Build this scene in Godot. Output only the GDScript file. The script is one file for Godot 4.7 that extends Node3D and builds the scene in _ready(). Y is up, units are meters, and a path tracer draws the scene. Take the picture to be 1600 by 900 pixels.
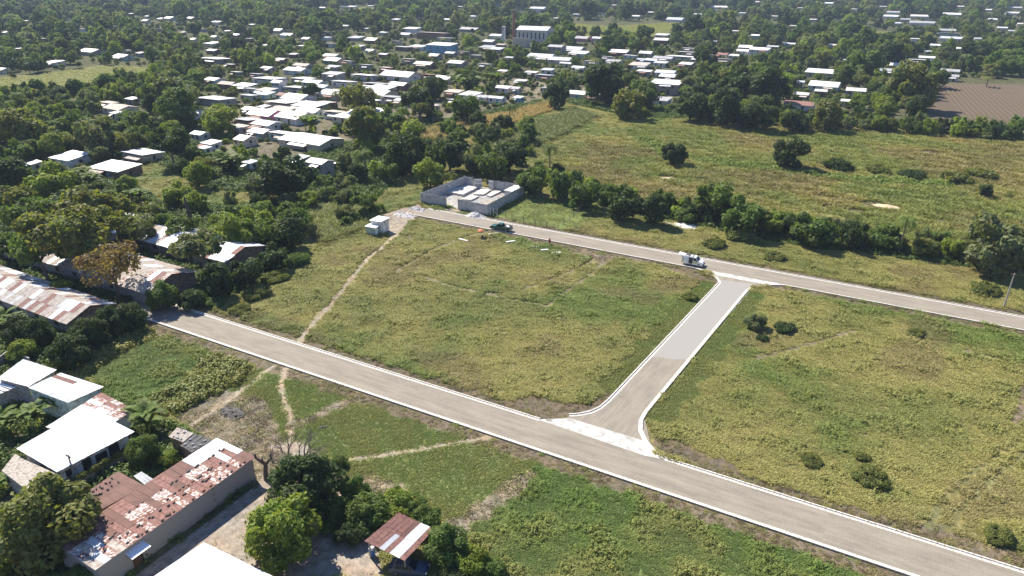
extends Node3D
# Aerial view of a new housing estate at the edge of a village. World axes follow the estate: x runs along the two long roads, z across them, metres, y up.

const HOUSES := [
	[-180, -422, 8.1, 5.8, 2.4, "W", 0.07, "white sheet roof house, fourth left of the umbrella shaped tree"],
	[-181, -448, 7.7, 5.0, 2.4, "W", 0.04, "white sheet roof house, fifth left of the blue walled house"],
	[-168, -429, 9.0, 7.4, 2.4, "G", 0.07, "grey sheet roof house, first left of the blue walled house"],
	[-170, -462, 8.7, 5.4, 2.4, "W", -0.06, "white sheet roof house, second left of the blue walled house"],
	[-166, -481, 8.9, 7.0, 2.4, "W", -0.03, "white sheet roof house, first left of the blue walled house"],
	[-126, -463, 8.3, 6.0, 2.4, "W", -0.06, "white sheet roof house, sixth right of the blue walled house"],
	[-128, -490, 7.0, 4.3, 2.4, "G", 0.04, "grey sheet roof house, second right of the blue walled house"],
	[-111, -495, 7.8, 6.1, 2.4, "W", -0.03, "white sheet roof house, ninth right of the blue walled house"],
	[-189, -406, 8.0, 4.9, 2.4, "W", -0.05, "white sheet roof house, fifth left of the umbrella shaped tree"],
	[-175, -393, 7.7, 5.8, 2.4, "W", -0.01, "white sheet roof house, third left of the umbrella shaped tree"],
	[-189, -361, 7.3, 4.6, 2.4, "W", 0.06, "white sheet roof house, tenth left of the umbrella shaped tree"],
	[-179, -331, 6.1, 3.9, 2.4, "W", 0.04, "white sheet roof house, eleventh left of the umbrella shaped tree"],
	[-205, -358, 5.9, 4.4, 2.4, "W", -0.03, "white sheet roof house, eighth right of the two storey house with blue front"],
	[-228, -378, 7.1, 6.3, 2.4, "G", -0.05, "grey sheet roof house, third right of the two storey house with blue front"],
	[-257, -414, 6.9, 4.5, 2.4, "W", 0.06, "white sheet roof house, third right of the two storey house with blue front"],
	[-276, -429, 7.2, 4.9, 2.4, "W", 0.01, "white sheet roof house, second right of the two storey house with blue front"],
	[-279, -418, 7.1, 5.8, 2.4, "W", 0.03, "white sheet roof house, first right of the two storey house with blue front"],
	[-280, -401, 7.8, 7.3, 2.4, "W", -0.06, "white sheet roof house, second left of the two storey house with blue front"],
	[-313, -391, 7.0, 5.6, 2.4, "W", -0.06, "white sheet roof house, ninth left of the two storey house with blue front"],
	[-336, -405, 6.4, 4.7, 2.4, "W", 0.03, "white sheet roof house, thirteenth left of the two storey house with blue front"],
	[-360, -421, 7.7, 7.2, 2.4, "G", -0.01, "grey sheet roof house, first left of the two storey house with blue front"],
	[-308, -350, 7.3, 4.5, 2.4, "W", -0.06, "white sheet roof house, eighteenth left of the two storey house with blue front"],
	[-282, -376, 7.5, 6.7, 2.4, "W", 0.06, "white sheet roof house, seventh left of the two storey house with blue front"],
	[-359, -464, 7.2, 5.0, 2.4, "W", 0.02, "white sheet roof house, sixth left of the two storey house with blue front"],
	[-418, -523, 8.1, 5.3, 2.4, "W", 0.04, "white sheet roof house, tenth left of the two storey house with blue front"],
	[-459, -548, 7.4, 4.7, 2.4, "W", -0.06, "white sheet roof house, fifteenth left of the two storey house with blue front"],
	[-495, -563, 7.7, 5.5, 2.4, "W", 0.05, "white sheet roof house, nineteenth left of the two storey house with blue front"],
	[-434, -447, 7.4, 6.6, 2.4, "W", -0.06, "white sheet roof house, twenty-eighth left of the two storey house with blue front"],
	[-365, -362, 6.1, 4.1, 2.4, "W", 0.05, "white sheet roof house, twelfth right of the pink walled house"],
	[-351, -338, 6.6, 5.3, 2.4, "G", -0.01, "grey sheet roof house, seventh right of the pink walled house"],
	[-328, -305, 7.6, 6.3, 2.4, "W", -0.02, "white sheet roof house, thirteenth left of the pink walled house"],
	[-314, -283, 6.5, 4.7, 2.4, "G", 0.01, "grey sheet roof house, third left of the pink walled house"],
	[-329, -283, 5.9, 4.6, 2.4, "W", 0.06, "white sheet roof house, twelfth left of the pink walled house"],
	[-359, -305, 5.5, 3.6, 2.4, "W", -0.03, "white sheet roof house, fourteenth left of the pink walled house"],
	[-425, -395, 4.9, 4.3, 2.4, "W", -0.05, "white sheet roof house, sixteenth left of the pink walled house"],
	[-474, -425, 5.3, 5.2, 2.4, "W", 0.00, "white sheet roof house, eighteenth right of the far left wood"],
	[-547, -467, 5.9, 4.2, 2.4, "W", -0.04, "white sheet roof house, fourteenth right of the far left wood"],
	[-582, -471, 6.1, 4.9, 2.4, "W", -0.05, "white sheet roof house, twelfth right of the far left wood"],
	[-570, -439, 4.6, 4.3, 2.4, "W", -0.05, "white sheet roof house, tenth right of the far left wood"],
	[-617, -452, 4.9, 5.3, 2.4, "W", -0.06, "white sheet roof house, fifth right of the far left wood"],
	[-687, -456, 5.1, 5.3, 2.4, "W", -0.04, "white sheet roof house, first right of the far left wood"],
	[-678, -418, 4.9, 5.6, 2.4, "W", -0.03, "white sheet roof house, first left of the far left wood"],
	[-615, -346, 5.3, 4.9, 2.4, "W", -0.03, "white sheet roof house, third left of the far left wood"],
	[-558, -295, 4.7, 4.0, 2.4, "W", 0.04, "white sheet roof house, seventh left of the far left wood"],
	[-507, -657, 8.6, 6.4, 2.4, "W", -0.03, "white sheet roof house, fourteenth left of the two storey house with blue front"],
	[-495, -687, 8.8, 7.6, 2.4, "W", 0.00, "white sheet roof house, eleventh left of the two storey house with blue front"],
	[-459, -684, 8.6, 5.6, 2.4, "W", -0.05, "white sheet roof house, sixth right of the two storey house with blue front"],
	[-463, -742, 9.1, 7.0, 2.4, "W", -0.02, "white sheet roof house, third left of the chimney stack"],
	[-367, -759, 7.3, 4.5, 2.4, "W", -0.07, "white sheet roof house, first right of the church"],
	[-376, -830, 7.9, 6.6, 2.4, "W", -0.03, "white sheet roof house, third left of the far meadow"],
	[-359, -868, 8.1, 7.0, 2.4, "W", -0.07, "white sheet roof house, second left of the far meadow"],
	[-251, -900, 9.5, 7.6, 2.4, "W", 0.03, "white sheet roof house, sixth right of the far meadow"],
	[-211, -950, 8.1, 7.4, 2.4, "W", 0.01, "white sheet roof house, ninth right of the far meadow"],
	[-165, -908, 7.6, 5.4, 2.4, "W", -0.04, "white sheet roof house, eleventh left of the small dry field"],
	[-122, -771, 6.4, 5.4, 2.4, "W", -0.00, "white sheet roof house, sixth left of the small dry field"],
	[-119, -873, 7.2, 5.8, 2.4, "W", 0.06, "white sheet roof house, fourth left of the small dry field"],
	[-95, -887, 8.6, 6.9, 2.4, "W", -0.06, "white sheet roof house, third left of the small dry field"],
	[-131, -648, 6.7, 5.1, 2.4, "W", 0.04, "white sheet roof house, twelfth left of the small dry field"],
	[-156, -685, 5.9, 5.3, 2.4, "W", -0.01, "white sheet roof house, twelfth right of the blue walled house"],
	[-65, -595, 5.9, 5.5, 2.4, "W", -0.00, "white sheet roof house, first left of the small dry field"],
	[-48, -514, 5.1, 5.4, 2.4, "W", 0.05, "white sheet roof house, second left of the small dry field"],
	[-15, -680, 6.4, 4.0, 2.4, "W", -0.01, "white sheet roof house, first right of the small dry field"],
	[-0, -631, 6.8, 5.8, 2.4, "W", 0.00, "white sheet roof house, second right of the small dry field"],
	[16, -615, 5.6, 4.7, 2.4, "W", 0.03, "white sheet roof house, ninth right of the far right roofs"],
	[29, -705, 6.4, 6.0, 2.4, "G", 0.07, "grey sheet roof house, second right of the far right roofs"],
	[48, -966, 8.6, 7.6, 2.4, "W", -0.02, "white sheet roof house, sixth right of the far right roofs"],
	[52, -1174, 8.7, 6.1, 2.4, "W", 0.05, "white sheet roof house, seventh right of the far right roofs"],
	[20, -1246, 9.4, 6.9, 2.4, "W", 0.03, "white sheet roof house, fourth right of the far right roofs"],
	[-74, -1194, 9.4, 7.8, 2.4, "W", 0.02, "white sheet roof house, fourth left of the far right roofs"],
	[-169, -1103, 7.3, 4.4, 2.4, "W", -0.01, "white sheet roof house, tenth left of the small dry field"],
	[-325, -1094, 9.6, 7.3, 2.4, "W", -0.02, "white sheet roof house, seventh right of the far meadow"],
	[-414, -1045, 7.7, 5.1, 2.4, "W", -0.06, "white sheet roof house, fourth left of the far meadow"],
	[-558, -964, 7.7, 4.9, 2.4, "W", -0.05, "white sheet roof house, fourth left of the chimney stack"],
	[-587, -908, 7.5, 4.6, 2.4, "W", -0.06, "white sheet roof house, fifth left of the chimney stack"],
	[-498, -310, 14.6, 12.0, 2.4, "W", 0.03, "white sheet roof house, fourth left of the far left wood"],
	[-482, -324, 6.4, 4.1, 2.4, "W", -0.03, "white sheet roof house, seventh right of the far left wood"],
	[-452, -301, 12.0, 8.3, 2.4, "W", -0.05, "white sheet roof house, second right of the left meadow"],
	[-459, -318, 5.8, 4.3, 2.4, "G", -0.06, "grey sheet roof house, first right of the far left wood"],
	[-461, -262, 8.9, 8.1, 2.4, "W", 0.05, "white sheet roof house, first left of the left meadow"],
	[-454, -229, 5.3, 5.2, 2.4, "W", 0.05, "white sheet roof house, second left of the left meadow"],
	[-430, -353, 8.3, 6.5, 2.4, "W", 0.02, "white sheet roof house, fifteenth right of the far left wood"],
	[-389, -320, 16.7, 12.0, 2.4, "W", -0.03, "white sheet roof house, fifteenth left of the pink walled house"],
	[-470, -386, 11.0, 9.8, 2.4, "G", -0.04, "grey sheet roof house, fourth right of the far left wood"],
	[-509, -444, 7.8, 7.1, 2.4, "W", -0.03, "white sheet roof house, sixteenth right of the far left wood"],
	[-511, -423, 5.4, 5.3, 2.4, "W", -0.01, "white sheet roof house, thirteenth right of the far left wood"],
	[-507, -400, 5.3, 6.1, 2.4, "G", -0.05, "grey sheet roof house, second right of the far left wood"],
	[-318, -259, 8.2, 7.7, 2.4, "W", -0.01, "white sheet roof house, eleventh left of the pink walled house"],
	[-289, -252, 11.1, 7.3, 2.4, "W", -0.03, "white sheet roof house, seventh left of the pink walled house"],
	[-278, -246, 6.1, 4.1, 2.4, "G", 0.06, "grey sheet roof house, second left of the pink walled house"],
	[-300, -252, 9.2, 6.3, 2.4, "N", 0.07, "brown roof house, second left of the pink walled house"],
	[-270, -219, 14.7, 10.0, 2.4, "W", 0.01, "white sheet roof house, sixth left of the pink walled house"],
	[-264, -232, 6.7, 5.1, 2.4, "W", -0.04, "white sheet roof house, fifth left of the pink walled house"],
	[-251, -192, 9.6, 7.7, 2.4, "W", 0.07, "white sheet roof house, eighth left of the pink walled house"],
	[-302, -201, 5.9, 4.1, 2.4, "W", -0.03, "white sheet roof house, first right of the left meadow"],
	[-302, -190, 8.0, 4.8, 2.4, "N", -0.02, "brown roof house, first right of the left meadow"],
	[-287, -185, 12.4, 9.2, 2.4, "N", -0.07, "brown roof house, second right of the left meadow"],
	[-278, -177, 3.8, 3.9, 2.4, "W", -0.02, "white sheet roof house, third right of the left meadow"],
	[-221, -192, 8.1, 7.6, 2.4, "G", -0.00, "grey sheet roof house, first left of the pink walled house"],
	[-238, -209, 5.5, 5.5, 2.4, "W", 0.00, "white sheet roof house, second left of the pink walled house"],
	[-214, -181, 6.6, 5.4, 2.4, "N", -0.04, "brown roof house, first left of the pink walled house"],
	[-217, -167, 5.6, 4.7, 2.4, "W", 0.00, "white sheet roof house, tenth left of the pink walled house"],
	[-197, -169, 5.4, 6.3, 2.4, "W", -0.07, "white sheet roof house, second left of the two large white roofs"],
	[-202, -159, 5.5, 4.8, 2.4, "W", -0.03, "white sheet roof house, fourth left of the two large white roofs"],
	[-735, -554, 11.7, 10.6, 2.4, "W", -0.06, "white sheet roof house, eighth right of the far left wood"],
	[-735, -542, 7.3, 6.4, 2.4, "W", -0.01, "white sheet roof house, sixth right of the far left wood"],
	[-723, -515, 8.4, 6.2, 2.4, "W", -0.06, "white sheet roof house, third right of the far left wood"],
	[-844, -583, 6.4, 4.7, 2.4, "W", -0.07, "white sheet roof house, second right of the far left wood"],
	[-662, -507, 6.7, 4.3, 2.4, "W", -0.03, "white sheet roof house, ninth right of the far left wood"],
	[-715, -565, 9.5, 7.8, 2.4, "W", -0.04, "white sheet roof house, eleventh right of the far left wood"],
	[-644, -538, 13.7, 8.5, 2.4, "G", 0.01, "grey sheet roof house, third right of the far left wood"],
	[-586, -531, 6.6, 4.1, 2.4, "W", 0.00, "white sheet roof house, seventeenth right of the far left wood"],
	[-814, -486, 5.7, 3.9, 2.4, "W", 0.04, "white sheet roof house, second left of the far left wood"],
	[-832, -454, 4.2, 3.9, 2.4, "W", 0.02, "white sheet roof house, fifth left of the far left wood"],
	[-704, -364, 5.2, 4.2, 2.4, "W", 0.03, "white sheet roof house, sixth left of the far left wood"],
	[-786, -562, 6.1, 4.0, 2.4, "W", 0.05, "white sheet roof house, fourth right of the far left wood"],
	[-732, -790, 10.9, 6.9, 2.4, "W", -0.02, "white sheet roof house, thirtieth left of the two storey house with blue front"],
	[-724, -832, 26.2, 12.0, 2.4, "W", -0.02, "white sheet roof house, twenty-seventh left of the two storey house with blue front"],
	[-708, -860, 9.5, 5.8, 2.4, "W", 0.07, "white sheet roof house, twenty-fifth left of the two storey house with blue front"],
	[-512, -494, 10.2, 9.2, 2.4, "W", -0.05, "white sheet roof house, thirty-second left of the two storey house with blue front"],
	[-472, -465, 11.2, 9.1, 2.4, "W", 0.03, "white sheet roof house, thirty-first left of the two storey house with blue front"],
	[-457, -494, 8.6, 5.6, 2.4, "W", 0.02, "white sheet roof house, twenty-fourth left of the two storey house with blue front"],
	[-428, -463, 7.6, 5.2, 2.4, "G", -0.06, "grey sheet roof house, fourth left of the two storey house with blue front"],
	[-391, -425, 9.9, 7.2, 2.4, "W", 0.05, "white sheet roof house, twenty-second left of the two storey house with blue front"],
	[-399, -404, 3.9, 3.3, 2.4, "W", 0.05, "white sheet roof house, twenty-ninth left of the two storey house with blue front"],
	[-407, -474, 11.9, 10.7, 2.4, "G", 0.02, "grey sheet roof house, second left of the two storey house with blue front"],
	[-382, -464, 10.4, 9.9, 2.4, "W", 0.03, "white sheet roof house, twelfth left of the two storey house with blue front"],
	[-338, -369, 10.8, 8.3, 2.4, "G", 0.04, "grey sheet roof house, third left of the two storey house with blue front"],
	[-320, -351, 11.6, 8.9, 2.4, "W", -0.05, "white sheet roof house, twenty-third left of the two storey house with blue front"],
	[-300, -327, 9.3, 5.8, 2.4, "G", 0.00, "grey sheet roof house, sixth left of the two storey house with blue front"],
	[-319, -323, 11.0, 7.0, 2.4, "N", 0.00, "brown roof house, third right of the pink walled house"],
	[-308, -307, 13.1, 9.4, 2.4, "G", 0.05, "grey sheet roof house, fourth right of the pink walled house"],
	[-404, -545, 14.2, 9.8, 4.6, "KW", 0.04, "tall white sheet roof house, first left of the two storey house with blue front"],
	[-390, -518, 9.9, 8.8, 2.4, "W", 0.05, "white sheet roof house, fifth left of the two storey house with blue front"],
	[-361, -516, 26.7, 11.6, 4.6, "KN", 0.01, "tall brown roof house, first left of the two storey house with blue front"],
	[-341, -505, 13.5, 8.2, 2.4, "G", 0.05, "grey sheet roof house, first right of the two storey house with blue front"],
	[-380, -523, 8.2, 7.7, 2.4, "W", 0.03, "white sheet roof house, third left of the two storey house with blue front"],
	[-297, -434, 19.4, 12.0, 5.5, "BW", 0.03, "blue walled white sheet roof house, first right of the two storey house with blue front"],
	[-323, -442, 12.0, 7.8, 2.4, "W", -0.04, "white sheet roof house, first left of the two storey house with blue front"],
	[-329, -433, 10.5, 8.3, 2.4, "W", -0.07, "white sheet roof house, fourth left of the two storey house with blue front"],
	[-371, -589, 18.3, 11.1, 2.4, "G", -0.05, "grey sheet roof house, first left of the chimney stack"],
	[-317, -544, 11.1, 8.7, 2.4, "W", -0.02, "white sheet roof house, first left of the chimney stack"],
	[-297, -499, 9.2, 8.7, 2.4, "W", -0.06, "white sheet roof house, second left of the chimney stack"],
	[-277, -462, 10.5, 9.5, 2.4, "G", 0.05, "grey sheet roof house, second right of the two storey house with blue front"],
	[-265, -454, 9.3, 7.9, 2.4, "W", 0.01, "white sheet roof house, fifth right of the two storey house with blue front"],
	[-266, -462, 6.6, 4.6, 4.6, "KN", 0.02, "tall brown roof house, first left of the chimney stack"],
	[-233, -415, 5.9, 4.3, 2.4, "W", 0.02, "white sheet roof house, first left of the church"],
	[-261, -363, 11.9, 7.8, 2.4, "W", 0.03, "white sheet roof house, eighth left of the two storey house with blue front"],
	[-247, -377, 10.4, 9.1, 2.4, "W", -0.00, "white sheet roof house, fourth right of the two storey house with blue front"],
	[-259, -324, 6.4, 5.0, 4.6, "KN", -0.07, "tall brown roof house, second left of the two storey house with blue front"],
	[-287, -341, 7.0, 6.1, 2.4, "W", 0.04, "white sheet roof house, seventeenth left of the two storey house with blue front"],
	[-268, -292, 10.4, 7.4, 4.6, "KG", 0.03, "tall grey sheet roof house, first right of the pink walled house"],
	[-260, -307, 12.8, 8.7, 2.4, "W", 0.00, "white sheet roof house, twentieth left of the two storey house with blue front"],
	[-245, -318, 19.1, 11.6, 2.4, "W", 0.00, "white sheet roof house, sixteenth left of the two storey house with blue front"],
	[-231, -325, 7.1, 6.7, 2.4, "R", 0.02, "rusty red roof house, first left of the two storey house with blue front"],
	[-218, -320, 9.7, 8.7, 2.4, "W", -0.06, "white sheet roof house, seventh right of the two storey house with blue front"],
	[-295, -274, 13.8, 12.0, 2.4, "W", 0.03, "white sheet roof house, ninth left of the pink walled house"],
	[-271, -257, 5.8, 5.1, 4.6, "KW", -0.03, "tall white sheet roof house, first right of the pink walled house"],
	[-280, -283, 10.4, 8.9, 2.4, "W", -0.06, "white sheet roof house, eighth right of the pink walled house"],
	[-267, -277, 11.7, 8.0, 2.4, "W", -0.03, "white sheet roof house, seventh right of the pink walled house"],
	[-261, -259, 10.9, 8.5, 2.4, "W", 0.03, "white sheet roof house, fifth right of the pink walled house"],
	[-254, -268, 8.8, 6.4, 2.4, "G", -0.04, "grey sheet roof house, third right of the pink walled house"],
	[-254, -284, 11.7, 7.2, 2.4, "W", 0.03, "white sheet roof house, ninth right of the pink walled house"],
	[-236, -287, 11.5, 7.0, 2.4, "G", 0.07, "grey sheet roof house, fifth left of the two storey house with blue front"],
	[-226, -278, 12.8, 8.9, 2.4, "W", -0.00, "white sheet roof house, twenty-sixth left of the two storey house with blue front"],
	[-225, -291, 9.6, 6.6, 2.4, "W", -0.02, "white sheet roof house, twenty-first left of the two storey house with blue front"],
	[-269, -247, 8.6, 7.2, 2.4, "BN", -0.00, "blue walled brown roof house, first left of the pink walled house"],
	[-261, -239, 6.7, 6.3, 2.4, "W", 0.03, "white sheet roof house, fourth left of the pink walled house"],
	[-237, -255, 12.3, 9.3, 2.4, "W", 0.04, "white sheet roof house, sixth right of the pink walled house"],
	[-241, -239, 11.8, 11.0, 2.4, "W", 0.02, "white sheet roof house, third right of the pink walled house"],
	[-237, -227, 12.2, 11.6, 2.4, "W", 0.02, "white sheet roof house, first right of the pink walled house"],
	[-252, -241, 5.4, 5.2, 2.4, "R", -0.06, "rusty red roof house, first right of the pink walled house"],
	[-221, -235, 7.4, 5.0, 2.4, "W", -0.05, "white sheet roof house, fourth right of the pink walled house"],
	[-223, -227, 13.5, 9.2, 2.4, "W", -0.03, "white sheet roof house, second right of the pink walled house"],
	[-214, -218, 10.5, 7.0, 2.4, "G", 0.03, "grey sheet roof house, second right of the pink walled house"],
	[-226, -214, 10.9, 7.3, 2.4, "N", -0.03, "brown roof house, first right of the pink walled house"],
	[-225, -205, 12.2, 10.0, 2.4, "PW", 0.01, "pink walled white sheet roof house, first left of the pink walled house"],
	[-211, -207, 12.7, 11.6, 2.4, "G", -0.07, "grey sheet roof house, first right of the pink walled house"],
	[-237, -215, 4.4, 4.4, 2.4, "W", -0.06, "white sheet roof house, first left of the pink walled house"],
	[-210, -191, 9.4, 7.8, 2.4, "W", -0.03, "white sheet roof house, third left of the pink walled house"],
	[-201, -180, 7.8, 6.8, 2.4, "G", 0.02, "grey sheet roof house, first left of the two large white roofs"],
	[-208, -183, 3.7, 3.9, 2.4, "R", 0.03, "rusty red roof house, first left of the pink walled house"],
	[-217, -266, 12.3, 11.3, 2.4, "G", 0.02, "grey sheet roof house, fifth right of the pink walled house"],
	[-205, -259, 8.6, 7.5, 2.4, "G", -0.03, "grey sheet roof house, sixth right of the pink walled house"],
	[-196, -256, 7.3, 6.3, 2.4, "W", 0.00, "white sheet roof house, eleventh right of the pink walled house"],
	[-206, -249, 4.6, 4.0, 2.4, "W", -0.00, "white sheet roof house, tenth right of the pink walled house"],
	[-194, -216, 8.6, 7.5, 2.4, "W", -0.00, "white sheet roof house, third right of the two large white roofs"],
	[-195, -224, 6.6, 4.8, 2.4, "W", -0.05, "white sheet roof house, fifth right of the two large white roofs"],
	[-203, -220, 7.8, 6.8, 2.4, "N", 0.06, "brown roof house, second right of the pink walled house"],
	[-189, -231, 7.5, 7.1, 2.4, "W", -0.04, "white sheet roof house, seventh right of the two large white roofs"],
	[-179, -217, 6.6, 4.9, 2.4, "W", 0.07, "white sheet roof house, sixth right of the two large white roofs"],
	[-190, -286, 8.1, 6.0, 2.4, "N", 0.06, "brown roof house, first right of the two storey house with blue front"],
	[-179, -283, 8.5, 7.9, 2.4, "W", -0.07, "white sheet roof house, ninth right of the two storey house with blue front"],
	[-171, -280, 5.8, 4.9, 2.4, "G", -0.01, "grey sheet roof house, second left of the umbrella shaped tree"],
	[-164, -281, 7.2, 4.7, 2.4, "W", 0.04, "white sheet roof house, thirteenth left of the umbrella shaped tree"],
	[-176, -307, 7.8, 5.0, 2.4, "W", 0.07, "white sheet roof house, twelfth left of the umbrella shaped tree"],
	[-177, -267, 5.8, 3.8, 2.4, "G", -0.01, "grey sheet roof house, fourth right of the two storey house with blue front"],
	[-177, -251, 3.8, 4.3, 2.4, "W", -0.03, "white sheet roof house, eighth right of the two large white roofs"],
	[-486, -892, 14.1, 9.2, 2.4, "W", -0.04, "white sheet roof house, first right of the chimney stack"],
	[-451, -879, 20.6, 12.0, 4.6, "KW", 0.06, "tall white sheet roof house, first right of the chimney stack"],
	[-246, -558, 11.4, 10.8, 2.4, "PG", -0.04, "pink walled grey sheet roof house, first left of the far meadow"],
	[-236, -563, 7.3, 6.0, 2.4, "W", 0.01, "white sheet roof house, first left of the far meadow"],
	[-226, -469, 11.0, 8.0, 4.6, "KG", -0.05, "tall grey sheet roof house, first right of the church"],
	[-217, -429, 17.1, 12.0, 2.4, "W", 0.00, "white sheet roof house, third right of the church"],
	[-200, -421, 14.5, 9.4, 2.4, "W", 0.06, "white sheet roof house, ninth left of the umbrella shaped tree"],
	[-219, -480, 16.8, 10.1, 2.4, "W", -0.05, "white sheet roof house, second right of the church"],
	[-205, -460, 12.5, 11.7, 2.4, "W", 0.04, "white sheet roof house, fourth right of the church"],
	[-200, -616, 11.2, 9.3, 2.4, "W", 0.00, "white sheet roof house, second right of the far meadow"],
	[-186, -573, 11.5, 9.0, 2.4, "W", 0.05, "white sheet roof house, fourth right of the far meadow"],
	[-184, -480, 12.7, 11.7, 2.4, "W", 0.03, "white sheet roof house, fourth left of the blue walled house"],
	[-157, -446, 5.6, 4.2, 2.4, "BW", -0.04, "blue walled white sheet roof house, first left of the blue walled house"],
	[-149, -421, 11.0, 10.0, 2.4, "N", 0.06, "brown roof house, first left of the blue walled house"],
	[-150, -446, 7.2, 6.4, 2.4, "BW", -0.00, "blue walled white sheet roof house, first right of the blue walled house"],
	[-147, -460, 12.7, 8.6, 2.4, "G", -0.07, "grey sheet roof house, first right of the blue walled house"],
	[-139, -471, 17.8, 12.0, 2.4, "W", -0.07, "white sheet roof house, second right of the blue walled house"],
	[-144, -498, 11.2, 7.9, 2.4, "W", -0.00, "white sheet roof house, fourth right of the blue walled house"],
	[-150, -523, 8.4, 5.8, 2.4, "W", -0.01, "white sheet roof house, fifth right of the blue walled house"],
	[-126, -437, 7.9, 6.4, 2.4, "W", -0.03, "white sheet roof house, third right of the blue walled house"],
	[-141, -436, 8.0, 5.5, 2.4, "W", -0.05, "white sheet roof house, first right of the blue walled house"],
	[-122, -498, 10.5, 7.9, 2.4, "R", -0.02, "rusty red roof house, first right of the blue walled house"],
	[-113, -470, 10.8, 7.0, 2.4, "W", -0.03, "white sheet roof house, seventh right of the blue walled house"],
	[-117, -551, 9.5, 8.8, 2.4, "W", 0.05, "white sheet roof house, eleventh right of the blue walled house"],
	[-101, -519, 12.5, 9.0, 4.6, "KW", -0.07, "tall white sheet roof house, first right of the blue walled house"],
	[-113, -525, 8.2, 6.2, 2.4, "W", 0.04, "white sheet roof house, tenth right of the blue walled house"],
	[-125, -397, 11.0, 8.8, 2.4, "W", 0.05, "white sheet roof house, second right of the grey gable house"],
	[-119, -383, 8.8, 8.1, 2.4, "W", -0.05, "white sheet roof house, first right of the grey gable house"],
	[-108, -345, 14.4, 10.8, 4.6, "KGW", 0.06, "tall white sheet roof house, first left of the grey gable house"],
	[-100, -312, 8.8, 8.1, 2.4, "G", 0.03, "grey sheet roof house, first left of the grey gable house"],
	[-139, -310, 10.7, 8.3, 2.4, "W", 0.06, "white sheet roof house, second left of the umbrella shaped tree"],
	[-126, -309, 10.5, 8.3, 2.4, "W", -0.03, "white sheet roof house, first left of the umbrella shaped tree"],
	[-177, -353, 9.2, 7.2, 2.4, "W", -0.02, "white sheet roof house, seventh left of the umbrella shaped tree"],
	[-158, -316, 3.8, 3.7, 2.4, "W", -0.01, "white sheet roof house, sixth left of the umbrella shaped tree"],
	[-137, -396, 8.1, 5.4, 2.4, "W", 0.07, "white sheet roof house, third left of the blue walled house"],
	[-169, -308, 4.3, 4.8, 2.4, "G", 0.01, "grey sheet roof house, first left of the umbrella shaped tree"],
	[-156, -286, 4.2, 4.1, 2.4, "BW", -0.02, "blue walled white sheet roof house, first left of the umbrella shaped tree"],
	[-268, -1067, 24.0, 12.0, 2.4, "W", -0.01, "white sheet roof house, eighth right of the far meadow"],
	[-254, -1245, 10.5, 8.3, 2.4, "W", -0.03, "white sheet roof house, sixteenth left of the small dry field"],
	[-302, -832, 9.1, 6.5, 2.4, "W", -0.06, "white sheet roof house, first right of the far meadow"],
	[-247, -802, 17.9, 12.0, 2.4, "W", -0.06, "white sheet roof house, fifth right of the far meadow"],
	[-312, -909, 6.6, 5.2, 2.4, "W", 0.05, "white sheet roof house, third right of the far meadow"],
	[-147, -583, 5.1, 4.3, 2.4, "W", -0.03, "white sheet roof house, eighth right of the blue walled house"],
	[-186, -375, 6.7, 5.4, 2.4, "W", 0.06, "white sheet roof house, eighth left of the umbrella shaped tree"],
	[-101, -565, 8.6, 5.9, 2.4, "W", -0.04, "white sheet roof house, ninth left of the small dry field"],
	[-94, -590, 8.9, 6.2, 2.4, "W", -0.03, "white sheet roof house, fifth left of the small dry field"],
	[-52, -440, 14.7, 12.0, 2.4, "W", 0.00, "white sheet roof house, eighth left of the small dry field"],
	[-43, -390, 13.7, 10.7, 2.4, "W", -0.04, "white sheet roof house, thirteenth left of the small dry field"],
	[-48, -356, 6.1, 4.8, 2.4, "W", -0.02, "white sheet roof house, third right of the grey gable house"],
	[-42, -370, 5.6, 4.9, 2.4, "W", 0.06, "white sheet roof house, fifteenth left of the small dry field"],
	[-55, -395, 3.8, 3.7, 2.4, "W", 0.05, "white sheet roof house, fourteenth left of the small dry field"],
	[-28, -380, 8.8, 7.1, 2.4, "W", 0.04, "white sheet roof house, first left of the ploughed field"],
	[-45, -330, 11.9, 9.2, 2.4, "R", 0.02, "rusty red roof house, first right of the grey gable house"],
	[-29, -347, 3.8, 4.1, 2.4, "W", 0.06, "white sheet roof house, second left of the ploughed field"],
	[-102, -1106, 7.1, 5.3, 2.4, "W", 0.06, "white sheet roof house, sixth left of the far right roofs"],
	[-152, -1255, 12.2, 9.6, 2.4, "W", 0.01, "white sheet roof house, seventh left of the small dry field"],
	[-52, -1054, 16.4, 12.0, 2.4, "G", 0.03, "grey sheet roof house, third left of the far right roofs"],
	[-50, -972, 15.2, 12.0, 2.4, "W", -0.06, "white sheet roof house, third left of the far right roofs"],
	[-33, -921, 10.0, 8.5, 2.4, "G", 0.03, "grey sheet roof house, second left of the far right roofs"],
	[-16, -877, 23.0, 12.0, 2.4, "G", -0.01, "grey sheet roof house, first left of the far right roofs"],
	[-22, -988, 19.0, 12.0, 2.4, "W", 0.04, "white sheet roof house, first left of the far right roofs"],
	[-11, -945, 13.1, 9.0, 2.4, "W", 0.02, "white sheet roof house, first right of the far right roofs"],
	[10, -1045, 19.0, 12.0, 2.4, "W", -0.03, "white sheet roof house, second right of the far right roofs"],
	[-37, -856, 6.7, 6.2, 2.4, "W", -0.06, "white sheet roof house, second left of the far right roofs"],
	[8, -746, 17.1, 12.0, 2.4, "W", 0.06, "white sheet roof house, third right of the far right roofs"],
	[10, -700, 16.1, 10.4, 2.4, "W", -0.05, "white sheet roof house, fifth right of the far right roofs"],
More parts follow.
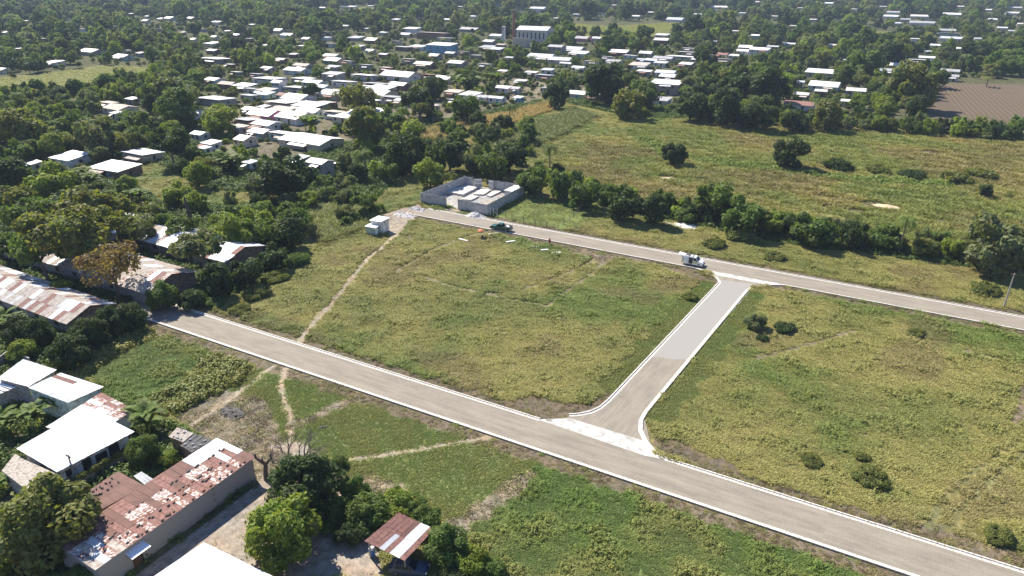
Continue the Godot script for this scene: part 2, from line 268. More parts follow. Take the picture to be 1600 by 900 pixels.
	[7, -783, 13.1, 8.4, 2.4, "G", -0.00, "grey sheet roof house, first right of the far right roofs"],
	[-3, -543, 9.3, 7.0, 2.4, "W", -0.02, "white sheet roof house, fifth right of the small dry field"],
	[-8, -525, 14.9, 9.3, 2.4, "W", -0.03, "white sheet roof house, fourth right of the small dry field"],
	[-13, -515, 5.7, 3.9, 2.4, "W", 0.03, "white sheet roof house, third right of the small dry field"],
	[-3, -581, 5.4, 5.8, 2.4, "G", 0.07, "grey sheet roof house, first right of the small dry field"],
	[-16, -492, 9.8, 8.6, 2.4, "W", -0.03, "white sheet roof house, sixth right of the small dry field"],
	[-21, -464, 9.3, 8.5, 2.4, "BG", 0.02, "blue walled grey sheet roof house, first right of the small dry field"],
	[10, -478, 9.6, 6.3, 2.4, "G", -0.03, "grey sheet roof house, second left of the ploughed field"],
	[11, -455, 6.4, 5.4, 2.4, "G", 0.01, "grey sheet roof house, first left of the ploughed field"],
	[24, -566, 5.2, 4.4, 2.4, "W", -0.01, "white sheet roof house, twelfth right of the far right roofs"],
	[51, -840, 8.7, 7.9, 2.4, "W", -0.05, "white sheet roof house, eighth right of the far right roofs"],
	[57, -803, 7.1, 6.7, 2.4, "G", -0.05, "grey sheet roof house, third right of the far right roofs"],
	[84, -1244, 16.3, 11.1, 2.4, "G", -0.04, "grey sheet roof house, fourth right of the far right roofs"],
	[74, -1109, 14.6, 12.0, 2.4, "W", 0.06, "white sheet roof house, tenth right of the far right roofs"],
	[69, -905, 5.3, 5.3, 2.4, "W", -0.00, "white sheet roof house, eleventh right of the far right roofs"],
	[-68, -937, 7.4, 7.0, 2.4, "W", -0.04, "white sheet roof house, fifth left of the far right roofs"],
	[-224, -125, 9.2, 8.2, 2.4, "W", 0.06, "white sheet roof house, first left of the white gable house"],
	[-201, -124, 12.9, 8.5, 2.4, "W", 0.07, "white sheet roof house, first right of the white gable house"],
	[-209, -139, 10.5, 7.9, 2.4, "W", -0.01, "white sheet roof house, second right of the white gable house"],
	[-226, -115, 3.8, 3.6, 2.4, "W", -0.05, "white sheet roof house, second left of the white gable house"],
	[-171, -147, 3.8, 3.5, 2.4, "W", -0.04, "white sheet roof house, third left of the two large white roofs"],
	[-198, -153, 3.8, 3.1, 2.4, "W", -0.06, "white sheet roof house, fifth left of the two large white roofs"],
	[-162, -158, 4.9, 4.8, 2.4, "W", -0.02, "white sheet roof house, second right of the two large white roofs"],
	[-149, -157, 3.9, 3.7, 2.4, "W", -0.06, "white sheet roof house, fourth right of the two large white roofs"],
	[-147, -151, 6.6, 5.4, 4.6, "KG", -0.04, "tall grey sheet roof house, first right of the two large white roofs"],
	[-177, -179, 19.2, 12.0, 2.4, "W", -0.03, "white sheet roof house, first right of the two large white roofs"],
	[-192, -181, 9.1, 5.6, 2.4, "W", 0.01, "white sheet roof house, first left of the two large white roofs"],
]
# form, tone, x, z, crown radius, label
const TREES := [
	["Rn", "olive", -69.3, -27.4, 4.89, "olive green tree shading the left end of the rusty roofed brick house"],
	["Rn", "bright", -48.2, -38.2, 3.63, "bright green rounded tree at the edge of the bare yard beside the white roof"],
	["Rn", "dark", -50.9, -44.7, 3.95, "dark green tree right of the pruned stump above the yard"],
	["Un", "green", -47.3, -48.4, 1.74, "green small tree behind the dark tree by the yard"],
	["Bn", "green", -43.8, -46.1, 2.64, "green bush left of the rusty post shed"],
	["Bn", "bright", -41.5, -48.8, 2.54, "bright green bush behind the rusty post shed"],
	["Bn", "green", -38.1, -48.8, 1.94, "green bush at the far corner of the rusty post shed"],
	["Un", "green", -33.0, -45.9, 2.27, "green bush right of the rusty post shed"],
	["Bn", "bright", -30.3, -46.2, 1.99, "bright green bush on the edge of the dense grass at the bottom edge"],
	["Bn", "green", -28.0, -46.5, 1.47, "green low bush last in the row at the bottom edge"],
	["Bn", "green", -47.2, -44.8, 2.31, "green bush between the dark tree and the rusty post shed"],
	["Bn", "dark", -43.8, -43.3, 1.56, "dark green low bush left below the rusty post shed"],
	["Bn", "green", -40.4, -49.4, 1.97, "green bush straight behind the ridge of the rusty post shed"],
	["Bn", "dark", -31.4, -44.8, 1.79, "dark green bush right below the rusty post shed at the bottom edge"],
	["Un", "green", -74.7, -41.4, 1.95, "green small tree between the white house and the brick house"],
	["Bn", "bright", -72.0, -42.9, 1.26, "bright green round shrub beside the grey shack roof"],
	["Bn", "green", -63.0, -26.8, 1.59, "green bush under the left end of the brick wall"],
	["Bn", "bright", -71.5, -23.2, 1.42, "bright green bush in the bottom left corner of the picture"],
	["Bn", "green", -53.3, -52.5, 1.09, "green shrub beside the bare tree"],
	["An", "olive", -137.4, -71.6, 7.27, "olive green spreading tree over the middle rusty barrack"],
	["A", "olive", -156.8, -87.6, 5.92, "olive green spreading tree behind the far barrack"],
	["A", "green", -163.7, -78.7, 4.82, "green spreading tree at the left edge behind the barracks"],
	["An", "green", -140.6, -68.5, 5.10, "green spreading tree between the near and middle barracks"],
	["A", "green", -140.2, -75.5, 4.42, "green spreading tree over the ridge of the middle barrack"],
	["A", "olive", -154.2, -92.4, 4.46, "olive green spreading tree at the left end of the far barrack"],
	["A", "green", -156.4, -70.5, 3.25, "green spreading tree cut by the left edge above the near barrack"],
	["U", "bright", -187.6, -97.5, 5.78, "bright green leafy tree above the left barracks"],
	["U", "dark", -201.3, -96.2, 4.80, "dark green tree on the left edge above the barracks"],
	["U", "grey", -140.2, -87.7, 4.07, "grey green tree between the middle and far barracks"],
	["A", "green", -141.9, -95.8, 2.99, "green tree over the far barrack roof"],
	["A", "grey", -115.9, -84.3, 4.79, "grey green tree at the right end of the middle barrack"],
	["Un", "bright", -121.0, -97.2, 4.44, "bright green tall tree at the right end of the far barrack"],
	["U", "bright", -122.2, -104.4, 3.79, "bright green tree right of the far barrack"],
	["U", "dark", -112.3, -104.5, 3.29, "dark green tree beside the maize plot"],
	["A", "bright", -130.1, -64.9, 2.09, "bright green small flat topped tree above the near barrack roof"],
	["Un", "green", -110.5, -71.0, 2.59, "green bushy tree near the end of the road"],
	["Un", "dark", -118.7, -51.4, 2.66, "dark green tree between the near barrack and the white houses"],
	["Un", "dark", -115.4, -52.7, 2.34, "dark green tree below the near barrack roof"],
	["Bn", "bright", -114.1, -49.0, 2.28, "bright green bush above the white sheet roofs at the left edge"],
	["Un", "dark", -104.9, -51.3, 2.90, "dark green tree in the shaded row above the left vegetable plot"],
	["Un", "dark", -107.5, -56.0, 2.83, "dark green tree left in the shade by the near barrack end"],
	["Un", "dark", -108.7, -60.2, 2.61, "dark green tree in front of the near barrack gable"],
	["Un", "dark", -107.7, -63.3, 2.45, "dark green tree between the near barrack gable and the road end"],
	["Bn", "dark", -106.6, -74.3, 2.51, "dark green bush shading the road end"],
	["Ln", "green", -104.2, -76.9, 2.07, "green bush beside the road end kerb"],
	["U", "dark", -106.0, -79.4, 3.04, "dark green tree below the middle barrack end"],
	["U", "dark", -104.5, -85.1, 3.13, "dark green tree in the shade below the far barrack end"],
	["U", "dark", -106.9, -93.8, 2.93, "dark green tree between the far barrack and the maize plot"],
	["Ln", "olive", -100.6, -83.3, 2.60, "olive green weedy bush above the road end field"],
	["Ln", "olive", -102.7, -90.1, 2.48, "olive green weedy bush halfway up the field edge"],
	["Ln", "green", -105.5, -98.5, 2.88, "green weedy bush below the maize plot corner"],
	["Ln", "olive", -98.2, -77.0, 1.92, "olive green low bush nearest the road end"],
	["R", "dark", -138.9, -130.2, 6.74, "dark green dense tree left of the coconut palm"],
	["A", "grey", -127.3, -139.3, 3.01, "grey green thin tree below the coconut palm"],
	["A", "green", -133.3, -138.1, 2.87, "green small tree left below the coconut palm"],
	["U", "dark", -127.3, -166.0, 5.74, "dark green tall dense tree behind the track to the walled yard"],
	["U", "bright", -113.6, -157.9, 4.19, "bright tree left behind the walled yard"],
	["A", "olive", -109.0, -158.9, 2.61, "olive green small tree at the rear left corner of the walled yard"],
	["R", "dark", -117.7, -173.6, 5.24, "dark tree behind the walled yard"],
	["U", "grey", -110.8, -175.3, 4.64, "grey green rounded tree behind the walled yard gate"],
	["R", "dark", -102.0, -181.6, 5.41, "dense dark tree behind the right of the walled yard"],
	["U", "green", -102.5, -172.2, 4.15, "green tree touching the rear wall of the walled yard"],
	["U", "green", -85.8, -164.5, 3.88, "green tree at the rear right corner of the walled yard"],
	["U", "green", -77.9, -164.4, 3.31, "green tree second along the hedgerow from the walled yard"],
	["U", "green", -69.3, -160.5, 3.82, "green tree third along the hedgerow from the walled yard"],
	["U", "dark", -56.9, -156.7, 4.09, "dark green tree in the hedgerow above the verge"],
	["U", "dark", -49.6, -157.1, 3.29, "dark green tree in the hedgerow left of the rubble heap"],
	["U", "green", -38.8, -167.3, 4.86, "green tall tree in the hedgerow right of the rubble heap"],
	["U", "green", -30.2, -160.4, 4.74, "green broad tree in the hedgerow above the white van"],
	["R", "dark", -62.7, -213.1, 3.88, "dark green lone round tree in the stubble field"],
	["U", "dark", -31.2, -227.1, 4.96, "dark green lone tree in the upper stubble field"],
	["U", "grey", 18.1, -161.8, 5.75, "grey green large open tree at the right end of the hedgerow"],
	["R", "dark", 19.2, -220.5, 2.01, "small dark tree in the right of the stubble field"],
	["B", "olive", 24.7, -222.9, 1.17, "olive green tiny bush right of the small dark field tree"],
	["B", "grey", -17.2, -114.9, 1.83, "grey green lone wispy bush in the right hand plot"],
	["B", "green", -15.1, -161.5, 5.01, "green broad bush in the hedgerow above the road"],
	["U", "dark", -7.0, -163.2, 3.01, "dark green tree in the hedgerow between two broad bushes"],
	["B", "green", -1.7, -166.5, 3.85, "green leafy bush in the hedgerow on the right"],
	["B", "olive", 6.7, -165.6, 3.08, "olive green thin bush in the hedgerow left of the large open tree"],
	["B", "green", -21.9, -169.2, 2.95, "green bush in the hedgerow just right of the broad tree"],
	["B", "green", -43.7, -162.6, 2.58, "green bush in the hedgerow behind the rubble heap"],
	["B", "green", -65.7, -166.4, 2.77, "green bush in the hedgerow right of the fenced lawn"],
	["U", "olive", -195.6, -225.9, 6.86, "olive green tree amid the white village roofs"],
	["R", "dark", -173.6, -236.3, 6.58, "dark round tree amid the village roofs"],
	["R", "dark", -193.9, -275.6, 5.49, "dark tree behind the village roofs"],
	["U", "green", -153.0, -236.9, 5.65, "green tree at the near edge of the village"],
	["R", "dark", -243.2, -249.7, 4.07, "small dark tree between white village roofs"],
	["U", "olive", -158.0, -183.4, 6.28, "olive green broad tree right of the two large white roofs"],
	["U", "bright", -146.3, -191.2, 5.06, "bright yellow green tree at the village edge"],
	["U", "green", -164.7, -205.7, 5.25, "green tree between the village edge and the broad olive tree"],
	["R", "dark", -130.8, -228.1, 3.70, "dark round tree on the strip of dry maize"],
	["R", "dark", -127.5, -210.1, 3.26, "dark round bush tree by the dry maize"],
	["U", "green", -168.4, -203.7, 4.57, "green tree below the village roofs"],
	["R", "dark", -122.0, -301.7, 10.00, "dark green wide umbrella shaped tree in the village"],
	["U", "olive", -100.0, -274.9, 6.28, "dull olive tree in front of the umbrella shaped tree"],
	["R", "dark", -136.1, -282.3, 5.42, "dark tree left of the umbrella shaped tree"],
	["U", "green", -101.0, -298.4, 5.37, "green tree left of the grey gable house"],
	["U", "dark", -111.0, -423.3, 7.20, "dark green tall tree among the white roofs right of the blue house"],
	["R", "olive", -4.9, -351.4, 10.13, "olive green big tree casting shade on the ploughed field"],
	["R", "green", 4.2, -424.1, 5.69, "green tree behind the big tree by the ploughed field"],
	["R", "green", -30.8, -437.3, 8.45, "green dome shaped tree behind the right hand houses"],
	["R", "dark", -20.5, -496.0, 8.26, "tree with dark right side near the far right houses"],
	["U", "olive", -29.7, -288.2, 5.60, "olive green tree standing in the dark hedge of the upper field"],
	["B", "dark", -39.5, -282.2, 6.07, "dark green hedge bush at the upper edge of the stubble field"],
	["U", "dark", -51.4, -277.1, 6.54, "tree in the dark wood above the stubble field"],
	["U", "dark", -64.7, -279.0, 6.25, "tree in the middle of the dark wood above the field"],
	["R", "dark", -77.8, -282.3, 6.44, "tree at the left end of the dark wood above the field"],
	["U", "dark", -71.2, -331.3, 8.37, "tall tree in the dark wood right of the grey gable house"],
	["U", "dark", -57.7, -325.0, 7.54, "tree in the dark wood left of the white roofed houses"],
	["R", "dark", 21.3, -550.4, 7.16, "dark tree left of the far right palm"],
	["U", "dark", -326.1, -181.9, 4.68, "dark green tree on the near edge of the left meadow"],
	["U", "green", -326.9, -205.8, 4.97, "green tree right along the near edge of the left meadow"],
	["A", "grey", -254.7, -187.0, 8.68, "broad grey green tree right of the left meadow"],
	["U", "dark", -275.8, -192.8, 5.25, "dark green tree below the broad grey green tree"],
	["U", "green", -238.8, -176.5, 7.08, "green bushy tree beside the long grey roof"],
	["U", "bright", -216.9, -176.4, 5.70, "bright green green tree before the village gable roof"],
	["A", "dark", -194.7, -138.6, 5.75, "dark green tree beside the white gable house"],
	["U", "bright", -214.1, -172.3, 4.49, "bright green tree between village roofs left of the pink house"],
	["U", "green", -235.6, -156.7, 5.09, "green tree right of the two palms on the left"],
	["U", "green", -251.9, -145.3, 5.49, "green tree in the wood above the left houses"],
	["U", "olive", -248.7, -125.7, 7.14, "olive green broad yellowish tree at the left edge"],
	["U", "grey", -224.6, -134.5, 6.03, "grey green tree in the middle of the left wood"],
	["A", "olive", -141.8, -82.0, 5.51, "olive green spreading tree in the middle of the left tree group"],
	["A", "green", -164.8, -86.2, 5.30, "green spreading tree behind the left tree group"],
	["A", "olive", -145.7, -94.9, 3.71, "olive green thin spreading tree at the rear of the far barrack"],
	["A", "green", -134.0, -94.7, 3.45, "green thin spreading tree over the middle of the far barrack"],
	["A", "olive", -179.4, -84.9, 4.60, "olive green spreading tree at the left edge above the barracks group"],
	["Sn", "brown", -120.0, -69.1, 5.44, "brown autumn leaved tree between the near and middle barracks"],
	["L", "dark", -12.6, -116.5, 1.93, "dark green round bush on the right hand plot near the wispy bush"],
	["L", "dark", -15.1, -111.2, 1.05, "low dark clump just below the wispy bush standing for its shadow"],  # dark plant added where the wispy bush casts its shade
	["L", "olive", 6.8, -125.2, 1.48, "olive green mounded bush in the middle of the right hand plot"],
	["Ln", "olive", 2.2, -85.3, 0.95, "olive green upright weed bush beyond the pale mounded one by the lower road"],
	["Ln", "olive", 3.6, -81.2, 1.97, "olive green mounded bush nearest the lower road on the right hand plot"],
	["Ln", "olive", -3.1, -81.4, 1.34, "olive green low bush left of the two by the lower road"],
	["Ln", "olive", 16.4, -77.4, 1.50, "olive green bush at the lower right corner of the plot"],
	["L", "olive", -30.1, -121.2, 1.41, "olive green low bush at the corner of the middle plot by the cross road"],
	["L", "olive", 17.3, -150.9, 2.63, "olive green dry scrub beside the utility pole"],
	["L", "olive", -33.4, -150.0, 2.50, "olive green dry scrub right of the rubble heap"],
	["L", "olive", -20.5, -148.9, 2.13, "olive green scrub on the verge above the junction"],
	["L", "dark", -18.1, -232.9, 4.21, "dark green scrub clump above the bright green strip in the field"],
	["L", "olive", -7.7, -234.2, 3.76, "olive green low scrub second along the strip in the field"],
	["L", "dark", 1.6, -233.2, 3.49, "dark green low scrub right end of the bright green strip"],
	["L", "olive", 12.3, -233.7, 4.14, "olive green scrub clump beyond the right end of the bright green strip"],
	["L", "olive", 19.2, -243.1, 4.04, "olive green scrub clump near the right edge of the stubble field"],
	["L", "olive", -29.1, -157.8, 3.28, "olive green scrub on the verge behind the parked van"],
	["U", "green", -117.5, -101.7, 3.27, "green bushy tree, third right of the far barrack"],
	["A", "green", -121.0, -114.4, 3.50, "green open crowned tree, first right of the far barrack"],
	["U", "green", -128.5, -103.6, 3.35, "green bushy tree, first right of the far barrack"],
	["A", "green", -116.9, -111.1, 3.18, "green open crowned tree, second right of the far barrack"],
	["U", "bright", -159.5, -112.4, 3.44, "bright green bushy tree, first right of the white gable house"],
	["R", "grey", -146.0, -126.5, 3.48, "grey green round crowned tree, first this side of the two large white roofs"],
	["U", "green", -129.9, -111.0, 3.08, "green bushy tree, second right of the far barrack"],
	["U", "green", -233.5, -115.3, 3.88, "green bushy tree, first left of the white gable house"],
	["U", "bright", -167.4, -125.8, 3.50, "bright green bushy tree, second right of the white gable house"],
	["R", "green", -225.8, -149.8, 4.27, "green round crowned tree, third beyond the white gable house"],
	["A", "green", -223.5, -103.8, 3.55, "green open crowned tree, first left of the white gable house"],
	["U", "bright", -234.0, -125.9, 3.89, "bright green bushy tree, second left of the white gable house"],
	["U", "olive", -174.4, -133.6, 3.43, "olive green bushy tree, first right of the white gable house"],
	["R", "green", -232.4, -149.5, 4.05, "green round crowned tree, first beyond the white gable house"],
	["A", "green", -270.0, -134.5, 4.12, "green open crowned tree, first left of the left meadow"],
	["U", "olive", -218.4, -140.5, 3.82, "olive green bushy tree, first beyond the white gable house"],
	["U", "bright", -151.1, -111.7, 2.91, "bright green bushy tree, first beyond the far barrack"],
	["U", "dark", -206.4, -150.0, 3.74, "dark green bushy tree, first right of the white gable house"],
	["U", "olive", -71.0, -300.2, 4.68, "olive green bushy tree, second right of the grey gable house"],
	["A", "olive", -277.9, -209.0, 4.95, "olive green open crowned tree, first left of the pink walled house"],
	["A", "olive", -215.4, -102.6, 3.16, "olive green open crowned tree, first left of the white gable house"],
	["A", "olive", -245.4, -146.4, 3.92, "olive green open crowned tree, first beyond the white gable house"],
	["U", "green", -273.4, -130.1, 3.90, "green bushy tree, second left of the left meadow"],
	["A", "grey", -239.5, -121.5, 3.54, "grey green open crowned tree, first left of the white gable house"],
	["U", "dark", -195.8, -106.8, 3.05, "dark green bushy tree, first left of the white gable house"],
	["U", "bright", -289.8, -140.9, 4.12, "bright green bushy tree, second left of the left meadow"],
	["A", "green", -113.2, -129.7, 2.74, "green open crowned tree, first this side of the coconut palm by the trimmed hedge"],
	["A", "grey", -291.8, -146.3, 4.15, "grey green open crowned tree, first left of the left meadow"],
	["U", "bright", -240.8, -126.8, 3.56, "bright green bushy tree, fourth left of the white gable house"],
	["U", "dark", -0.9, -329.0, 4.41, "dark green bushy tree, first left of the ploughed field"],
	["U", "dark", -261.8, -154.2, 4.00, "dark green bushy tree, second this side of the left meadow"],
	["R", "bright", -284.3, -157.4, 4.17, "bright green round crowned tree, first this side of the left meadow"],
	["U", "bright", -11.8, -322.2, 4.32, "bright green bushy tree, second left of the ploughed field"],
	["R", "dark", -247.5, -135.2, 3.63, "dark green round crowned tree, first left of the white gable house"],
	["U", "olive", -275.8, -136.4, 3.83, "olive green bushy tree, second left of the left meadow"],
	["U", "grey", -70.7, -343.4, 4.93, "grey green bushy tree, first right of the grey gable house"],
	["R", "bright", 11.5, -167.5, 2.28, "bright green round crowned tree, first right of the stubble field"],
	["R", "dark", -85.1, -322.2, 4.72, "dark green round crowned tree, first right of the grey gable house"],
	["U", "grey", -12.9, -363.6, 4.73, "grey green bushy tree, first this side of the small dry field"],
	["R", "green", -126.5, -156.1, 3.02, "green round crowned tree, first right of the coconut palm by the trimmed hedge"],
	["R", "green", -0.2, -170.2, 2.35, "green round crowned tree, first this side of the stubble field"],
	["U", "dark", -123.6, -317.0, 4.86, "dark green bushy tree, first right of the umbrella shaped tree"],
	["A", "green", -322.1, -157.9, 4.27, "green open crowned tree, second left of the left meadow"],
	["U", "bright", -23.9, -164.5, 2.39, "bright green bushy tree, first right of the rubble heap"],
	["U", "grey", -229.6, -160.0, 3.66, "grey green bushy tree, second beyond the white gable house"],
	["U", "green", -101.7, -285.0, 4.27, "green bushy tree, first right of the umbrella shaped tree"],
	["U", "olive", 24.3, -167.2, 2.10, "olive green bushy tree, first right of the stubble field"],
	["U", "green", -186.7, -139.4, 3.13, "green bushy tree, first right of the white gable house"],
	["R", "bright", -129.1, -127.3, 2.62, "bright green round crowned tree, first left of the coconut palm by the trimmed hedge"],
	["U", "green", -93.6, -353.3, 4.98, "green bushy tree, first right of the grey gable house"],
	["R", "green", 9.3, -171.9, 2.24, "green round crowned tree, first right of the stubble field"],
	["R", "dark", -16.8, -348.4, 4.43, "dark green round crowned tree, second this side of the small dry field"],
	["R", "green", -138.9, -328.2, 4.97, "green round crowned tree, first left of the umbrella shaped tree"],
	["U", "grey", -130.5, -173.0, 3.10, "grey green bushy tree, first right of the coconut palm by the trimmed hedge"],
	["U", "bright", -0.7, -385.3, 4.64, "bright green bushy tree, first left of the ploughed field"],
	["U", "dark", -79.4, -330.7, 4.52, "dark green bushy tree, first right of the grey gable house"],
	["U", "dark", -140.9, -181.1, 3.22, "dark green bushy tree, first right of the coconut palm by the trimmed hedge"],
	["U", "dark", -20.2, -165.0, 2.29, "dark green bushy tree, second this side of the stubble field"],
	["U", "dark", -337.7, -168.9, 4.28, "dark green bushy tree, first left of the left meadow"],
	["U", "olive", -17.8, -379.1, 4.58, "olive green bushy tree, first this side of the small dry field"],
	["U", "olive", -237.5, -134.4, 3.24, "olive green bushy tree, first left of the white gable house"],
	["R", "green", -242.0, -151.9, 3.46, "green round crowned tree, second beyond the white gable house"],
	["A", "olive", -169.0, -230.9, 3.87, "olive green open crowned tree, first left of the dry maize strip"],
	["R", "olive", -76.6, -348.4, 4.60, "olive green round crowned tree, first right of the grey gable house"],
	["R", "bright", -228.0, -164.9, 3.51, "bright green round crowned tree, first right of the white gable house"],
	["U", "olive", -26.7, -165.3, 2.27, "olive green bushy tree, first right of the rubble heap"],
	["R", "dark", -229.0, -110.2, 2.89, "dark green round crowned tree, second left of the white gable house"],
	["R", "dark", -19.0, -370.5, 4.45, "dark green round crowned tree, first this side of the small dry field"],
	["U", "green", -36.5, -404.2, 4.91, "green bushy tree, second this side of the small dry field"],
	["R", "bright", -67.1, -372.0, 4.75, "bright green round crowned tree, first right of the grey gable house"],
	["R", "green", -311.9, -187.7, 4.22, "green round crowned tree, first this side of the left meadow"],
	["A", "olive", 14.7, -171.7, 2.07, "olive green open crowned tree, first right of the stubble field"],
	["R", "olive", -114.8, -124.1, 2.34, "olive green round crowned tree, first this side of the coconut palm by the trimmed hedge"],
	["A", "grey", -131.3, -191.3, 3.15, "grey green open crowned tree, first left of the dry maize strip"],
	["U", "green", -241.3, -113.4, 2.97, "green bushy tree, second left of the white gable house"],
	["U", "bright", -15.0, -337.1, 4.02, "bright green bushy tree, third left of the ploughed field"],
	["R", "dark", -134.2, -151.8, 2.74, "dark green round crowned tree, first this side of the coconut palm by the trimmed hedge"],
	["U", "grey", -305.5, -183.5, 4.08, "grey green bushy tree, first this side of the left meadow"],
	["U", "green", -0.2, -396.3, 4.53, "green bushy tree, first left of the ploughed field"],
	["U", "grey", -12.4, -170.1, 2.18, "grey green bushy tree, first this side of the stubble field"],
	["U", "bright", -129.4, -328.8, 4.54, "bright green bushy tree, first right of the umbrella shaped tree"],
	["U", "dark", -138.8, -120.5, 2.39, "dark green bushy tree, first right of the far barrack"],
	["U", "bright", -311.5, -197.8, 4.21, "bright green bushy tree, first right of the left meadow"],
	["U", "green", -331.8, -194.3, 4.28, "green bushy tree, first this side of the left meadow"],
	["R", "grey", -133.7, -214.9, 3.32, "grey green round crowned tree, first this side of the dry maize strip"],
	["R", "grey", -260.7, -144.8, 3.32, "grey green round crowned tree, second left of the white gable house"],
	["U", "olive", -152.7, -201.8, 3.29, "olive green bushy tree, first right of the broad olive tree"],
	["U", "dark", -31.7, -170.0, 2.25, "dark green bushy tree, first right of the rubble heap"],
	["U", "dark", -43.8, -166.3, 2.28, "dark green bushy tree, first beyond the rubble heap"],
	["A", "grey", -95.9, -343.9, 4.43, "grey green open crowned tree, first right of the grey gable house"],
	["U", "olive", -56.2, -335.7, 4.11, "olive green bushy tree, third right of the grey gable house"],
	["R", "dark", -4.1, -368.2, 4.15, "dark green round crowned tree, first left of the ploughed field"],
	["U", "bright", -120.7, -228.2, 3.37, "bright green bushy tree, first right of the dry maize strip"],
	["U", "green", -132.8, -202.2, 3.17, "green bushy tree, first this side of the dry maize strip"],
	["A", "green", -22.3, -324.2, 3.77, "green open crowned tree, first beyond the stubble field"],
	["U", "green", -70.1, -319.7, 4.00, "green bushy tree, second right of the grey gable house"],
	["U", "green", -69.3, -387.5, 4.68, "green bushy tree, fourth right of the grey gable house"],
	["U", "dark", -173.2, -141.0, 2.73, "dark green bushy tree, first left of the two large white roofs"],
	["U", "olive", -323.2, -165.7, 3.84, "olive green bushy tree, first left of the left meadow"],
	["R", "green", -293.0, -225.2, 4.27, "green round crowned tree, first left of the pink walled house"],
	["R", "green", -306.6, -233.0, 4.43, "green round crowned tree, second left of the pink walled house"],
	["U", "bright", -180.8, -113.8, 2.49, "bright green bushy tree, first this side of the white gable house"],
	["R", "dark", -136.1, -187.0, 2.98, "dark green round crowned tree, first left of the dry maize strip"],
	["U", "dark", -75.3, -418.5, 5.00, "dark green bushy tree, second right of the grey gable house"],
	["U", "green", -114.5, -216.8, 3.16, "green bushy tree, first right of the dry maize strip"],
	["R", "grey", -123.3, -133.8, 2.35, "grey green round crowned tree, first this side of the coconut palm by the trimmed hedge"],
	["A", "grey", -9.2, -171.1, 2.08, "grey green open crowned tree, first this side of the stubble field"],
	["R", "green", -66.5, -170.2, 2.40, "green round crowned tree, first right of the fenced lawn"],
	["A", "green", -68.7, -380.6, 4.54, "green open crowned tree, first right of the grey gable house"],
	["R", "grey", -215.0, -128.8, 2.81, "grey green round crowned tree, first left of the white gable house"],
	["U", "bright", -298.7, -156.9, 3.56, "bright green bushy tree, first left of the left meadow"],
	["A", "olive", -317.5, -204.1, 4.13, "olive green open crowned tree, first right of the left meadow"],
	["U", "green", -12.3, -357.0, 3.96, "green bushy tree, second left of the ploughed field"],
	["B", "grey", 14.2, -168.6, 1.91, "grey green bush, first right of the stubble field"],
	["U", "bright", -60.2, -302.9, 3.68, "bright green bushy tree, first right of the grey gable house"],
	["U", "bright", -55.6, -353.3, 4.16, "bright green bushy tree, second right of the grey gable house"],
	["A", "green", -70.4, -424.6, 4.95, "green open crowned tree, first left of the small dry field"],
	["A", "grey", -186.2, -254.0, 3.87, "grey green open crowned tree, second left of the dry maize strip"],
	["U", "dark", -142.5, -230.2, 3.39, "dark green bushy tree, first right of the dry maize strip"],
	["U", "bright", -242.4, -135.3, 2.99, "bright green bushy tree, first left of the white gable house"],
	["R", "green", 35.7, -489.6, 4.98, "green round crowned tree, first beyond the ploughed field"],
	["R", "bright", -248.2, -168.3, 3.35, "bright green round crowned tree, first beyond the white gable house"],
	["A", "olive", -27.8, -396.6, 4.39, "olive green open crowned tree, first this side of the small dry field"],
	["A", "olive", -5.0, -336.6, 3.64, "olive green open crowned tree, first left of the ploughed field"],
	["R", "green", -314.1, -178.6, 3.79, "green round crowned tree, second this side of the left meadow"],
	["U", "green", -349.4, -187.5, 4.07, "green bushy tree, first left of the left meadow"],
	["R", "bright", -40.8, -171.6, 2.21, "bright green round crowned tree, first right of the rubble heap"],
	["U", "bright", -256.4, -137.9, 3.06, "bright green bushy tree, third left of the white gable house"],
	["U", "green", -50.2, -168.5, 2.22, "green bushy tree, first beyond the rubble heap"],
	["U", "olive", -91.8, -378.7, 4.51, "olive green bushy tree, first right of the grey gable house"],
	["R", "dark", -167.4, -156.5, 2.74, "dark green round crowned tree, first this side of the two large white roofs"],
	["R", "grey", -133.6, -123.9, 2.23, "grey green round crowned tree, first left of the coconut palm by the trimmed hedge"],
	["R", "grey", -32.5, -328.0, 3.69, "grey green round crowned tree, first beyond the stubble field"],
	["R", "green", -291.8, -172.7, 3.58, "green round crowned tree, third this side of the left meadow"],
	["R", "bright", -134.4, -117.7, 2.17, "bright green round crowned tree, first right of the far barrack"],
	["R", "green", -309.1, -163.1, 3.57, "green round crowned tree, first left of the left meadow"],
	["U", "dark", -8.4, -167.4, 1.97, "dark green bushy tree, first this side of the stubble field"],
	["U", "dark", -321.2, -178.9, 3.78, "dark green bushy tree, first this side of the left meadow"],
	["U", "grey", -225.3, -144.5, 2.92, "grey green bushy tree, first beyond the white gable house"],
	["U", "dark", -182.8, -133.7, 2.58, "dark green bushy tree, second right of the white gable house"],
	["R", "green", -270.1, -142.6, 3.14, "green round crowned tree, fourth this side of the left meadow"],
	["U", "bright", -293.5, -201.8, 3.84, "bright green bushy tree, third right of the left meadow"],
	["R", "grey", -240.1, -146.1, 3.00, "grey green round crowned tree, first beyond the white gable house"],
	["R", "bright", -306.1, -224.7, 4.12, "bright green round crowned tree, first right of the left meadow"],
	["U", "bright", -24.6, -171.1, 2.07, "bright green bushy tree, second right of the rubble heap"],
	["U", "olive", -306.8, -219.6, 4.06, "olive green bushy tree, first right of the left meadow"],
	["R", "bright", -322.5, -251.5, 4.43, "bright green round crowned tree, first left of the pink walled house"],
	["U", "green", -31.3, -466.2, 4.93, "green bushy tree, first this side of the small dry field"],
	["U", "green", -77.1, -410.7, 4.63, "green bushy tree, third right of the grey gable house"],
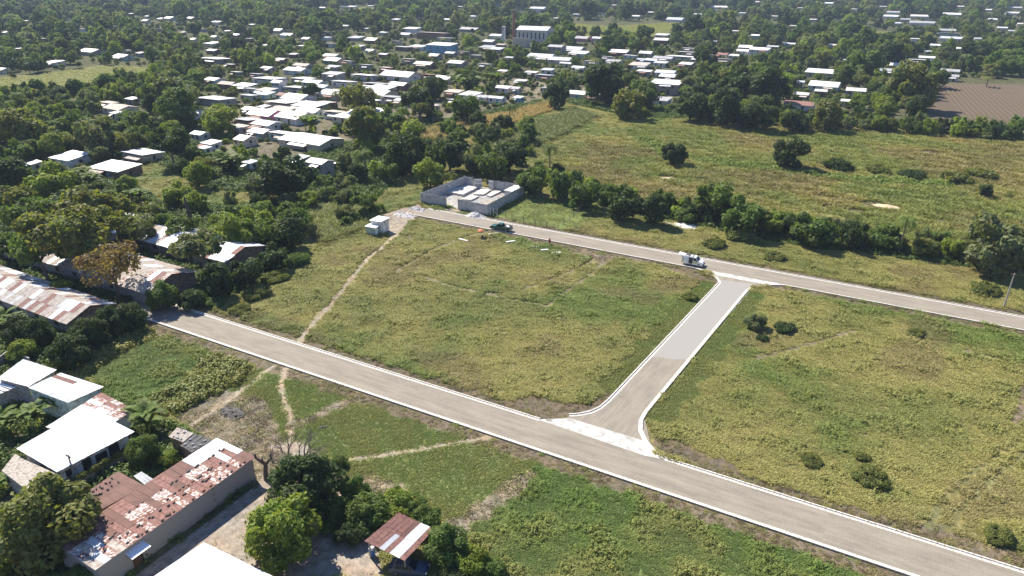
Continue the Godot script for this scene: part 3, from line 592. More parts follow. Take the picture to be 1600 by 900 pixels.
	["U", "green", -292.6, -166.9, 3.43, "green bushy tree, second this side of the left meadow"],
	["B", "green", -16.7, -165.5, 1.95, "green bush, first this side of the stubble field"],
	["U", "green", -6.4, -169.4, 1.92, "green bushy tree, first this side of the stubble field"],
	["U", "dark", -247.7, -178.2, 3.29, "dark green bushy tree, first beyond the white gable house"],
	["U", "bright", -81.0, -176.0, 2.38, "bright green bushy tree, first beyond the fenced lawn"],
	["U", "bright", -317.4, -209.1, 3.94, "bright green bushy tree, second right of the left meadow"],
]
# the many smaller trees between and behind them: form and tone (two digits), x, z, crown radius in decimetres
const WOOD := [
	2,-321,-170,36, 13,-54,-467,50, 2,-177,-149,26, 20,-58,-368,40, 20,-266,-150,31, 21,-241,-159,30, 14,-340,-191,38, 2,-328,-239,42, 0,-191,-302,41, 34,15,-166,17, 21,-283,-142,31, 23,-217,-157,29,
	20,24,-304,30, 21,-301,-146,32, 20,-34,-167,20, 21,31,-496,47, 22,-60,-170,22, 24,-316,-154,33, 2,-21,-401,41, 1,46,-513,48, 1,-297,-162,33, 24,-144,-158,25, 20,-87,-182,24, 0,1,-406,40,
	13,29,-479,45, 21,31,-313,30, 14,-143,-340,41, 21,-163,-212,30, 24,-328,-167,35, 2,-342,-237,42, 14,-264,-131,28, 22,-324,-200,37, 30,18,-171,17, 3,-236,-164,30, 1,-266,-193,34, 13,-200,-232,34,
	30,-28,-168,19, 22,-133,-159,24, 11,-316,-246,41, 30,-14,-166,18, 14,-317,-234,40, 22,-346,-305,48, 32,-5,-172,18, 1,-279,-161,31, 4,-145,-117,20, 24,-344,-225,40, 21,-37,-471,47, 11,44,-536,49,
	20,-3,-434,42, 2,-64,-400,42, 20,-61,-393,41, 22,-224,-159,28, 2,13,-300,29, 3,-359,-269,45, 22,-352,-176,36, 1,-91,-174,23, 0,-345,-267,43, 20,-76,-443,46, 14,-80,-306,34, 21,-121,-197,26,
	23,-54,-474,47, 20,-236,-170,29, 21,-444,-243,46, 20,-349,-181,36, 2,-334,-163,33, 21,-35,-292,30, 1,-175,-109,21, 23,-259,-160,29, 1,-298,-169,32, 32,-47,-171,20, 0,-438,-236,44, 21,-129,-181,25,
	20,-327,-228,38, 20,-20,-303,30, 30,-58,-168,20, 24,-127,-216,27, 21,-76,-296,32, 13,-218,-149,26, 22,-31,-294,30, 21,-53,-170,20, 23,-370,-321,48, 21,-72,-168,21, 1,-344,-249,41, 13,-342,-181,34,
	0,-34,-507,48, 20,-314,-160,31, 21,-112,-198,25, 0,-60,-286,30, 21,-211,-154,26, 2,-413,-303,48, 21,-29,-535,50, 11,-389,-299,47, 21,-411,-296,47, 0,-338,-204,36, 23,-56,-164,19, 14,-57,-314,32,
	22,-32,-458,43, 0,-12,-397,37, 20,-341,-220,37, 24,-57,-288,29, 4,-301,-173,31, 21,-322,-211,35, 21,-341,-175,33, 13,-70,-488,47, 0,-361,-332,47, 24,-229,-140,25, 2,4,-298,27, 23,-251,-153,27,
	0,-142,-216,27, 30,-18,-171,18, 22,-294,-154,29, 22,-31,-426,39, 0,-69,-284,29, 32,22,-166,15, 23,-27,-295,28, 23,-37,-171,18, 20,-134,-324,36, 20,-314,-219,35, 20,-78,-176,21, 24,-30,-404,37,
	20,-146,-322,36, 24,6,-172,16, 4,-389,-353,50, 0,31,-306,26, 22,-295,-215,34, 4,-64,-333,33, 32,6,-169,16, 32,-15,-169,17, 21,-64,-174,20, 21,1,-304,27, 21,-41,-503,46, 21,-279,-149,27,
	24,-309,-155,29, 1,-200,-314,37, 24,-334,-174,32, 13,-487,-284,48, 32,-47,-165,18, 20,-150,-173,23, 22,-290,-158,29, 0,-288,-216,33, 21,-323,-193,33, 31,-71,-173,20, 2,-110,-314,33, 3,-314,-170,30,
	21,-437,-312,48, 4,-458,-247,43, 23,-365,-283,42, 22,-84,-174,20, 21,49,-555,45, 21,-118,-331,35, 14,-281,-170,29, 2,-308,-357,45, 13,-54,-305,29, 11,-87,-454,43, 2,-358,-253,39, 4,-17,-554,48,
	3,-93,-183,21, 31,-76,-172,20, 0,21,-492,41, 14,24,-310,26, 2,-60,-385,36, 22,-153,-179,24, 2,-264,-187,29, 24,-21,-529,46, 22,-30,-165,17, 13,-83,-353,34, 30,-44,-169,18, 21,-28,-300,28,
	20,-58,-297,29, 23,-91,-421,40, 2,38,-561,46, 20,-408,-290,44, 20,-361,-276,40, 22,-276,-203,31, 21,-148,-217,26, 2,-52,-559,49, 20,-309,-209,33, 0,15,-306,26, 20,-454,-332,49, 20,-286,-151,27,
	24,-210,-113,21, 2,-12,-296,26, 13,-19,-565,48, 3,-64,-366,34, 21,16,-312,26, 20,-66,-477,43, 20,-191,-493,50, 0,-340,-213,34, 22,-480,-334,50, 23,-444,-237,41, 0,-403,-351,48, 14,-378,-292,42,
	11,-390,-306,43, 24,-330,-271,38, 24,-300,-182,30, 11,-81,-465,42, 0,-324,-237,35, 21,-183,-504,50, 0,-408,-347,47, 20,-461,-272,44, 22,-348,-322,42, 20,-111,-301,30, 20,-346,-231,35, 13,-63,-516,45,
	13,-104,-190,22, 14,-65,-357,33, 1,-66,-295,28, 2,-60,-500,44, 22,-32,-500,42, 23,-21,-584,48, 31,-150,-135,19, 4,-250,-163,26, 22,-53,-536,46, 21,-385,-368,47, 21,-283,-137,25, 21,-156,-329,34,
	11,-284,-229,32, 1,-524,-321,50, 20,-532,-309,49, 22,-138,-106,16, 30,9,-169,15, 0,-422,-363,48, 24,1,-301,25, 22,4,-308,26, 20,8,-305,25, 13,-29,-479,40, 14,-542,-326,50, 21,-380,-285,40,
	2,-288,-454,49, 2,-16,-535,44, 22,-87,-385,35, 4,-25,-559,46, 31,23,-170,14, 21,-139,-208,24, 21,-167,-149,20, 20,-75,-400,35, 20,-110,-206,22, 4,-387,-280,39, 0,-474,-248,41, 30,19,-168,14,
	24,-17,-297,25, 24,-278,-142,24, 21,-470,-240,40, 2,-24,-344,29, 20,-65,-287,26, 1,-331,-296,38, 2,-81,-433,38, 21,-7,-300,25, 32,-75,-179,19, 21,-3,-298,25, 23,13,-303,24, 22,-59,-165,17,
	3,-155,-341,34, 20,-45,-298,26, 24,-447,-328,45, 23,-306,-170,27, 24,-4,-448,36, 1,-234,-480,47, 0,-513,-331,48, 24,-91,-326,30, 30,-62,-166,17, 2,-149,-371,36, 21,-539,-272,44, 1,-546,-315,48,
	22,-122,-184,21, 22,20,-312,24, 30,-90,-180,19, 0,-87,-307,28, 3,-270,-227,30, 24,-253,-167,25, 22,2,-165,14, 1,42,-491,36, 3,-72,-286,26, 0,44,-526,39, 2,-77,-510,43, 2,-113,-184,20, 11,-73,-367,32,
	23,-330,-260,34, 21,-67,-290,26, 13,-120,-213,22, 13,-72,-594,48, 22,-352,-250,35, 22,-283,-199,28, 22,-62,-411,34, 24,-356,-279,37, 31,-86,-179,19, 4,-582,-318,49, 2,-43,-290,25, 23,-5,-166,14,
	13,-322,-232,32, 23,-402,-299,40, 24,-39,-495,40, 11,-472,-348,46, 20,-73,-546,45, 32,-68,-175,18, 21,-273,-161,25, 0,44,-663,48, 0,-11,-411,32, 0,-249,-519,50, 20,-114,-599,50, 13,-196,-531,48,
	22,-318,-223,31, 23,-27,-545,42, 21,-331,-185,29, 32,-79,-180,18, 32,-205,-112,18, 24,-34,-523,41, 21,-115,-190,20, 0,-75,-391,33, 20,-443,-335,44, 2,-179,-290,30, 1,-95,-400,35, 0,12,-307,24,
	21,-89,-177,18, 0,-10,-303,24, 20,-321,-287,35, 1,-582,-298,47, 2,-79,-339,29, 21,-71,-466,38, 2,-32,-319,26, 2,-506,-284,43, 20,-34,-338,28, 13,-350,-272,35, 21,-490,-292,42, 14,-158,-196,22,
	13,-502,-293,43, 20,-171,-563,49, 30,-55,-169,16, 23,-524,-342,47, 24,5,-551,41, 4,2,-416,32, 21,4,-305,24, 0,-271,-149,23, 3,-513,-317,45, 24,-404,-383,45, 24,-60,-458,37, 0,-103,-587,48,
	22,-44,-293,25, 23,-178,-509,45, 11,-505,-325,45, 1,-481,-261,39, 0,-200,-497,45, 4,-2,-422,32, 0,-336,-227,31, 31,-169,-109,16, 11,-477,-267,40, 2,-212,-327,33, 11,-324,-339,39, 22,-25,-302,24,
	22,-88,-332,29, 20,-14,-303,24, 24,-22,-294,24, 23,-464,-245,37, 20,-554,-335,47, 0,-227,-441,42, 11,-92,-366,31, 21,-201,-537,47, 11,-96,-337,29, 2,-474,-311,42, 1,-407,-319,40, 21,-106,-535,43,
	1,-396,-344,41, 32,-25,-167,15, 1,-128,-348,31, 1,-496,-251,39, 20,-267,-199,26, 0,-440,-329,42, 1,-337,-264,33, 24,-348,-238,32, 0,53,-647,45, 21,-564,-341,47, 23,-82,-458,37, 20,-557,-323,46,
	0,-58,-594,45, 22,-467,-270,39, 2,-195,-468,42, 21,-527,-305,43, 22,-62,-296,25, 21,-69,-413,33, 0,-413,-357,42, 21,-98,-371,31, 14,-28,-525,39, 4,-461,-356,44, 3,-447,-320,41, 13,-438,-371,44,
	1,-21,-618,45, 20,-136,-177,19, 22,-513,-358,46, 24,-54,-295,24, 11,-221,-254,28, 4,-556,-306,44, 2,27,-604,42, 22,-86,-410,33, 20,-576,-332,46, 34,-138,-170,19, 1,-75,-316,26, 2,-525,-286,41,
	20,-92,-177,17, 22,-132,-235,23, 23,-348,-254,32, 14,-441,-262,36, 23,53,-620,42, 21,27,-302,21, 23,-108,-408,34, 11,-103,-414,34, 20,2,-169,13, 21,-11,-387,28, 2,31,-310,22, 21,-215,-531,46,
	21,-28,-598,43, 20,-17,-303,23, 11,-333,-218,29, 24,-139,-583,46, 14,-494,-374,45, 23,40,-610,41, 0,-582,-337,46, 32,-47,-167,15, 34,-56,-171,16, 22,8,-588,41, 4,-6,-378,27, 2,-259,-197,25,
	2,-70,-496,38, 32,-208,-107,17, 20,-34,-547,40, 32,-51,-166,15, 21,45,-563,38, 2,-49,-290,23, 0,-208,-381,35, 22,-284,-447,42, 24,16,-503,35, 32,-158,-145,17, 3,-210,-537,45, 33,-84,-181,17,
	22,-53,-493,36, 22,-76,-535,40, 14,-62,-422,32, 22,-82,-416,32, 21,-23,-392,28, 24,-489,-273,38, 21,-357,-258,32, 24,-70,-566,41, 0,-87,-443,34, 34,-53,-164,15, 20,-457,-236,34, 33,-29,-171,14,
	21,-328,-223,28, 23,-399,-289,35, 24,-37,-478,34, 22,-480,-241,35, 3,31,-538,36, 14,-162,-568,45, 11,26,-313,21, 22,-476,-364,43, 13,-52,-298,23, 21,-379,-364,39, 22,-496,-350,42, 14,-6,-458,32,
	20,46,-574,37, 20,-40,-293,22, 20,-332,-180,25, 2,-462,-254,35, 33,-34,-164,14, 22,35,-505,33, 22,-285,-208,25, 21,0,-297,21, 4,-76,-569,41, 22,-434,-403,43, 4,-475,-356,42, 24,-10,-299,21,
	0,-77,-577,42, 2,12,-310,21, 22,-19,-300,22, 24,-137,-506,39, 31,-96,-188,17, 24,-301,-224,27, 21,-31,-419,30, 2,18,-303,21, 20,-197,-514,42, 2,40,-639,41, 11,-49,-544,38, 1,-69,-293,23,
	21,-358,-402,40, 3,-52,-293,22, 13,-99,-360,28, 11,18,-308,21, 33,-201,-116,16, 20,-499,-274,37, 1,-401,-340,37, 21,-554,-343,43, 4,-487,-266,36, 1,-198,-358,31, 20,-603,-318,43, 21,-354,-366,37,
	2,-89,-480,35, 13,-8,-296,21, 3,-559,-289,40, 20,-25,-472,32, 21,-5,-306,21, 22,-86,-176,16, 2,-396,-310,35, 24,-269,-336,32, 13,-233,-391,34, 3,39,-587,37, 20,-34,-297,22, 11,-236,-473,40,
	23,46,-587,37, 1,-303,-178,23, 20,-140,-347,28, 11,-81,-373,28, 0,-183,-438,35, 32,-106,-202,18, 34,22,-302,20, 24,39,-546,34, 13,23,-503,32, 14,-48,-601,41, 23,-44,-456,32, 23,35,-625,39,
	21,3,-499,33, 1,-204,-342,30, 2,-30,-301,21, 1,-486,-393,43, 22,-417,-325,36, 20,-57,-619,42, 2,-71,-615,42, 11,-512,-346,41, 20,-15,-541,36, 0,-367,-335,35, 22,-33,-445,30, 21,-72,-291,22,
	20,-30,-587,39, 21,-289,-303,30, 20,-489,-347,40, 22,-339,-317,33, 23,-34,-302,21, 2,-42,-572,38, 14,-494,-280,36, 20,-525,-331,40, 0,-138,-526,39, 24,-136,-513,38, 2,-575,-306,40, 20,5,-561,36,
	3,-56,-633,42, 2,-77,-585,40, 20,-481,-349,39, 21,-73,-177,15, 14,-493,-360,40, 23,-503,-356,40, 14,-365,-258,30, 21,-180,-302,26, 20,-394,-443,42, 21,-273,-309,30, 1,-197,-479,37, 24,-199,-333,29,
	21,-41,-296,21, 20,28,-306,19, 24,-296,-208,24, 21,-486,-341,39, 22,-404,-362,37, 22,-132,-358,28, 22,-124,-572,40, 4,-183,-431,34, 21,-347,-260,29, 31,-124,-204,18, 20,-481,-274,34, 20,-4,-648,41,
	4,46,-640,39, 13,-206,-547,41, 34,-155,-211,20, 20,-366,-413,39, 23,-497,-332,38, 23,-109,-372,28, 22,-40,-427,29, 22,-363,-374,36, 1,-232,-426,35, 1,-498,-321,37, 21,-383,-431,40, 14,-146,-357,28,
	23,-64,-168,14, 2,-16,-576,37, 11,-218,-375,31, 22,-393,-286,32, 31,-134,-222,19, 21,-64,-618,41, 24,-371,-392,37, 0,12,-534,33, 20,-75,-294,22, 21,-15,-299,20, 24,8,-301,19, 23,-308,-194,23,
	21,-186,-454,35, 22,-60,-464,31, 21,-11,-421,27, 22,-210,-366,30, 2,-481,-387,40, 24,-153,-543,39, 4,-375,-275,30, 21,-437,-280,32, 11,-521,-312,37, 1,-426,-332,35, 3,-529,-296,36, 1,-353,-313,32,
	22,-506,-258,33, 14,-457,-391,39, 3,-33,-554,35, 11,-321,-332,32, 21,-90,-184,15, 1,-319,-397,35, 24,-25,-641,40, 0,-145,-554,39, 30,-216,-135,17, 1,-339,-184,23, 22,-81,-495,33, 30,8,-308,19,
	14,-85,-608,40, 20,-421,-370,37, 0,-61,-289,20, 2,-168,-358,28, 20,35,-673,39, 22,-318,-198,23, 2,-310,-214,24, 23,-82,-171,14, 31,-183,-159,17, 21,-475,-258,32, 24,-46,-566,36, 1,-45,-589,37,
	13,-431,-338,35, 22,-332,-200,24, 34,-70,-170,14, 20,-65,-524,34, 20,-206,-325,27, 23,-335,-239,26, 24,-123,-519,35, 22,-369,-266,29, 32,-75,-175,14, 2,-64,-291,20, 31,-82,-179,14, 13,-522,-361,39,
	20,-52,-288,20, 20,52,-610,34, 24,-86,-614,39, 0,-364,-457,39, 2,-447,-283,32, 31,1,-308,19, 11,33,-523,30, 21,-558,-282,35, 0,-473,-341,36, 20,56,-693,39, 30,-78,-171,14, 0,-13,-446,27,
	24,-167,-545,37, 2,-544,-302,35, 31,-41,-299,20, 32,22,-307,18, 3,-8,-596,35, 24,-263,-330,28, 32,-87,-173,14, 2,-93,-410,27, 13,-131,-580,38, 20,-21,-605,36, 30,-160,-231,19, 14,-432,-317,33,
	20,-236,-397,31, 31,-2,-304,19, 2,-24,-539,32, 14,-245,-525,38, 21,-48,-296,20, 22,-533,-357,38, 31,-230,-130,16, 20,46,-605,34, 22,-419,-396,36, 21,-538,-291,34, 2,-525,-368,38, 1,-431,-374,35,
	4,-486,-332,35, 2,28,-516,29, 3,13,-490,28, 0,-333,-234,25, 21,-165,-555,37, 32,-38,-298,19, 22,52,-665,36, 2,-123,-562,36, 23,-0,-475,28, 0,-47,-530,32, 23,-226,-448,33, 0,-570,-343,38,
	4,-609,-313,37, 21,-351,-400,34, 22,16,-545,31, 22,-380,-343,32, 14,-157,-519,34, 20,-211,-336,26, 24,-539,-346,37, 21,-371,-286,28, 0,-54,-530,32, 32,-194,-145,15, 24,-441,-346,33, 3,-81,-478,30,
	2,-23,-628,36, 1,-181,-402,29, 22,56,-676,36, 11,-94,-598,36, 1,-410,-406,36, 14,-607,-326,37, 3,-88,-598,36, 30,-23,-298,18, 21,-352,-267,26, 0,-10,-581,33, 30,-129,-240,18, 11,-52,-573,34,
	2,-61,-432,26, 22,-511,-306,33, 4,-540,-310,34, 14,-424,-321,31, 2,31,-578,31, 1,-341,-274,26, 22,-567,-334,36, 3,-363,-322,29, 22,-367,-352,31, 0,-28,-635,36, 22,-93,-180,14, 4,-496,-366,35,
	23,-232,-339,26, 21,-6,-588,33, 22,-214,-400,29, 4,-274,-376,29, 11,-339,-350,30, 21,-240,-440,32, 11,-546,-294,33, 34,-161,-178,16, 0,-352,-358,31, 33,-55,-291,18, 24,-59,-292,18, 0,-476,-253,29,
	34,-75,-287,19, 4,-96,-432,27, 23,-95,-185,14, 20,-386,-337,30, 20,-301,-353,29, 20,-492,-258,29, 24,-500,-286,31, 24,-116,-514,31, 2,-293,-346,28, 2,-181,-531,34, 23,-134,-551,34, 21,-483,-249,28,
	23,21,-642,34, 22,-78,-293,19, 21,-383,-404,33, 2,-248,-444,31, 20,-380,-330,29, 24,-212,-375,27, 22,-321,-373,30, 22,-282,-361,28, 21,-589,-299,34, 20,-462,-327,31, 24,-468,-235,27, 33,-216,-123,14,
	21,-232,-454,31, 0,-302,-448,33, 13,-111,-576,34, 21,-79,-554,32, 21,-208,-524,34, 1,-389,-404,33, 22,-281,-438,32, 21,-37,-578,32, 2,-240,-426,30, 2,-277,-386,29, 20,-544,-352,34, 11,-460,-348,32,
	13,-509,-353,33, 1,-375,-352,30, 0,-506,-374,34, 21,-50,-552,30, 23,-340,-309,26, 11,-154,-474,29, 34,-222,-164,16, 32,-156,-225,17, 13,-445,-412,34, 31,-187,-145,14, 22,-303,-480,34, 2,-134,-565,33,
	1,44,-650,32, 2,-43,-538,29, 14,-502,-340,32, 22,-132,-498,30, 20,-416,-316,28, 1,-450,-383,33, 20,-428,-361,31, 2,-69,-578,32, 1,-206,-394,26, 33,-141,-148,13, 23,-566,-349,34, 20,-231,-504,32,
	21,22,-573,29, 22,-28,-609,32, 20,-201,-520,32, 13,-37,-532,28, 1,-544,-339,32, 23,-569,-298,31, 1,-516,-368,33, 13,27,-595,29, 1,-123,-528,30, 24,-405,-306,27, 2,-347,-371,28, 11,-63,-491,26,
	21,-362,-381,29, 20,-228,-494,31, 3,-122,-504,29, 11,-338,-376,28, 22,-79,-517,28, 24,-463,-339,30, 0,17,-564,28, 2,-341,-386,29, 23,-514,-285,28, 21,-271,-470,31, 14,-488,-354,31, 23,-240,-409,27,
	22,-354,-373,28, 13,-337,-413,30, 4,-72,-621,32, 4,-361,-339,27, 21,-238,-491,31, 0,-199,-507,30, 20,-465,-300,27, 20,-332,-344,26, 2,-253,-512,32, 11,-74,-528,28, 32,-164,-220,16, 0,-43,-581,29,
	21,42,-599,28, 3,-488,-378,31, 21,-231,-433,27, 24,-385,-376,29, 20,10,-605,29, 20,-303,-489,32, 13,-328,-372,27, 22,-425,-309,26, 22,-310,-483,31, 20,-157,-484,27, 2,-67,-532,27, 20,-242,-501,30,
	32,-186,-201,15, 22,1,-573,27, 11,-389,-436,31, 0,54,-627,28, 14,-397,-386,29, 14,-212,-544,31, 32,-233,-183,15, 32,-207,-130,12, 13,-103,-571,29, 34,-39,-320,17, 21,-378,-372,27, 31,-274,-176,16,
	20,-562,-327,30, 2,-373,-421,29, 4,-350,-438,29, 30,-210,-145,13, 20,-66,-607,30, 23,-57,-579,28, 21,-535,-341,29, 24,-548,-330,29, 21,-105,-605,30, 33,-244,-183,15, 23,-496,-298,26, 3,-21,-595,28,
	14,-612,-319,30, 22,33,-648,29, 32,-234,-192,15, 3,-35,-567,27, 21,-236,-461,27, 22,-381,-397,28, 21,-189,-527,29, 32,-166,-240,16, 2,-116,-561,28, 0,-196,-488,27, 31,-166,-197,14, 20,-482,-370,29,
	4,-544,-358,30, 1,-521,-301,27, 3,-516,-295,26, 2,-133,-588,29, 24,47,-628,27, 11,-74,-560,27, 21,-404,-397,28, 23,-127,-587,29, 1,-128,-535,27, 30,-181,-194,14, 11,-538,-362,29, 31,-307,-198,17,
	23,-452,-348,26, 33,-197,-159,13, 2,38,-653,28, 1,-336,-425,27, 22,-523,-349,28, 22,-55,-585,27, 21,-410,-394,27, 21,-306,-442,27, 0,-339,-475,29, 33,-210,-120,11, 4,-143,-546,27, 4,-188,-513,27,
	11,-60,-627,29, 4,-152,-560,28, 20,-155,-571,28, 20,-571,-328,28, 13,-290,-471,27, 14,-36,-606,27, 34,-274,-166,14, 0,-304,-460,27, 4,-317,-452,27, 21,-309,-450,26, 30,-113,-292,15, 23,-84,-584,26,
	31,-27,-366,16, 23,-482,-363,26, 1,-141,-577,27, 21,-191,-549,27, 34,-156,-280,16, 31,-214,-109,10, 30,-264,-162,13, 24,-362,-450,27, 32,-41,-375,17, 32,-220,-112,10, 11,-323,-463,26, 14,-5,-655,27,
	31,-45,-344,15, 30,-102,-319,16, 30,-215,-275,16, 31,-252,-262,17, 22,-434,-411,26, 31,-233,-244,15, 2,-256,-519,26, 33,-190,-223,14, 32,-251,-198,14, 32,-175,-200,12, 31,-267,-242,16,
	30,-195,-151,11, 31,-261,-227,15, 31,-148,-305,15, 31,-46,-323,14, 33,-311,-259,17, 32,-176,-323,16, 32,-288,-245,16, 33,-208,-274,15, 30,-187,-243,14, 31,-266,-168,12, 33,-301,-206,14,
	32,-116,-358,16, 32,-217,-248,14, 32,-210,-198,12, 30,-233,-266,15, 32,-211,-290,15, 33,-203,-287,15, 31,-47,-408,16, 34,-261,-252,15, 34,-42,-419,16, 31,-184,-237,13, 30,-430,-221,17,
	32,-163,-305,15, 30,-192,-329,16, 31,-212,-259,14, 34,-252,-300,16, 32,-170,-349,16, 30,-194,-241,13, 30,-24,-453,17, 31,-234,-237,13, 34,-187,-317,15, 32,-224,-305,15, 30,-189,-291,14,
	34,-211,-164,10, 31,-248,-208,13, 33,-12,-433,16, 32,-141,-391,17, 30,-261,-284,15, 33,-227,-311,15, 33,-44,-312,12, 30,-182,-267,13, 30,-204,-246,13, 32,-264,-297,15, 34,-262,-203,12,
	34,-224,-365,17, 33,-170,-291,13, 32,-176,-261,13, 30,-21,-428,15, 30,-288,-333,17, 31,-35,-359,13, 31,-94,-441,17, 32,-213,-223,12, 32,-288,-192,12, 31,-208,-282,14, 33,-171,-252,12,
	31,-278,-249,14, 30,-128,-380,15, 31,-90,-291,12, 30,-294,-290,15, 34,-196,-323,15, 32,-192,-196,10, 33,-47,-477,17, 30,-236,-203,11, 32,-271,-236,13, 34,-145,-377,15, 31,-162,-335,14,
	32,-243,-214,12, 31,-296,-320,16, 32,-40,-411,14, 31,-318,-301,16, 34,-230,-358,16, 30,-240,-308,15, 31,-109,-355,14, 31,-307,-266,15, 33,-277,-186,11, 34,-211,-308,14, 31,-281,-260,14,
	30,-215,-349,15, 34,-436,-251,16, 33,-283,-194,12, 31,-122,-373,14, 30,-165,-273,12, 30,-201,-280,13, 31,-107,-436,16, 33,-445,-227,15, 30,-149,-402,16, 30,-279,-315,15, 33,-298,-335,16,
	30,-131,-455,17, 32,-48,-368,13, 32,-271,-183,11, 30,-252,-339,15, 34,-175,-228,11, 31,-246,-368,16, 32,-357,-286,15, 31,-125,-365,14, 32,-198,-201,10, 32,-307,-252,13, 31,-264,-265,13,
	31,-449,-269,16, 31,-42,-364,12, 32,-46,-497,16, 30,-98,-466,16, 33,-416,-286,16, 30,-199,-262,12, 33,-314,-329,16, 31,-4,-490,15, 34,-438,-286,16, 33,-282,-179,11, 34,-46,-337,11, 31,-23,-444,14,
	30,-89,-494,16, 33,-195,-415,16, 32,-150,-430,16, 30,-116,-403,14, 31,-156,-404,15, 32,-134,-482,17, 31,-523,-272,17, 33,-298,-385,17, 30,-126,-419,15, 34,-439,-301,16, 32,13,-570,17,
	31,-250,-254,12, 34,-196,-450,17, 33,-54,-381,12, 31,-275,-268,13, 31,-256,-211,11, 31,-298,-313,14, 34,-296,-198,11, 32,-93,-301,11, 31,-224,-340,14, 30,-120,-311,11, 30,-274,-320,14,
	32,-449,-259,15, 31,-40,-354,11, 32,-48,-448,14, 30,-408,-335,17, 30,-136,-434,15, 31,-217,-359,14, 30,-324,-380,16, 34,-117,-488,16, 30,-173,-478,17, 34,-57,-400,13, 34,-151,-382,14,
	34,-286,-175,10, 31,-239,-383,15, 33,-456,-283,16, 32,-353,-383,17, 33,-208,-414,15, 33,-280,-305,13, 33,-270,-344,14, 30,-217,-298,12, 32,-333,-392,17, 32,-219,-444,16, 32,-269,-365,15,
	32,-174,-456,16, 34,-38,-382,12, 34,-154,-391,14, 30,-244,-417,16, 33,-342,-289,14, 32,-221,-388,15, 31,-24,-353,11, 34,-234,-277,12, 30,-102,-306,11, 31,-274,-442,17, 30,-50,-520,16,
	33,-114,-377,13, 31,-301,-242,12, 34,-321,-360,15, 32,-245,-287,12, 34,-126,-386,13, 32,-91,-526,16, 33,-120,-463,15, 30,-190,-355,13, 30,-53,-374,12, 31,-108,-391,13, 32,-265,-213,10,
	34,-299,-372,15, 30,-157,-320,12, 30,-447,-254,14, 32,-381,-384,16, 30,-146,-451,15, 30,-1,-606,17, 32,-6,-517,14, 31,-279,-330,13, 33,-154,-349,12, 30,-298,-420,16, 31,-311,-419,16, 33,-166,-473,15,
	32,-160,-295,11, 31,-445,-291,15, 30,-294,-399,15, 32,-98,-536,16, 31,-237,-418,15, 30,-240,-329,13, 32,-104,-511,15, 32,-361,-390,16, 33,-289,-418,16, 32,-167,-330,12, 34,-181,-358,12,
	33,-249,-332,13, 30,-176,-381,13, 34,-465,-318,15, 33,-145,-412,13, 31,-127,-449,14, 33,-260,-338,13, 34,-27,-386,11, 31,-461,-305,15, 31,-87,-509,15, 30,-170,-514,16, 31,-422,-283,14,
	34,-372,-315,14, 32,-135,-379,12, 31,-275,-411,15, 31,-355,-414,16, 30,-345,-397,15, 33,21,-623,16, 33,-253,-427,15, 31,2,-518,14, 32,-199,-384,13, 32,-61,-548,15, 30,-238,-363,13, 31,-221,-406,14,
	31,-359,-430,16, 30,-266,-485,16, 31,-251,-387,14, 33,-304,-318,13, 33,-253,-244,10, 33,-350,-445,17, 31,-422,-387,16, 32,-330,-399,15, 32,-313,-402,15, 33,-18,-484,13, 33,-311,-322,13,
	32,-244,-342,12, 31,-365,-309,13, 31,-261,-409,14, 30,-156,-441,14, 33,-357,-439,16, 30,-177,-407,13, 31,30,-680,17, 34,-267,-475,16, 30,-217,-340,12, 30,-7,-506,13, 31,-365,-427,16, 33,-260,-382,13,
	34,-148,-505,15, 34,-75,-502,14, 34,-398,-400,16, 33,-13,-648,16, 33,-465,-401,17, 30,-172,-398,13, 32,-106,-455,13, 32,-361,-296,13, 31,-340,-459,16, 30,-275,-243,10, 33,-210,-315,11, 34,7,-623,15,
	32,-121,-424,12, 33,25,-533,13, 32,13,-623,15, 31,-135,-403,12, 31,-485,-300,14, 30,7,-472,12, 34,-218,-518,16, 33,-393,-418,16, 30,-124,-511,14, 30,-372,-301,13, 34,-97,-389,11, 30,-194,-344,11,
	31,-240,-282,10, 31,-201,-300,10, 34,-277,-454,15, 34,15,-662,16, 33,-424,-407,16, 32,-268,-356,12, 31,-372,-457,16, 33,-432,-240,12, 33,-249,-435,14, 33,-421,-293,13, 31,-404,-327,13, 31,1,-510,12,
	31,-213,-420,13, 30,-108,-487,13, 32,-291,-263,10, 31,-185,-560,16, 32,-466,-372,15, 30,-315,-430,15, 31,-257,-492,15, 32,-430,-281,13, 33,-224,-534,16, 34,-13,-587,14, 30,-177,-554,15,
	30,-120,-430,12, 30,-21,-415,10, 32,-58,-561,14, 32,-498,-267,13, 31,-91,-585,15, 31,-426,-416,15, 31,-314,-346,12, 34,-200,-442,13, 34,-6,-625,15, 32,-191,-337,11, 32,-228,-461,14, 34,-342,-449,15,
	33,-435,-421,16, 31,-286,-400,13, 30,-205,-490,14, 31,-118,-587,15, 34,-112,-477,13, 31,-390,-389,14, 32,-149,-518,14, 31,-312,-395,13, 32,-387,-347,13, 31,-474,-371,15, 34,-163,-491,14,
	31,-292,-448,14, 30,-413,-385,14, 32,-102,-473,12, 31,-168,-531,15, 33,-264,-437,14, 33,-255,-453,14, 34,-267,-371,12, 31,-17,-642,15, 30,-113,-457,12, 32,-372,-346,13, 33,-193,-441,13,
	33,-354,-453,15, 30,-238,-297,10, 30,-226,-518,15, 34,-157,-526,14, 30,-302,-380,13, 32,-405,-428,15, 32,-346,-296,11,
]
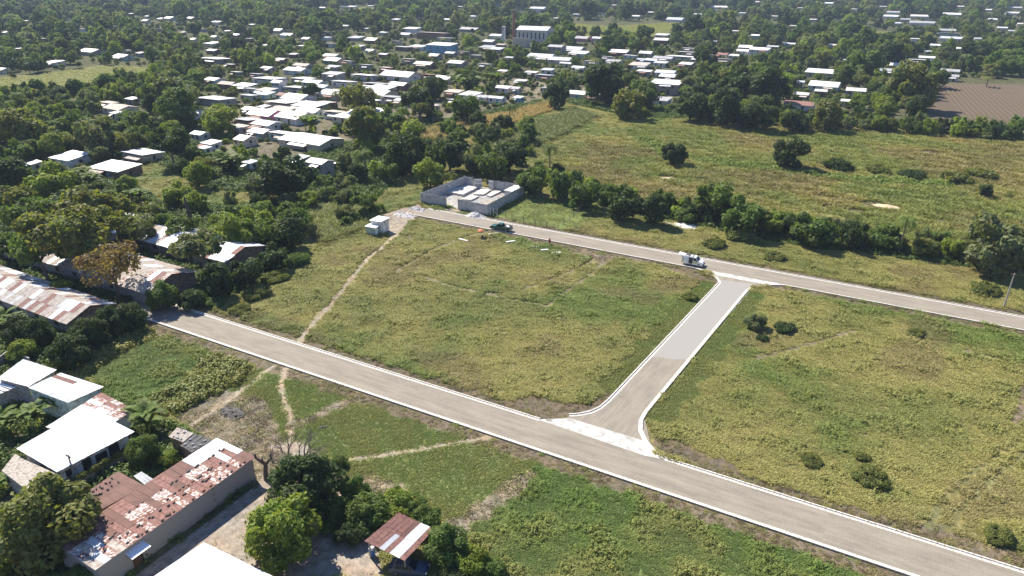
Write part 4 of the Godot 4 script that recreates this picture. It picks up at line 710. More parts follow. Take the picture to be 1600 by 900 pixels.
# x, z, height of the crown, frond length, label
const PALMS := [
	[-133.5, -155.0, 8.0, 4.12, "tall coconut palm standing behind the trimmed hedge"],
	[-217.2, -237.1, 7.0, 3.52, "coconut palm among the white village roofs"],
	[-166.4, -356.5, 6.0, 3.69, "yellowish coconut palm left of the umbrella shaped tree"],
	[-158.1, -349.8, 6.0, 3.60, "right one of the two yellowish coconut palms"],
	[-163.8, -389.4, 8.0, 5.35, "coconut palm in front of the village street"],
	[-208.4, -399.3, 6.0, 4.58, "coconut palm before the blue and white house"],
	[-151.9, -550.5, 6.0, 4.20, "coconut palm right of the far meadow"],
	[-143.5, -544.1, 6.0, 4.13, "yellowish coconut palm beside the far meadow palms"],
	[-80.0, -574.3, 9.0, 5.90, "tall coconut palm left of the small dry field"],
	[-54.6, -382.9, 7.0, 4.02, "coconut palm left of the wide white right hand roof"],
	[-56.2, -462.3, 6.0, 3.66, "pale fronded coconut palm behind the right hand roofs"],
	[17.5, -522.3, 7.0, 4.93, "coconut palm behind the grey sheds"],
	[37.8, -515.8, 8.0, 5.50, "coconut palm at the right edge behind the ploughed field"],
	[26.5, -439.8, 5.0, 4.78, "short palm at the far edge of the ploughed field"],
	[-298.8, -158.6, 5.0, 3.47, "palm in the wood below the left meadow"],
	[-268.8, -146.7, 5.0, 2.73, "palm with pale fronds in the left wood"],
	[-498.4, -356.0, 7.0, 4.65, "coconut palm beyond the left meadow"],
	[-496.1, -346.0, 7.0, 4.11, "coconut palm beyond the left meadow beside its twin"],
	[-212.2, -287.2, 5.0, 2.74, "palm at the rear of the village roofs"],
	[-288.3, -306.7, 6.0, 3.48, "palm above the white village roofs"],
	[-318.4, -469.2, 6.0, 4.27, "palm beside the two storey white house"],
	[-265.8, -421.2, 6.0, 7.14, "palm in the big tree group left of the church"],
]
const BANANAS := [
	[-94.7, -42.9, 2.52, "banana clump standing before the middle white roof"],
	[-93.8, -39.0, 2.18, "banana clump left of the long white roof"],
	[-95.8, -37.2, 2.09, "banana clump at the left edge by the white roofs"],
	[-80.1, -46.3, 2.59, "banana clump at the right corner of the white house"],
	[-84.0, -30.5, 1.34, "banana leaves overhanging the grey concrete slab"],
	[-125.2, -53.6, 2.45, "banana clump below the near barrack eave"],
	[-194.1, -112.8, 2.98, "banana clump left of the white gable house"],
	[-169.4, -108.7, 2.76, "banana clump behind the far barrack"],
	[-173.6, -142.2, 4.13, "banana clump right of the village fields"],
	[-202.9, -116.5, 2.72, "banana clump beyond the left barracks"],
	[-188.8, -191.4, 5.01, "banana grove beside the two large white roofs"],
	[-194.8, -299.3, 5.21, "banana grove at the right of the village"],
	[-193.1, -311.1, 4.71, "banana grove behind the village edge walls"],
	[-187.9, -321.0, 4.79, "banana plants left of the village street"],
]
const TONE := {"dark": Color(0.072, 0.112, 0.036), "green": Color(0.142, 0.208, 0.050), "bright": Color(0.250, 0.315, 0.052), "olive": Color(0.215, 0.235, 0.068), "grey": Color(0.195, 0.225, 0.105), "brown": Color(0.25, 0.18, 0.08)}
const TONES := ["dark", "green", "bright", "olive", "grey"]

var rng := RandomNumberGenerator.new()
var M := {}
var taken := {}
var tex := {}
var unit_box: ArrayMesh
var sheet_mesh: ArrayMesh

# ------------------------------------------------------------------ mesh building
class MB:
	var v := PackedVector3Array()
	var c := PackedColorArray()
	var uv := PackedVector2Array()
	var tint := Color.WHITE
	var colored := false
	func tri(a: Vector3, b: Vector3, d: Vector3) -> void:
		v.push_back(a); v.push_back(b); v.push_back(d)
		if colored:
			c.push_back(tint); c.push_back(tint); c.push_back(tint)
	func quad(a: Vector3, b: Vector3, d: Vector3, e: Vector3) -> void:
		tri(a, b, d); tri(a, d, e)
	func box(lo: Vector3, hi: Vector3) -> void:
		hexa([Vector3(lo.x, lo.y, lo.z), Vector3(hi.x, lo.y, lo.z), Vector3(hi.x, lo.y, hi.z), Vector3(lo.x, lo.y, hi.z), Vector3(lo.x, hi.y, lo.z), Vector3(hi.x, hi.y, lo.z), Vector3(hi.x, hi.y, hi.z), Vector3(lo.x, hi.y, hi.z)])
	func hexa(p: Array) -> void:
		quad(p[0], p[1], p[2], p[3]); quad(p[7], p[6], p[5], p[4])
		for k in 4:
			var n := (k + 1) % 4
			quad(p[k], p[k + 4], p[n + 4], p[n])
	func bar(a: Vector3, b: Vector3, w: float, h: float) -> void:
		var d := (b - a).normalized()
		var s := d.cross(Vector3.UP if absf(d.y) < 0.95 else Vector3.RIGHT).normalized() * w * 0.5
		var u := s.cross(d).normalized() * h * 0.5
		hexa([a - s - u, b - s - u, b + s - u, a + s - u, a - s + u, b - s + u, b + s + u, a + s + u])
	func tube(path: Array, radii: Array, sides: int) -> void:
		var rings := []
		for i in path.size():
			var d: Vector3 = (path[mini(i + 1, path.size() - 1)] - path[maxi(i - 1, 0)]).normalized()
			var s := d.cross(Vector3.UP if absf(d.y) < 0.9 else Vector3.RIGHT).normalized()
			var u := s.cross(d).normalized()
			var ring := []
			for k in sides:
				var a := TAU * k / sides
				ring.append(path[i] + (s * cos(a) + u * sin(a)) * radii[i])
			rings.append(ring)
		for i in rings.size() - 1:
			for k in sides:
				var n := (k + 1) % sides
				quad(rings[i][k], rings[i][n], rings[i + 1][n], rings[i + 1][k])
		for k in range(1, sides - 1):
			tri(rings[-1][0], rings[-1][k], rings[-1][k + 1]); tri(rings[0][0], rings[0][k + 1], rings[0][k])
	func lathe(profile: Array, sides: int, at := Vector3.ZERO) -> void:   # profile: Vector2(radius, height)
		for i in profile.size() - 1:
			for k in sides:
				var a := TAU * k / sides
				var b := TAU * (k + 1) / sides
				var p: Vector2 = profile[i]
				var q: Vector2 = profile[i + 1]
				quad(at + Vector3(cos(a) * p.x, p.y, sin(a) * p.x), at + Vector3(cos(b) * p.x, p.y, sin(b) * p.x), at + Vector3(cos(b) * q.x, q.y, sin(b) * q.x), at + Vector3(cos(a) * q.x, q.y, sin(a) * q.x))
	func made(smooth := false) -> ArrayMesh:
		if smooth:
			var st := SurfaceTool.new()
			st.begin(Mesh.PRIMITIVE_TRIANGLES)
			st.set_smooth_group(0)
			for i in v.size():
				if colored: st.set_color(c[i])
				st.add_vertex(v[i])
			st.generate_normals()
			return st.commit()
		var a := []
		a.resize(Mesh.ARRAY_MAX)
		a[Mesh.ARRAY_VERTEX] = v
		if colored: a[Mesh.ARRAY_COLOR] = c
		if uv.size() == v.size(): a[Mesh.ARRAY_TEX_UV] = uv
		var m := ArrayMesh.new()
		m.add_surface_from_arrays(Mesh.PRIMITIVE_TRIANGLES, a)
		return m

func numbered(called: String) -> String:
	var n: int = taken.get(called, 0)
	taken[called] = n + 1
	return called if n == 0 else "%s_%03d" % [called, n]

func part(called: String, mesh: Mesh, mat: Material, parent: Node3D, at := Transform3D.IDENTITY) -> MeshInstance3D:
	var o := MeshInstance3D.new()
	o.name = called if parent != self else numbered(called)
	o.mesh = mesh
	o.material_override = mat
	o.transform = at
	parent.add_child(o, true)
	return o

func thing(called: String, label: String, category: String, at := Vector3.ZERO, turn := 0.0, group := "") -> Node3D:
	var o := Node3D.new()
	o.name = numbered(called)
	add_child(o)
	o.position = at
	o.rotation.y = turn
	tag(o, label, category, group)
	return o

func tag(o: Node3D, label: String, category: String, group := "") -> void:
	o.set_meta("label", label)
	o.set_meta("category", category)
	if group: o.set_meta("group", group)

func struct(called: String, mesh: Mesh, mat: Material, at := Transform3D.IDENTITY) -> MeshInstance3D:
	var o := part(called, mesh, mat, self, at)
	o.set_meta("kind", "structure")
	return o

# ------------------------------------------------------------------ materials
func noise_tex(key: String, freq: float, octaves: int, ramp: Array, seed_: int, kind := FastNoiseLite.TYPE_SIMPLEX_SMOOTH, size := 512) -> NoiseTexture2D:
	var n := FastNoiseLite.new()
	n.noise_type = kind
	n.frequency = freq
	n.fractal_octaves = octaves
	n.seed = seed_
	var t := NoiseTexture2D.new()
	t.width = size
	t.height = size
	t.seamless = true
	t.noise = n
	if ramp.size():
		var g := Gradient.new()
		g.offsets = PackedFloat32Array(ramp.map(func(r): return r[0]))
		g.colors = PackedColorArray(ramp.map(func(r): return r[1].linear_to_srgb()))
		t.color_ramp = g
	tex[key] = t
	return t

func grey(a: float) -> Color:
	return Color(a, a, a)

func mat(key: String, col: Color, rough := 0.9, texture := "", scale := 1.0, metal := 0.0, bump := 0.0) -> StandardMaterial3D:
	var m := StandardMaterial3D.new()
	m.resource_name = key
	m.albedo_color = col.linear_to_srgb()
	m.roughness = rough
	m.metallic = metal
	m.cull_mode = BaseMaterial3D.CULL_DISABLED
	if texture:
		m.albedo_texture = tex[texture]
		m.uv1_triplanar = true
		m.uv1_world_triplanar = true
		m.uv1_scale = Vector3.ONE * scale
	if bump > 0.0:
		m.heightmap_enabled = true
		m.heightmap_texture = tex["grain"]
		m.heightmap_scale = bump
	M[key] = m
	return m

func leafy(key: String, col: Color, back := 0.95) -> StandardMaterial3D:
	var m := mat(key, col, 0.62)
	m.vertex_color_use_as_albedo = true
	m.backlight_enabled = true
	m.backlight = Color(back * 0.95, back, back * 0.35).linear_to_srgb()
	m.metallic_specular = 0.35
	return m

func make_materials() -> void:
	noise_tex("grain", 0.09, 4, [[0.0, grey(0.55)], [0.35, grey(0.8)], [0.65, grey(0.95)], [1.0, grey(1.0)]], 3)
	noise_tex("blotch", 0.012, 5, [[0.0, grey(0.5)], [0.4, grey(0.82)], [0.6, grey(0.95)], [1.0, grey(1.0)]], 4)
	noise_tex("grime", 0.02, 5, [[0.0, Color(0.35, 0.3, 0.24)], [0.38, Color(0.75, 0.71, 0.66)], [0.55, Color(0.95, 0.94, 0.92)], [1.0, grey(1.0)]], 5)
	noise_tex("rusty", 0.018, 5, [[0.0, Color(0.12, 0.05, 0.032)], [0.42, Color(0.235, 0.10, 0.066)], [0.52, Color(0.30, 0.15, 0.105)], [0.585, Color(0.60, 0.52, 0.47)], [0.64, Color(0.74, 0.71, 0.68)], [1.0, Color(0.8, 0.78, 0.76)]], 6)
	noise_tex("rusted", 0.03, 5, [[0.0, Color(0.12, 0.055, 0.042)], [0.45, Color(0.225, 0.112, 0.09)], [0.7, Color(0.31, 0.165, 0.135)], [1.0, Color(0.38, 0.21, 0.14)]], 7)
	noise_tex("dusty", 0.02, 5, [[0.0, Color(0.20, 0.14, 0.10)], [0.4, Color(0.37, 0.315, 0.265)], [0.6, Color(0.48, 0.435, 0.385)], [1.0, Color(0.62, 0.58, 0.54)]], 8)
	noise_tex("zinc", 0.015, 4, [[0.0, grey(0.7)], [0.4, grey(0.88)], [0.6, grey(0.95)], [1.0, grey(1.0)]], 9)
	noise_tex("clod", 0.05, 5, [[0.0, Color(0.10, 0.075, 0.055)], [0.45, Color(0.19, 0.145, 0.11)], [0.7, Color(0.26, 0.21, 0.165)], [1.0, Color(0.36, 0.30, 0.24)]], 11)
	for k in TONE:
		leafy("leaf_" + k, TONE[k])
	leafy("tint", Color.WHITE)
	leafy("blade", Color.WHITE, 0.6)
	mat("bark", Color(0.13, 0.10, 0.075), 0.95, "grain", 0.8)
	mat("pale_bark", Color(0.24, 0.20, 0.16), 0.95, "grain", 0.8)
	mat("dead_wood", Color(0.17, 0.135, 0.11), 0.95, "grain", 0.8)
	mat("roof_white", Color(0.72, 0.72, 0.71), 0.42, "grime", 0.07)
	mat("roof_bright", Color(0.90, 0.90, 0.90), 0.38, "zinc", 0.05)
	mat("roof_grey", Color(0.44, 0.455, 0.47), 0.45, "grime", 0.06)
	mat("roof_rust", Color.WHITE, 0.8, "rusted", 0.12)
	mat("roof_patchy", Color.WHITE, 0.7, "rusty", 0.22)
	mat("roof_brown", Color(0.20, 0.105, 0.082), 0.8, "blotch", 0.1)
	mat("roof_dusty", Color.WHITE, 0.85, "dusty", 0.12)
	mat("roof_zinc", Color(0.58, 0.60, 0.62), 0.42, "zinc", 0.08)
	mat("fibre_cement", Color(0.24, 0.235, 0.22), 0.9, "grime", 0.15)
	mat("wall_white", Color(0.74, 0.74, 0.72), 0.9, "grime", 0.09)
	mat("wall_cream", Color(0.60, 0.55, 0.45), 0.9, "grime", 0.09)
	mat("wall_block", Color(0.36, 0.35, 0.34), 0.95, "grime", 0.2)
	mat("precast", Color(0.47, 0.47, 0.47), 0.95, "blotch", 0.15)
	mat("wall_blue", Color(0.16, 0.42, 0.62), 0.85, "grime", 0.1)
	mat("wall_pink", Color(0.62, 0.25, 0.42), 0.85, "grime", 0.1)
	mat("wall_mint", Color(0.48, 0.60, 0.56), 0.85, "grime", 0.1)
	mat("wall_brown", Color(0.25, 0.17, 0.125), 0.9, "grime", 0.12)
	mat("brickwork", Color(0.36, 0.345, 0.33), 0.95, "grain", 0.5)
	mat("opening", Color(0.03, 0.03, 0.032), 0.5)
	mat("door_wood", Color(0.10, 0.05, 0.03), 0.7)
	mat("concrete", Color(0.62, 0.60, 0.57), 0.9, "grime", 0.35)
	mat("kerb_white", Color(0.62, 0.60, 0.555), 0.9, "grime", 0.3)
	mat("apron", Color(0.50, 0.485, 0.45), 0.9, "blotch", 0.12)
	mat("slab", Color(0.40, 0.37, 0.33), 0.95, "grime", 0.2)
	road_material()
	mat("lime_gravel", Color(0.315, 0.302, 0.275), 0.95, "grain", 0.25, 0.0, 0.6)
	mat("soil", Color.WHITE, 1.0, "clod", 0.35, 0.0, 2.0)
	mat("gravel", Color(0.52, 0.50, 0.48), 0.95, "grain", 0.6, 0.0, 3.0)
	mat("rock", Color(0.42, 0.41, 0.40), 0.95, "grain", 0.8)
	mat("lime", Color(0.72, 0.71, 0.69), 0.95, "grime", 0.5)
	mat("steel", Color(0.35, 0.36, 0.37), 0.5, "", 1.0, 0.6)
	mat("post_wood", Color(0.19, 0.155, 0.125), 0.95, "grain", 1.2)
	mat("concrete_pole", Color(0.42, 0.40, 0.38), 0.9, "grime", 0.6)
	mat("brick_red", Color(0.26, 0.12, 0.08), 0.95, "grain", 2.0)
	mat("dark_stone", Color(0.10, 0.09, 0.085), 0.95, "grain", 2.0)
	mat("white_paint", Color(0.80, 0.81, 0.80), 0.28)
	mat("green_paint", Color(0.012, 0.075, 0.05), 0.35)
	mat("pale_paint", Color(0.62, 0.72, 0.70), 0.35)
	mat("tyre", Color(0.02, 0.02, 0.021), 0.9)
	mat("hub", Color(0.45, 0.46, 0.47), 0.4, "", 1.0, 0.7)
	mat("car_glass", Color(0.02, 0.024, 0.03), 0.06)
	mat("dark_trim", Color(0.03, 0.03, 0.032), 0.6)
	mat("yellow_band", Color(0.62, 0.60, 0.18), 0.5)
	mat("lamp_red", Color(0.45, 0.02, 0.015), 0.3)
	mat("lamp_clear", Color(0.7, 0.7, 0.68), 0.15)
	mat("blue_plastic", Color(0.05, 0.17, 0.42), 0.4)
	mat("red_cloth", Color(0.42, 0.05, 0.03), 0.85)
	mat("umbrella", Color(0.78, 0.17, 0.10), 0.75)
	mat("navy_cloth", Color(0.025, 0.022, 0.045), 0.9)
	mat("skin", Color(0.25, 0.13, 0.085), 0.6)
	mat("straw", Color(0.55, 0.45, 0.28), 0.9)
	mat("plank", Color(0.60, 0.55, 0.45), 0.9, "grain", 1.0)
	mat("paper", Color(0.72, 0.74, 0.72), 0.9)
	var body := mat("figure", Color.WHITE, 0.85)
	body.vertex_color_use_as_albedo = true

# dusty block paving: courses across the road, dust drawn out lengthwise by wheels
func road_material() -> void:
	var W := 2048
	var T := 128
	var long := FastNoiseLite.new()
	long.seed = 61; long.frequency = 0.02; long.fractal_octaves = 4
	var fine := FastNoiseLite.new()
	fine.seed = 62; fine.frequency = 0.25; fine.fractal_octaves = 3
	var im := Image.create(W, T, false, Image.FORMAT_RGB8)
	for y in T:
		for x in W:
			var dust := long.get_noise_2d(x * 0.35, y * 1.6) * 0.9 + long.get_noise_2d(x * 0.12 + 500.0, y * 4.0) * 0.5
			var f := fine.get_noise_2d(x, y)
			var grit := fine.get_noise_2d(x * 0.22 + 900.0, y * 0.22)
			var k := clampf(0.52 + dust * 0.38 + f * 0.3 + grit * 0.1, 0.0, 1.0)
			var joint := 0.95 if x % 9 == 0 or (y % 10 == 0 and f > 0.0) else 1.0
			var c := Color(0.150, 0.132, 0.106).lerp(Color(0.305, 0.272, 0.216), k) * joint
			im.set_pixel(x, y, c.linear_to_srgb())
	var m := mat("paving", Color.WHITE, 0.95)
	m.albedo_texture = ImageTexture.create_from_image(im)

# ------------------------------------------------------------------ plants
func crown_mesh(seed_: int, R: float, kc: float, squash: float, lobes: int, leaves: int, leaf: float, open: float, skirt: float) -> ArrayMesh:
	var r := RandomNumberGenerator.new()
	r.seed = seed_
	var mb := MB.new()
	mb.colored = true
	var cs := []
	for k in lobes:
		var a := TAU * (k + r.randf()) / lobes * 2.4
		var e := r.randf_range(skirt, 1.0)
		var d := Vector3(cos(a) * sqrt(maxf(0.0, 1.0 - e * e)), e * squash, sin(a) * sqrt(maxf(0.0, 1.0 - e * e)))
		var rad := R * r.randf_range(0.22, 0.46)
		cs.append([d * (R - rad * 0.85) * r.randf_range(0.72, 1.22) + Vector3(0, kc * R, 0), rad, r.randf_range(0.72, 1.3), r.randf_range(-0.12, 0.12)])
	cs.append([Vector3(0, kc * R, 0), R * 0.5, 1.0, 0.0])
	var made_ := 0
	var tries := 0
	while made_ < leaves and tries < leaves * 3:
		tries += 1
		var l: Array = cs[r.randi() % cs.size()]
		var d := Vector3(r.randfn(), r.randfn(), r.randfn()).normalized()
		var p: Vector3 = l[0] + d * l[1] * (r.randf_range(0.72, 1.08) if r.randf() > open else r.randf_range(0.4, 1.25)) * Vector3(1, squash * 0.85 + 0.15, 1)
		if p.y < R * (0.12 if kc > 0.4 else 0.01): continue
		var inside := false
		for q in cs:
			if q != l and (p - q[0]).length_squared() < q[1] * q[1] * 0.42:
				inside = true
				break
		if inside: continue
		made_ += 1
		var n := (d + Vector3(r.randfn(), r.randfn() + 0.6, r.randfn()) * 0.48).normalized()
		var t := n.cross(Vector3(r.randfn(), r.randfn(), r.randfn())).normalized()
		var b := n.cross(t)
		var s := leaf * r.randf_range(0.6, 1.35)
		var g: float = l[2] * r.randf_range(0.7, 1.3)
		var hue: float = l[3] + r.randf_range(-0.1, 0.1)
		mb.tint = Color(g * (1.0 + hue), g, g * (1.0 - hue * 0.6))
		var tip := p + t * s + n * s * -0.15
		var tail := p - t * s * 0.8 - n * s * 0.1
		mb.tri(tail, p + b * s * 0.5, tip)
		mb.tri(tail, tip, p - b * s * 0.5)
	return mb.made()

func trunk_mesh(seed_: int, R: float, kc: float, limbs: int, thick: float) -> ArrayMesh:
	var r := RandomNumberGenerator.new()
	r.seed = seed_
	var mb := MB.new()
	var h := kc * R * 0.62
	var bend := Vector3(r.randf_range(-0.12, 0.12) * h, h, r.randf_range(-0.12, 0.12) * h)
	mb.tube([Vector3(0, -0.1, 0), bend * 0.25, bend], [thick * 1.35, thick, thick * 0.75], 7)
	for k in limbs:
		var a := TAU * (k + r.randf() * 0.6) / limbs
		var out := Vector3(cos(a), r.randf_range(0.5, 1.1), sin(a)) * R * r.randf_range(0.45, 0.62)
		var mid := bend + out * 0.45 + Vector3(0, R * 0.06, 0)
		mb.tube([bend - Vector3(0, thick * 0.3, 0), mid, bend + out], [thick * 0.55, thick * 0.36, thick * 0.1], 5)
		var side := out.rotated(Vector3.UP, r.randf_range(-0.9, 0.9)) * 0.5
		mb.tube([mid, mid + side], [thick * 0.28, thick * 0.06], 4)
	return mb.made()

var crowns := {}
const FORM := {"R": [0.95, 0.95, 15, 0.15, -0.75], "A": [1.35, 0.62, 17, 0.45, -0.5], "U": [1.05, 1.05, 17, 0.28, -0.9], "B": [0.6, 0.75, 12, 0.3, -0.45], "S": [1.4, 0.7, 14, 0.7, -0.5], "L": [0.22, 0.42, 16, 0.45, -0.1]}

func crown_of(form: String, k: int) -> Array:
	var key := "%s%d" % [form, k]
	if not crowns.has(key):
		var f: Array = FORM[form[0]]
		var fine := form.length() > 1
		var n := 7600 if fine else 2600
		if form[0] == "A": n = int(n * 0.62)
		if form[0] == "B": n = int(n * 0.8)
		if form[0] == "S": n = 1900
		crowns[key] = [crown_mesh(hash(key), 5.0, f[0], f[1], f[2] + (7 if fine else 0), n, 0.38 if fine else 0.6, f[3], f[4]), trunk_mesh(hash(key) + 1, 5.0, f[0], 6, 0.16 if form[0] in ["B", "L"] else 0.32)]
	return crowns[key]

func plant_tree(row: Array, i: int) -> void:
	var form: String = row[0]
	var k := i % 3 if form.length() == 1 else i % 2
	var pair := crown_of(form, k)
	var bush := form[0] in ["B", "L"]
	var o := thing("bush" if bush else "tree", row[5], "bush" if bush else "tree", Vector3(row[2], 0, row[3]), fmod(i * 2.399, TAU), "bushes of the plots and hedgerows" if bush else "trees of the village and the field edges")
	o.scale = Vector3.ONE * (row[4] / 5.0) * Vector3(1, 0.92 + 0.16 * fmod(i * 0.618, 1.0), 1)
	part("crown", pair[0], M["leaf_" + row[1]], o)
	part("stem" if bush else "trunk", pair[1], M["pale_bark" if form[0] == "A" else "bark"], o)

func palm_meshes(seed_: int, h: float, len_: float) -> Array:
	var r := RandomNumberGenerator.new()
	r.seed = seed_
	var lean := Vector3(r.randf_range(-0.5, 0.5), h, r.randf_range(-0.5, 0.5))
	var tr := MB.new()
	tr.tube([Vector3(0, -0.1, 0), Vector3(lean.x * 0.2, h * 0.4, lean.z * 0.2), Vector3(lean.x * 0.6, h * 0.75, lean.z * 0.6), lean], [0.24, 0.17, 0.15, 0.13], 7)
	var fronds := []
	for k in 17:
		var mb := MB.new()
		mb.colored = true
		var a := TAU * k / 17.0 * 3.0 + r.randf() * 0.5
		var up := r.randf_range(-0.25, 0.95)
		var out := Vector3(cos(a), 0, sin(a))
		var side := Vector3(-sin(a), 0, cos(a))
		var p := lean
		var d := (out + Vector3(0, up, 0)).normalized()
		var n := 9
		var g := r.randf_range(0.7, 1.3)
		for q in n:
			var step := len_ / n
			var nx := p + d * step
			var w := len_ * 0.24 * sin(PI * (0.12 + 0.85 * q / n))
			mb.tint = Color(g * r.randf_range(0.85, 1.25), g, g * 0.8)
			for s in [-1.0, 1.0]:
				for j in 2:
					var b := p.lerp(nx, j * 0.5)
					var tipp: Vector3 = b + side * s * w + d * step * 0.9 - Vector3(0, w * r.randf_range(0.35, 0.7), 0)
					mb.tri(b, b + d * step * 0.36, tipp)
			p = nx
			d = (d - Vector3(0, 0.16 + 0.05 * q, 0)).normalized()
		fronds.append(mb.made())
	return [tr.made(), fronds]

func banana_mesh(seed_: int) -> Array:
	var r := RandomNumberGenerator.new()
	r.seed = seed_
	var stems := []
	var leaves := []
	for st in 4:
		var at := Vector3(r.randf_range(-1.0, 1.0), 0, r.randf_range(-1.0, 1.0))
		var h := r.randf_range(1.2, 2.1)
		var sb := MB.new()
		sb.tube([at - Vector3(0, 0.1, 0), at + Vector3(0, h, 0)], [0.13, 0.07], 6)
		stems.append(sb.made())
		for k in 6:
			var mb := MB.new()
			mb.colored = true
			var a := TAU * k / 6.0 + r.randf()
			var out := Vector3(cos(a), 0, sin(a))
			var side := Vector3(-sin(a), 0, cos(a))
			var p := at + Vector3(0, h, 0)
			var d := (out + Vector3(0, r.randf_range(1.3, 3.4), 0)).normalized()
			var len_ := r.randf_range(2.2, 3.3)
			var n := 7
			var prev_w := 0.04
			var g := r.randf_range(0.65, 1.35)
			for q in n:
				var nx := p + d * len_ / n
				var w := 0.58 * sin(PI * (0.1 + 0.88 * (q + 1.0) / n)) * r.randf_range(0.75, 1.05)
				for s in [-1.0, 1.0]:
					mb.tint = Color(g * r.randf_range(0.85, 1.2), g, g * 0.7)
					var fold := Vector3(0, r.randf_range(0.0, 0.14), 0)
					mb.quad(p, p + side * s * prev_w + fold * 0.7, nx + side * s * w + fold - d * 0.03, nx)
				prev_w = w
				p = nx
				d = (d + out * 0.1 - Vector3(0, 0.23, 0)).normalized()
			leaves.append(mb.made())
	return [stems, leaves]

func make_plants() -> void:
	for i in TREES.size():
		plant_tree(TREES[i], i)
	var kinds := []
	for k in 3:
		kinds.append(palm_meshes(50 + k, 7.0, 3.2))
	for i in PALMS.size():
		var p: Array = PALMS[i]
		var o := thing("coconut_palm", p[4], "palm", Vector3(p[0], 0, p[1]), i * 1.7, "coconut palms")
		o.scale = Vector3(p[3] / 3.2, p[2] / 7.0, p[3] / 3.2)
		part("trunk", kinds[i % 3][0], M.pale_bark, o)
		for f in kinds[i % 3][1]:
			part("frond", f, M["leaf_" + ["green", "olive", "grey"][i % 3]], o)
	var bs := [banana_mesh(71), banana_mesh(72), banana_mesh(73)]
	for i in BANANAS.size():
		var p: Array = BANANAS[i]
		var o := thing("banana_plant", p[3], "banana plant", Vector3(p[0], 0, p[1]), i * 2.1, "banana clumps")
		o.scale = Vector3.ONE * (p[2] / 2.3)
		for f in bs[i % 3][0]:
			part("stem", f, M.leaf_olive, o)
		for f in bs[i % 3][1]:
			part("leaf", f, M.leaf_green, o)

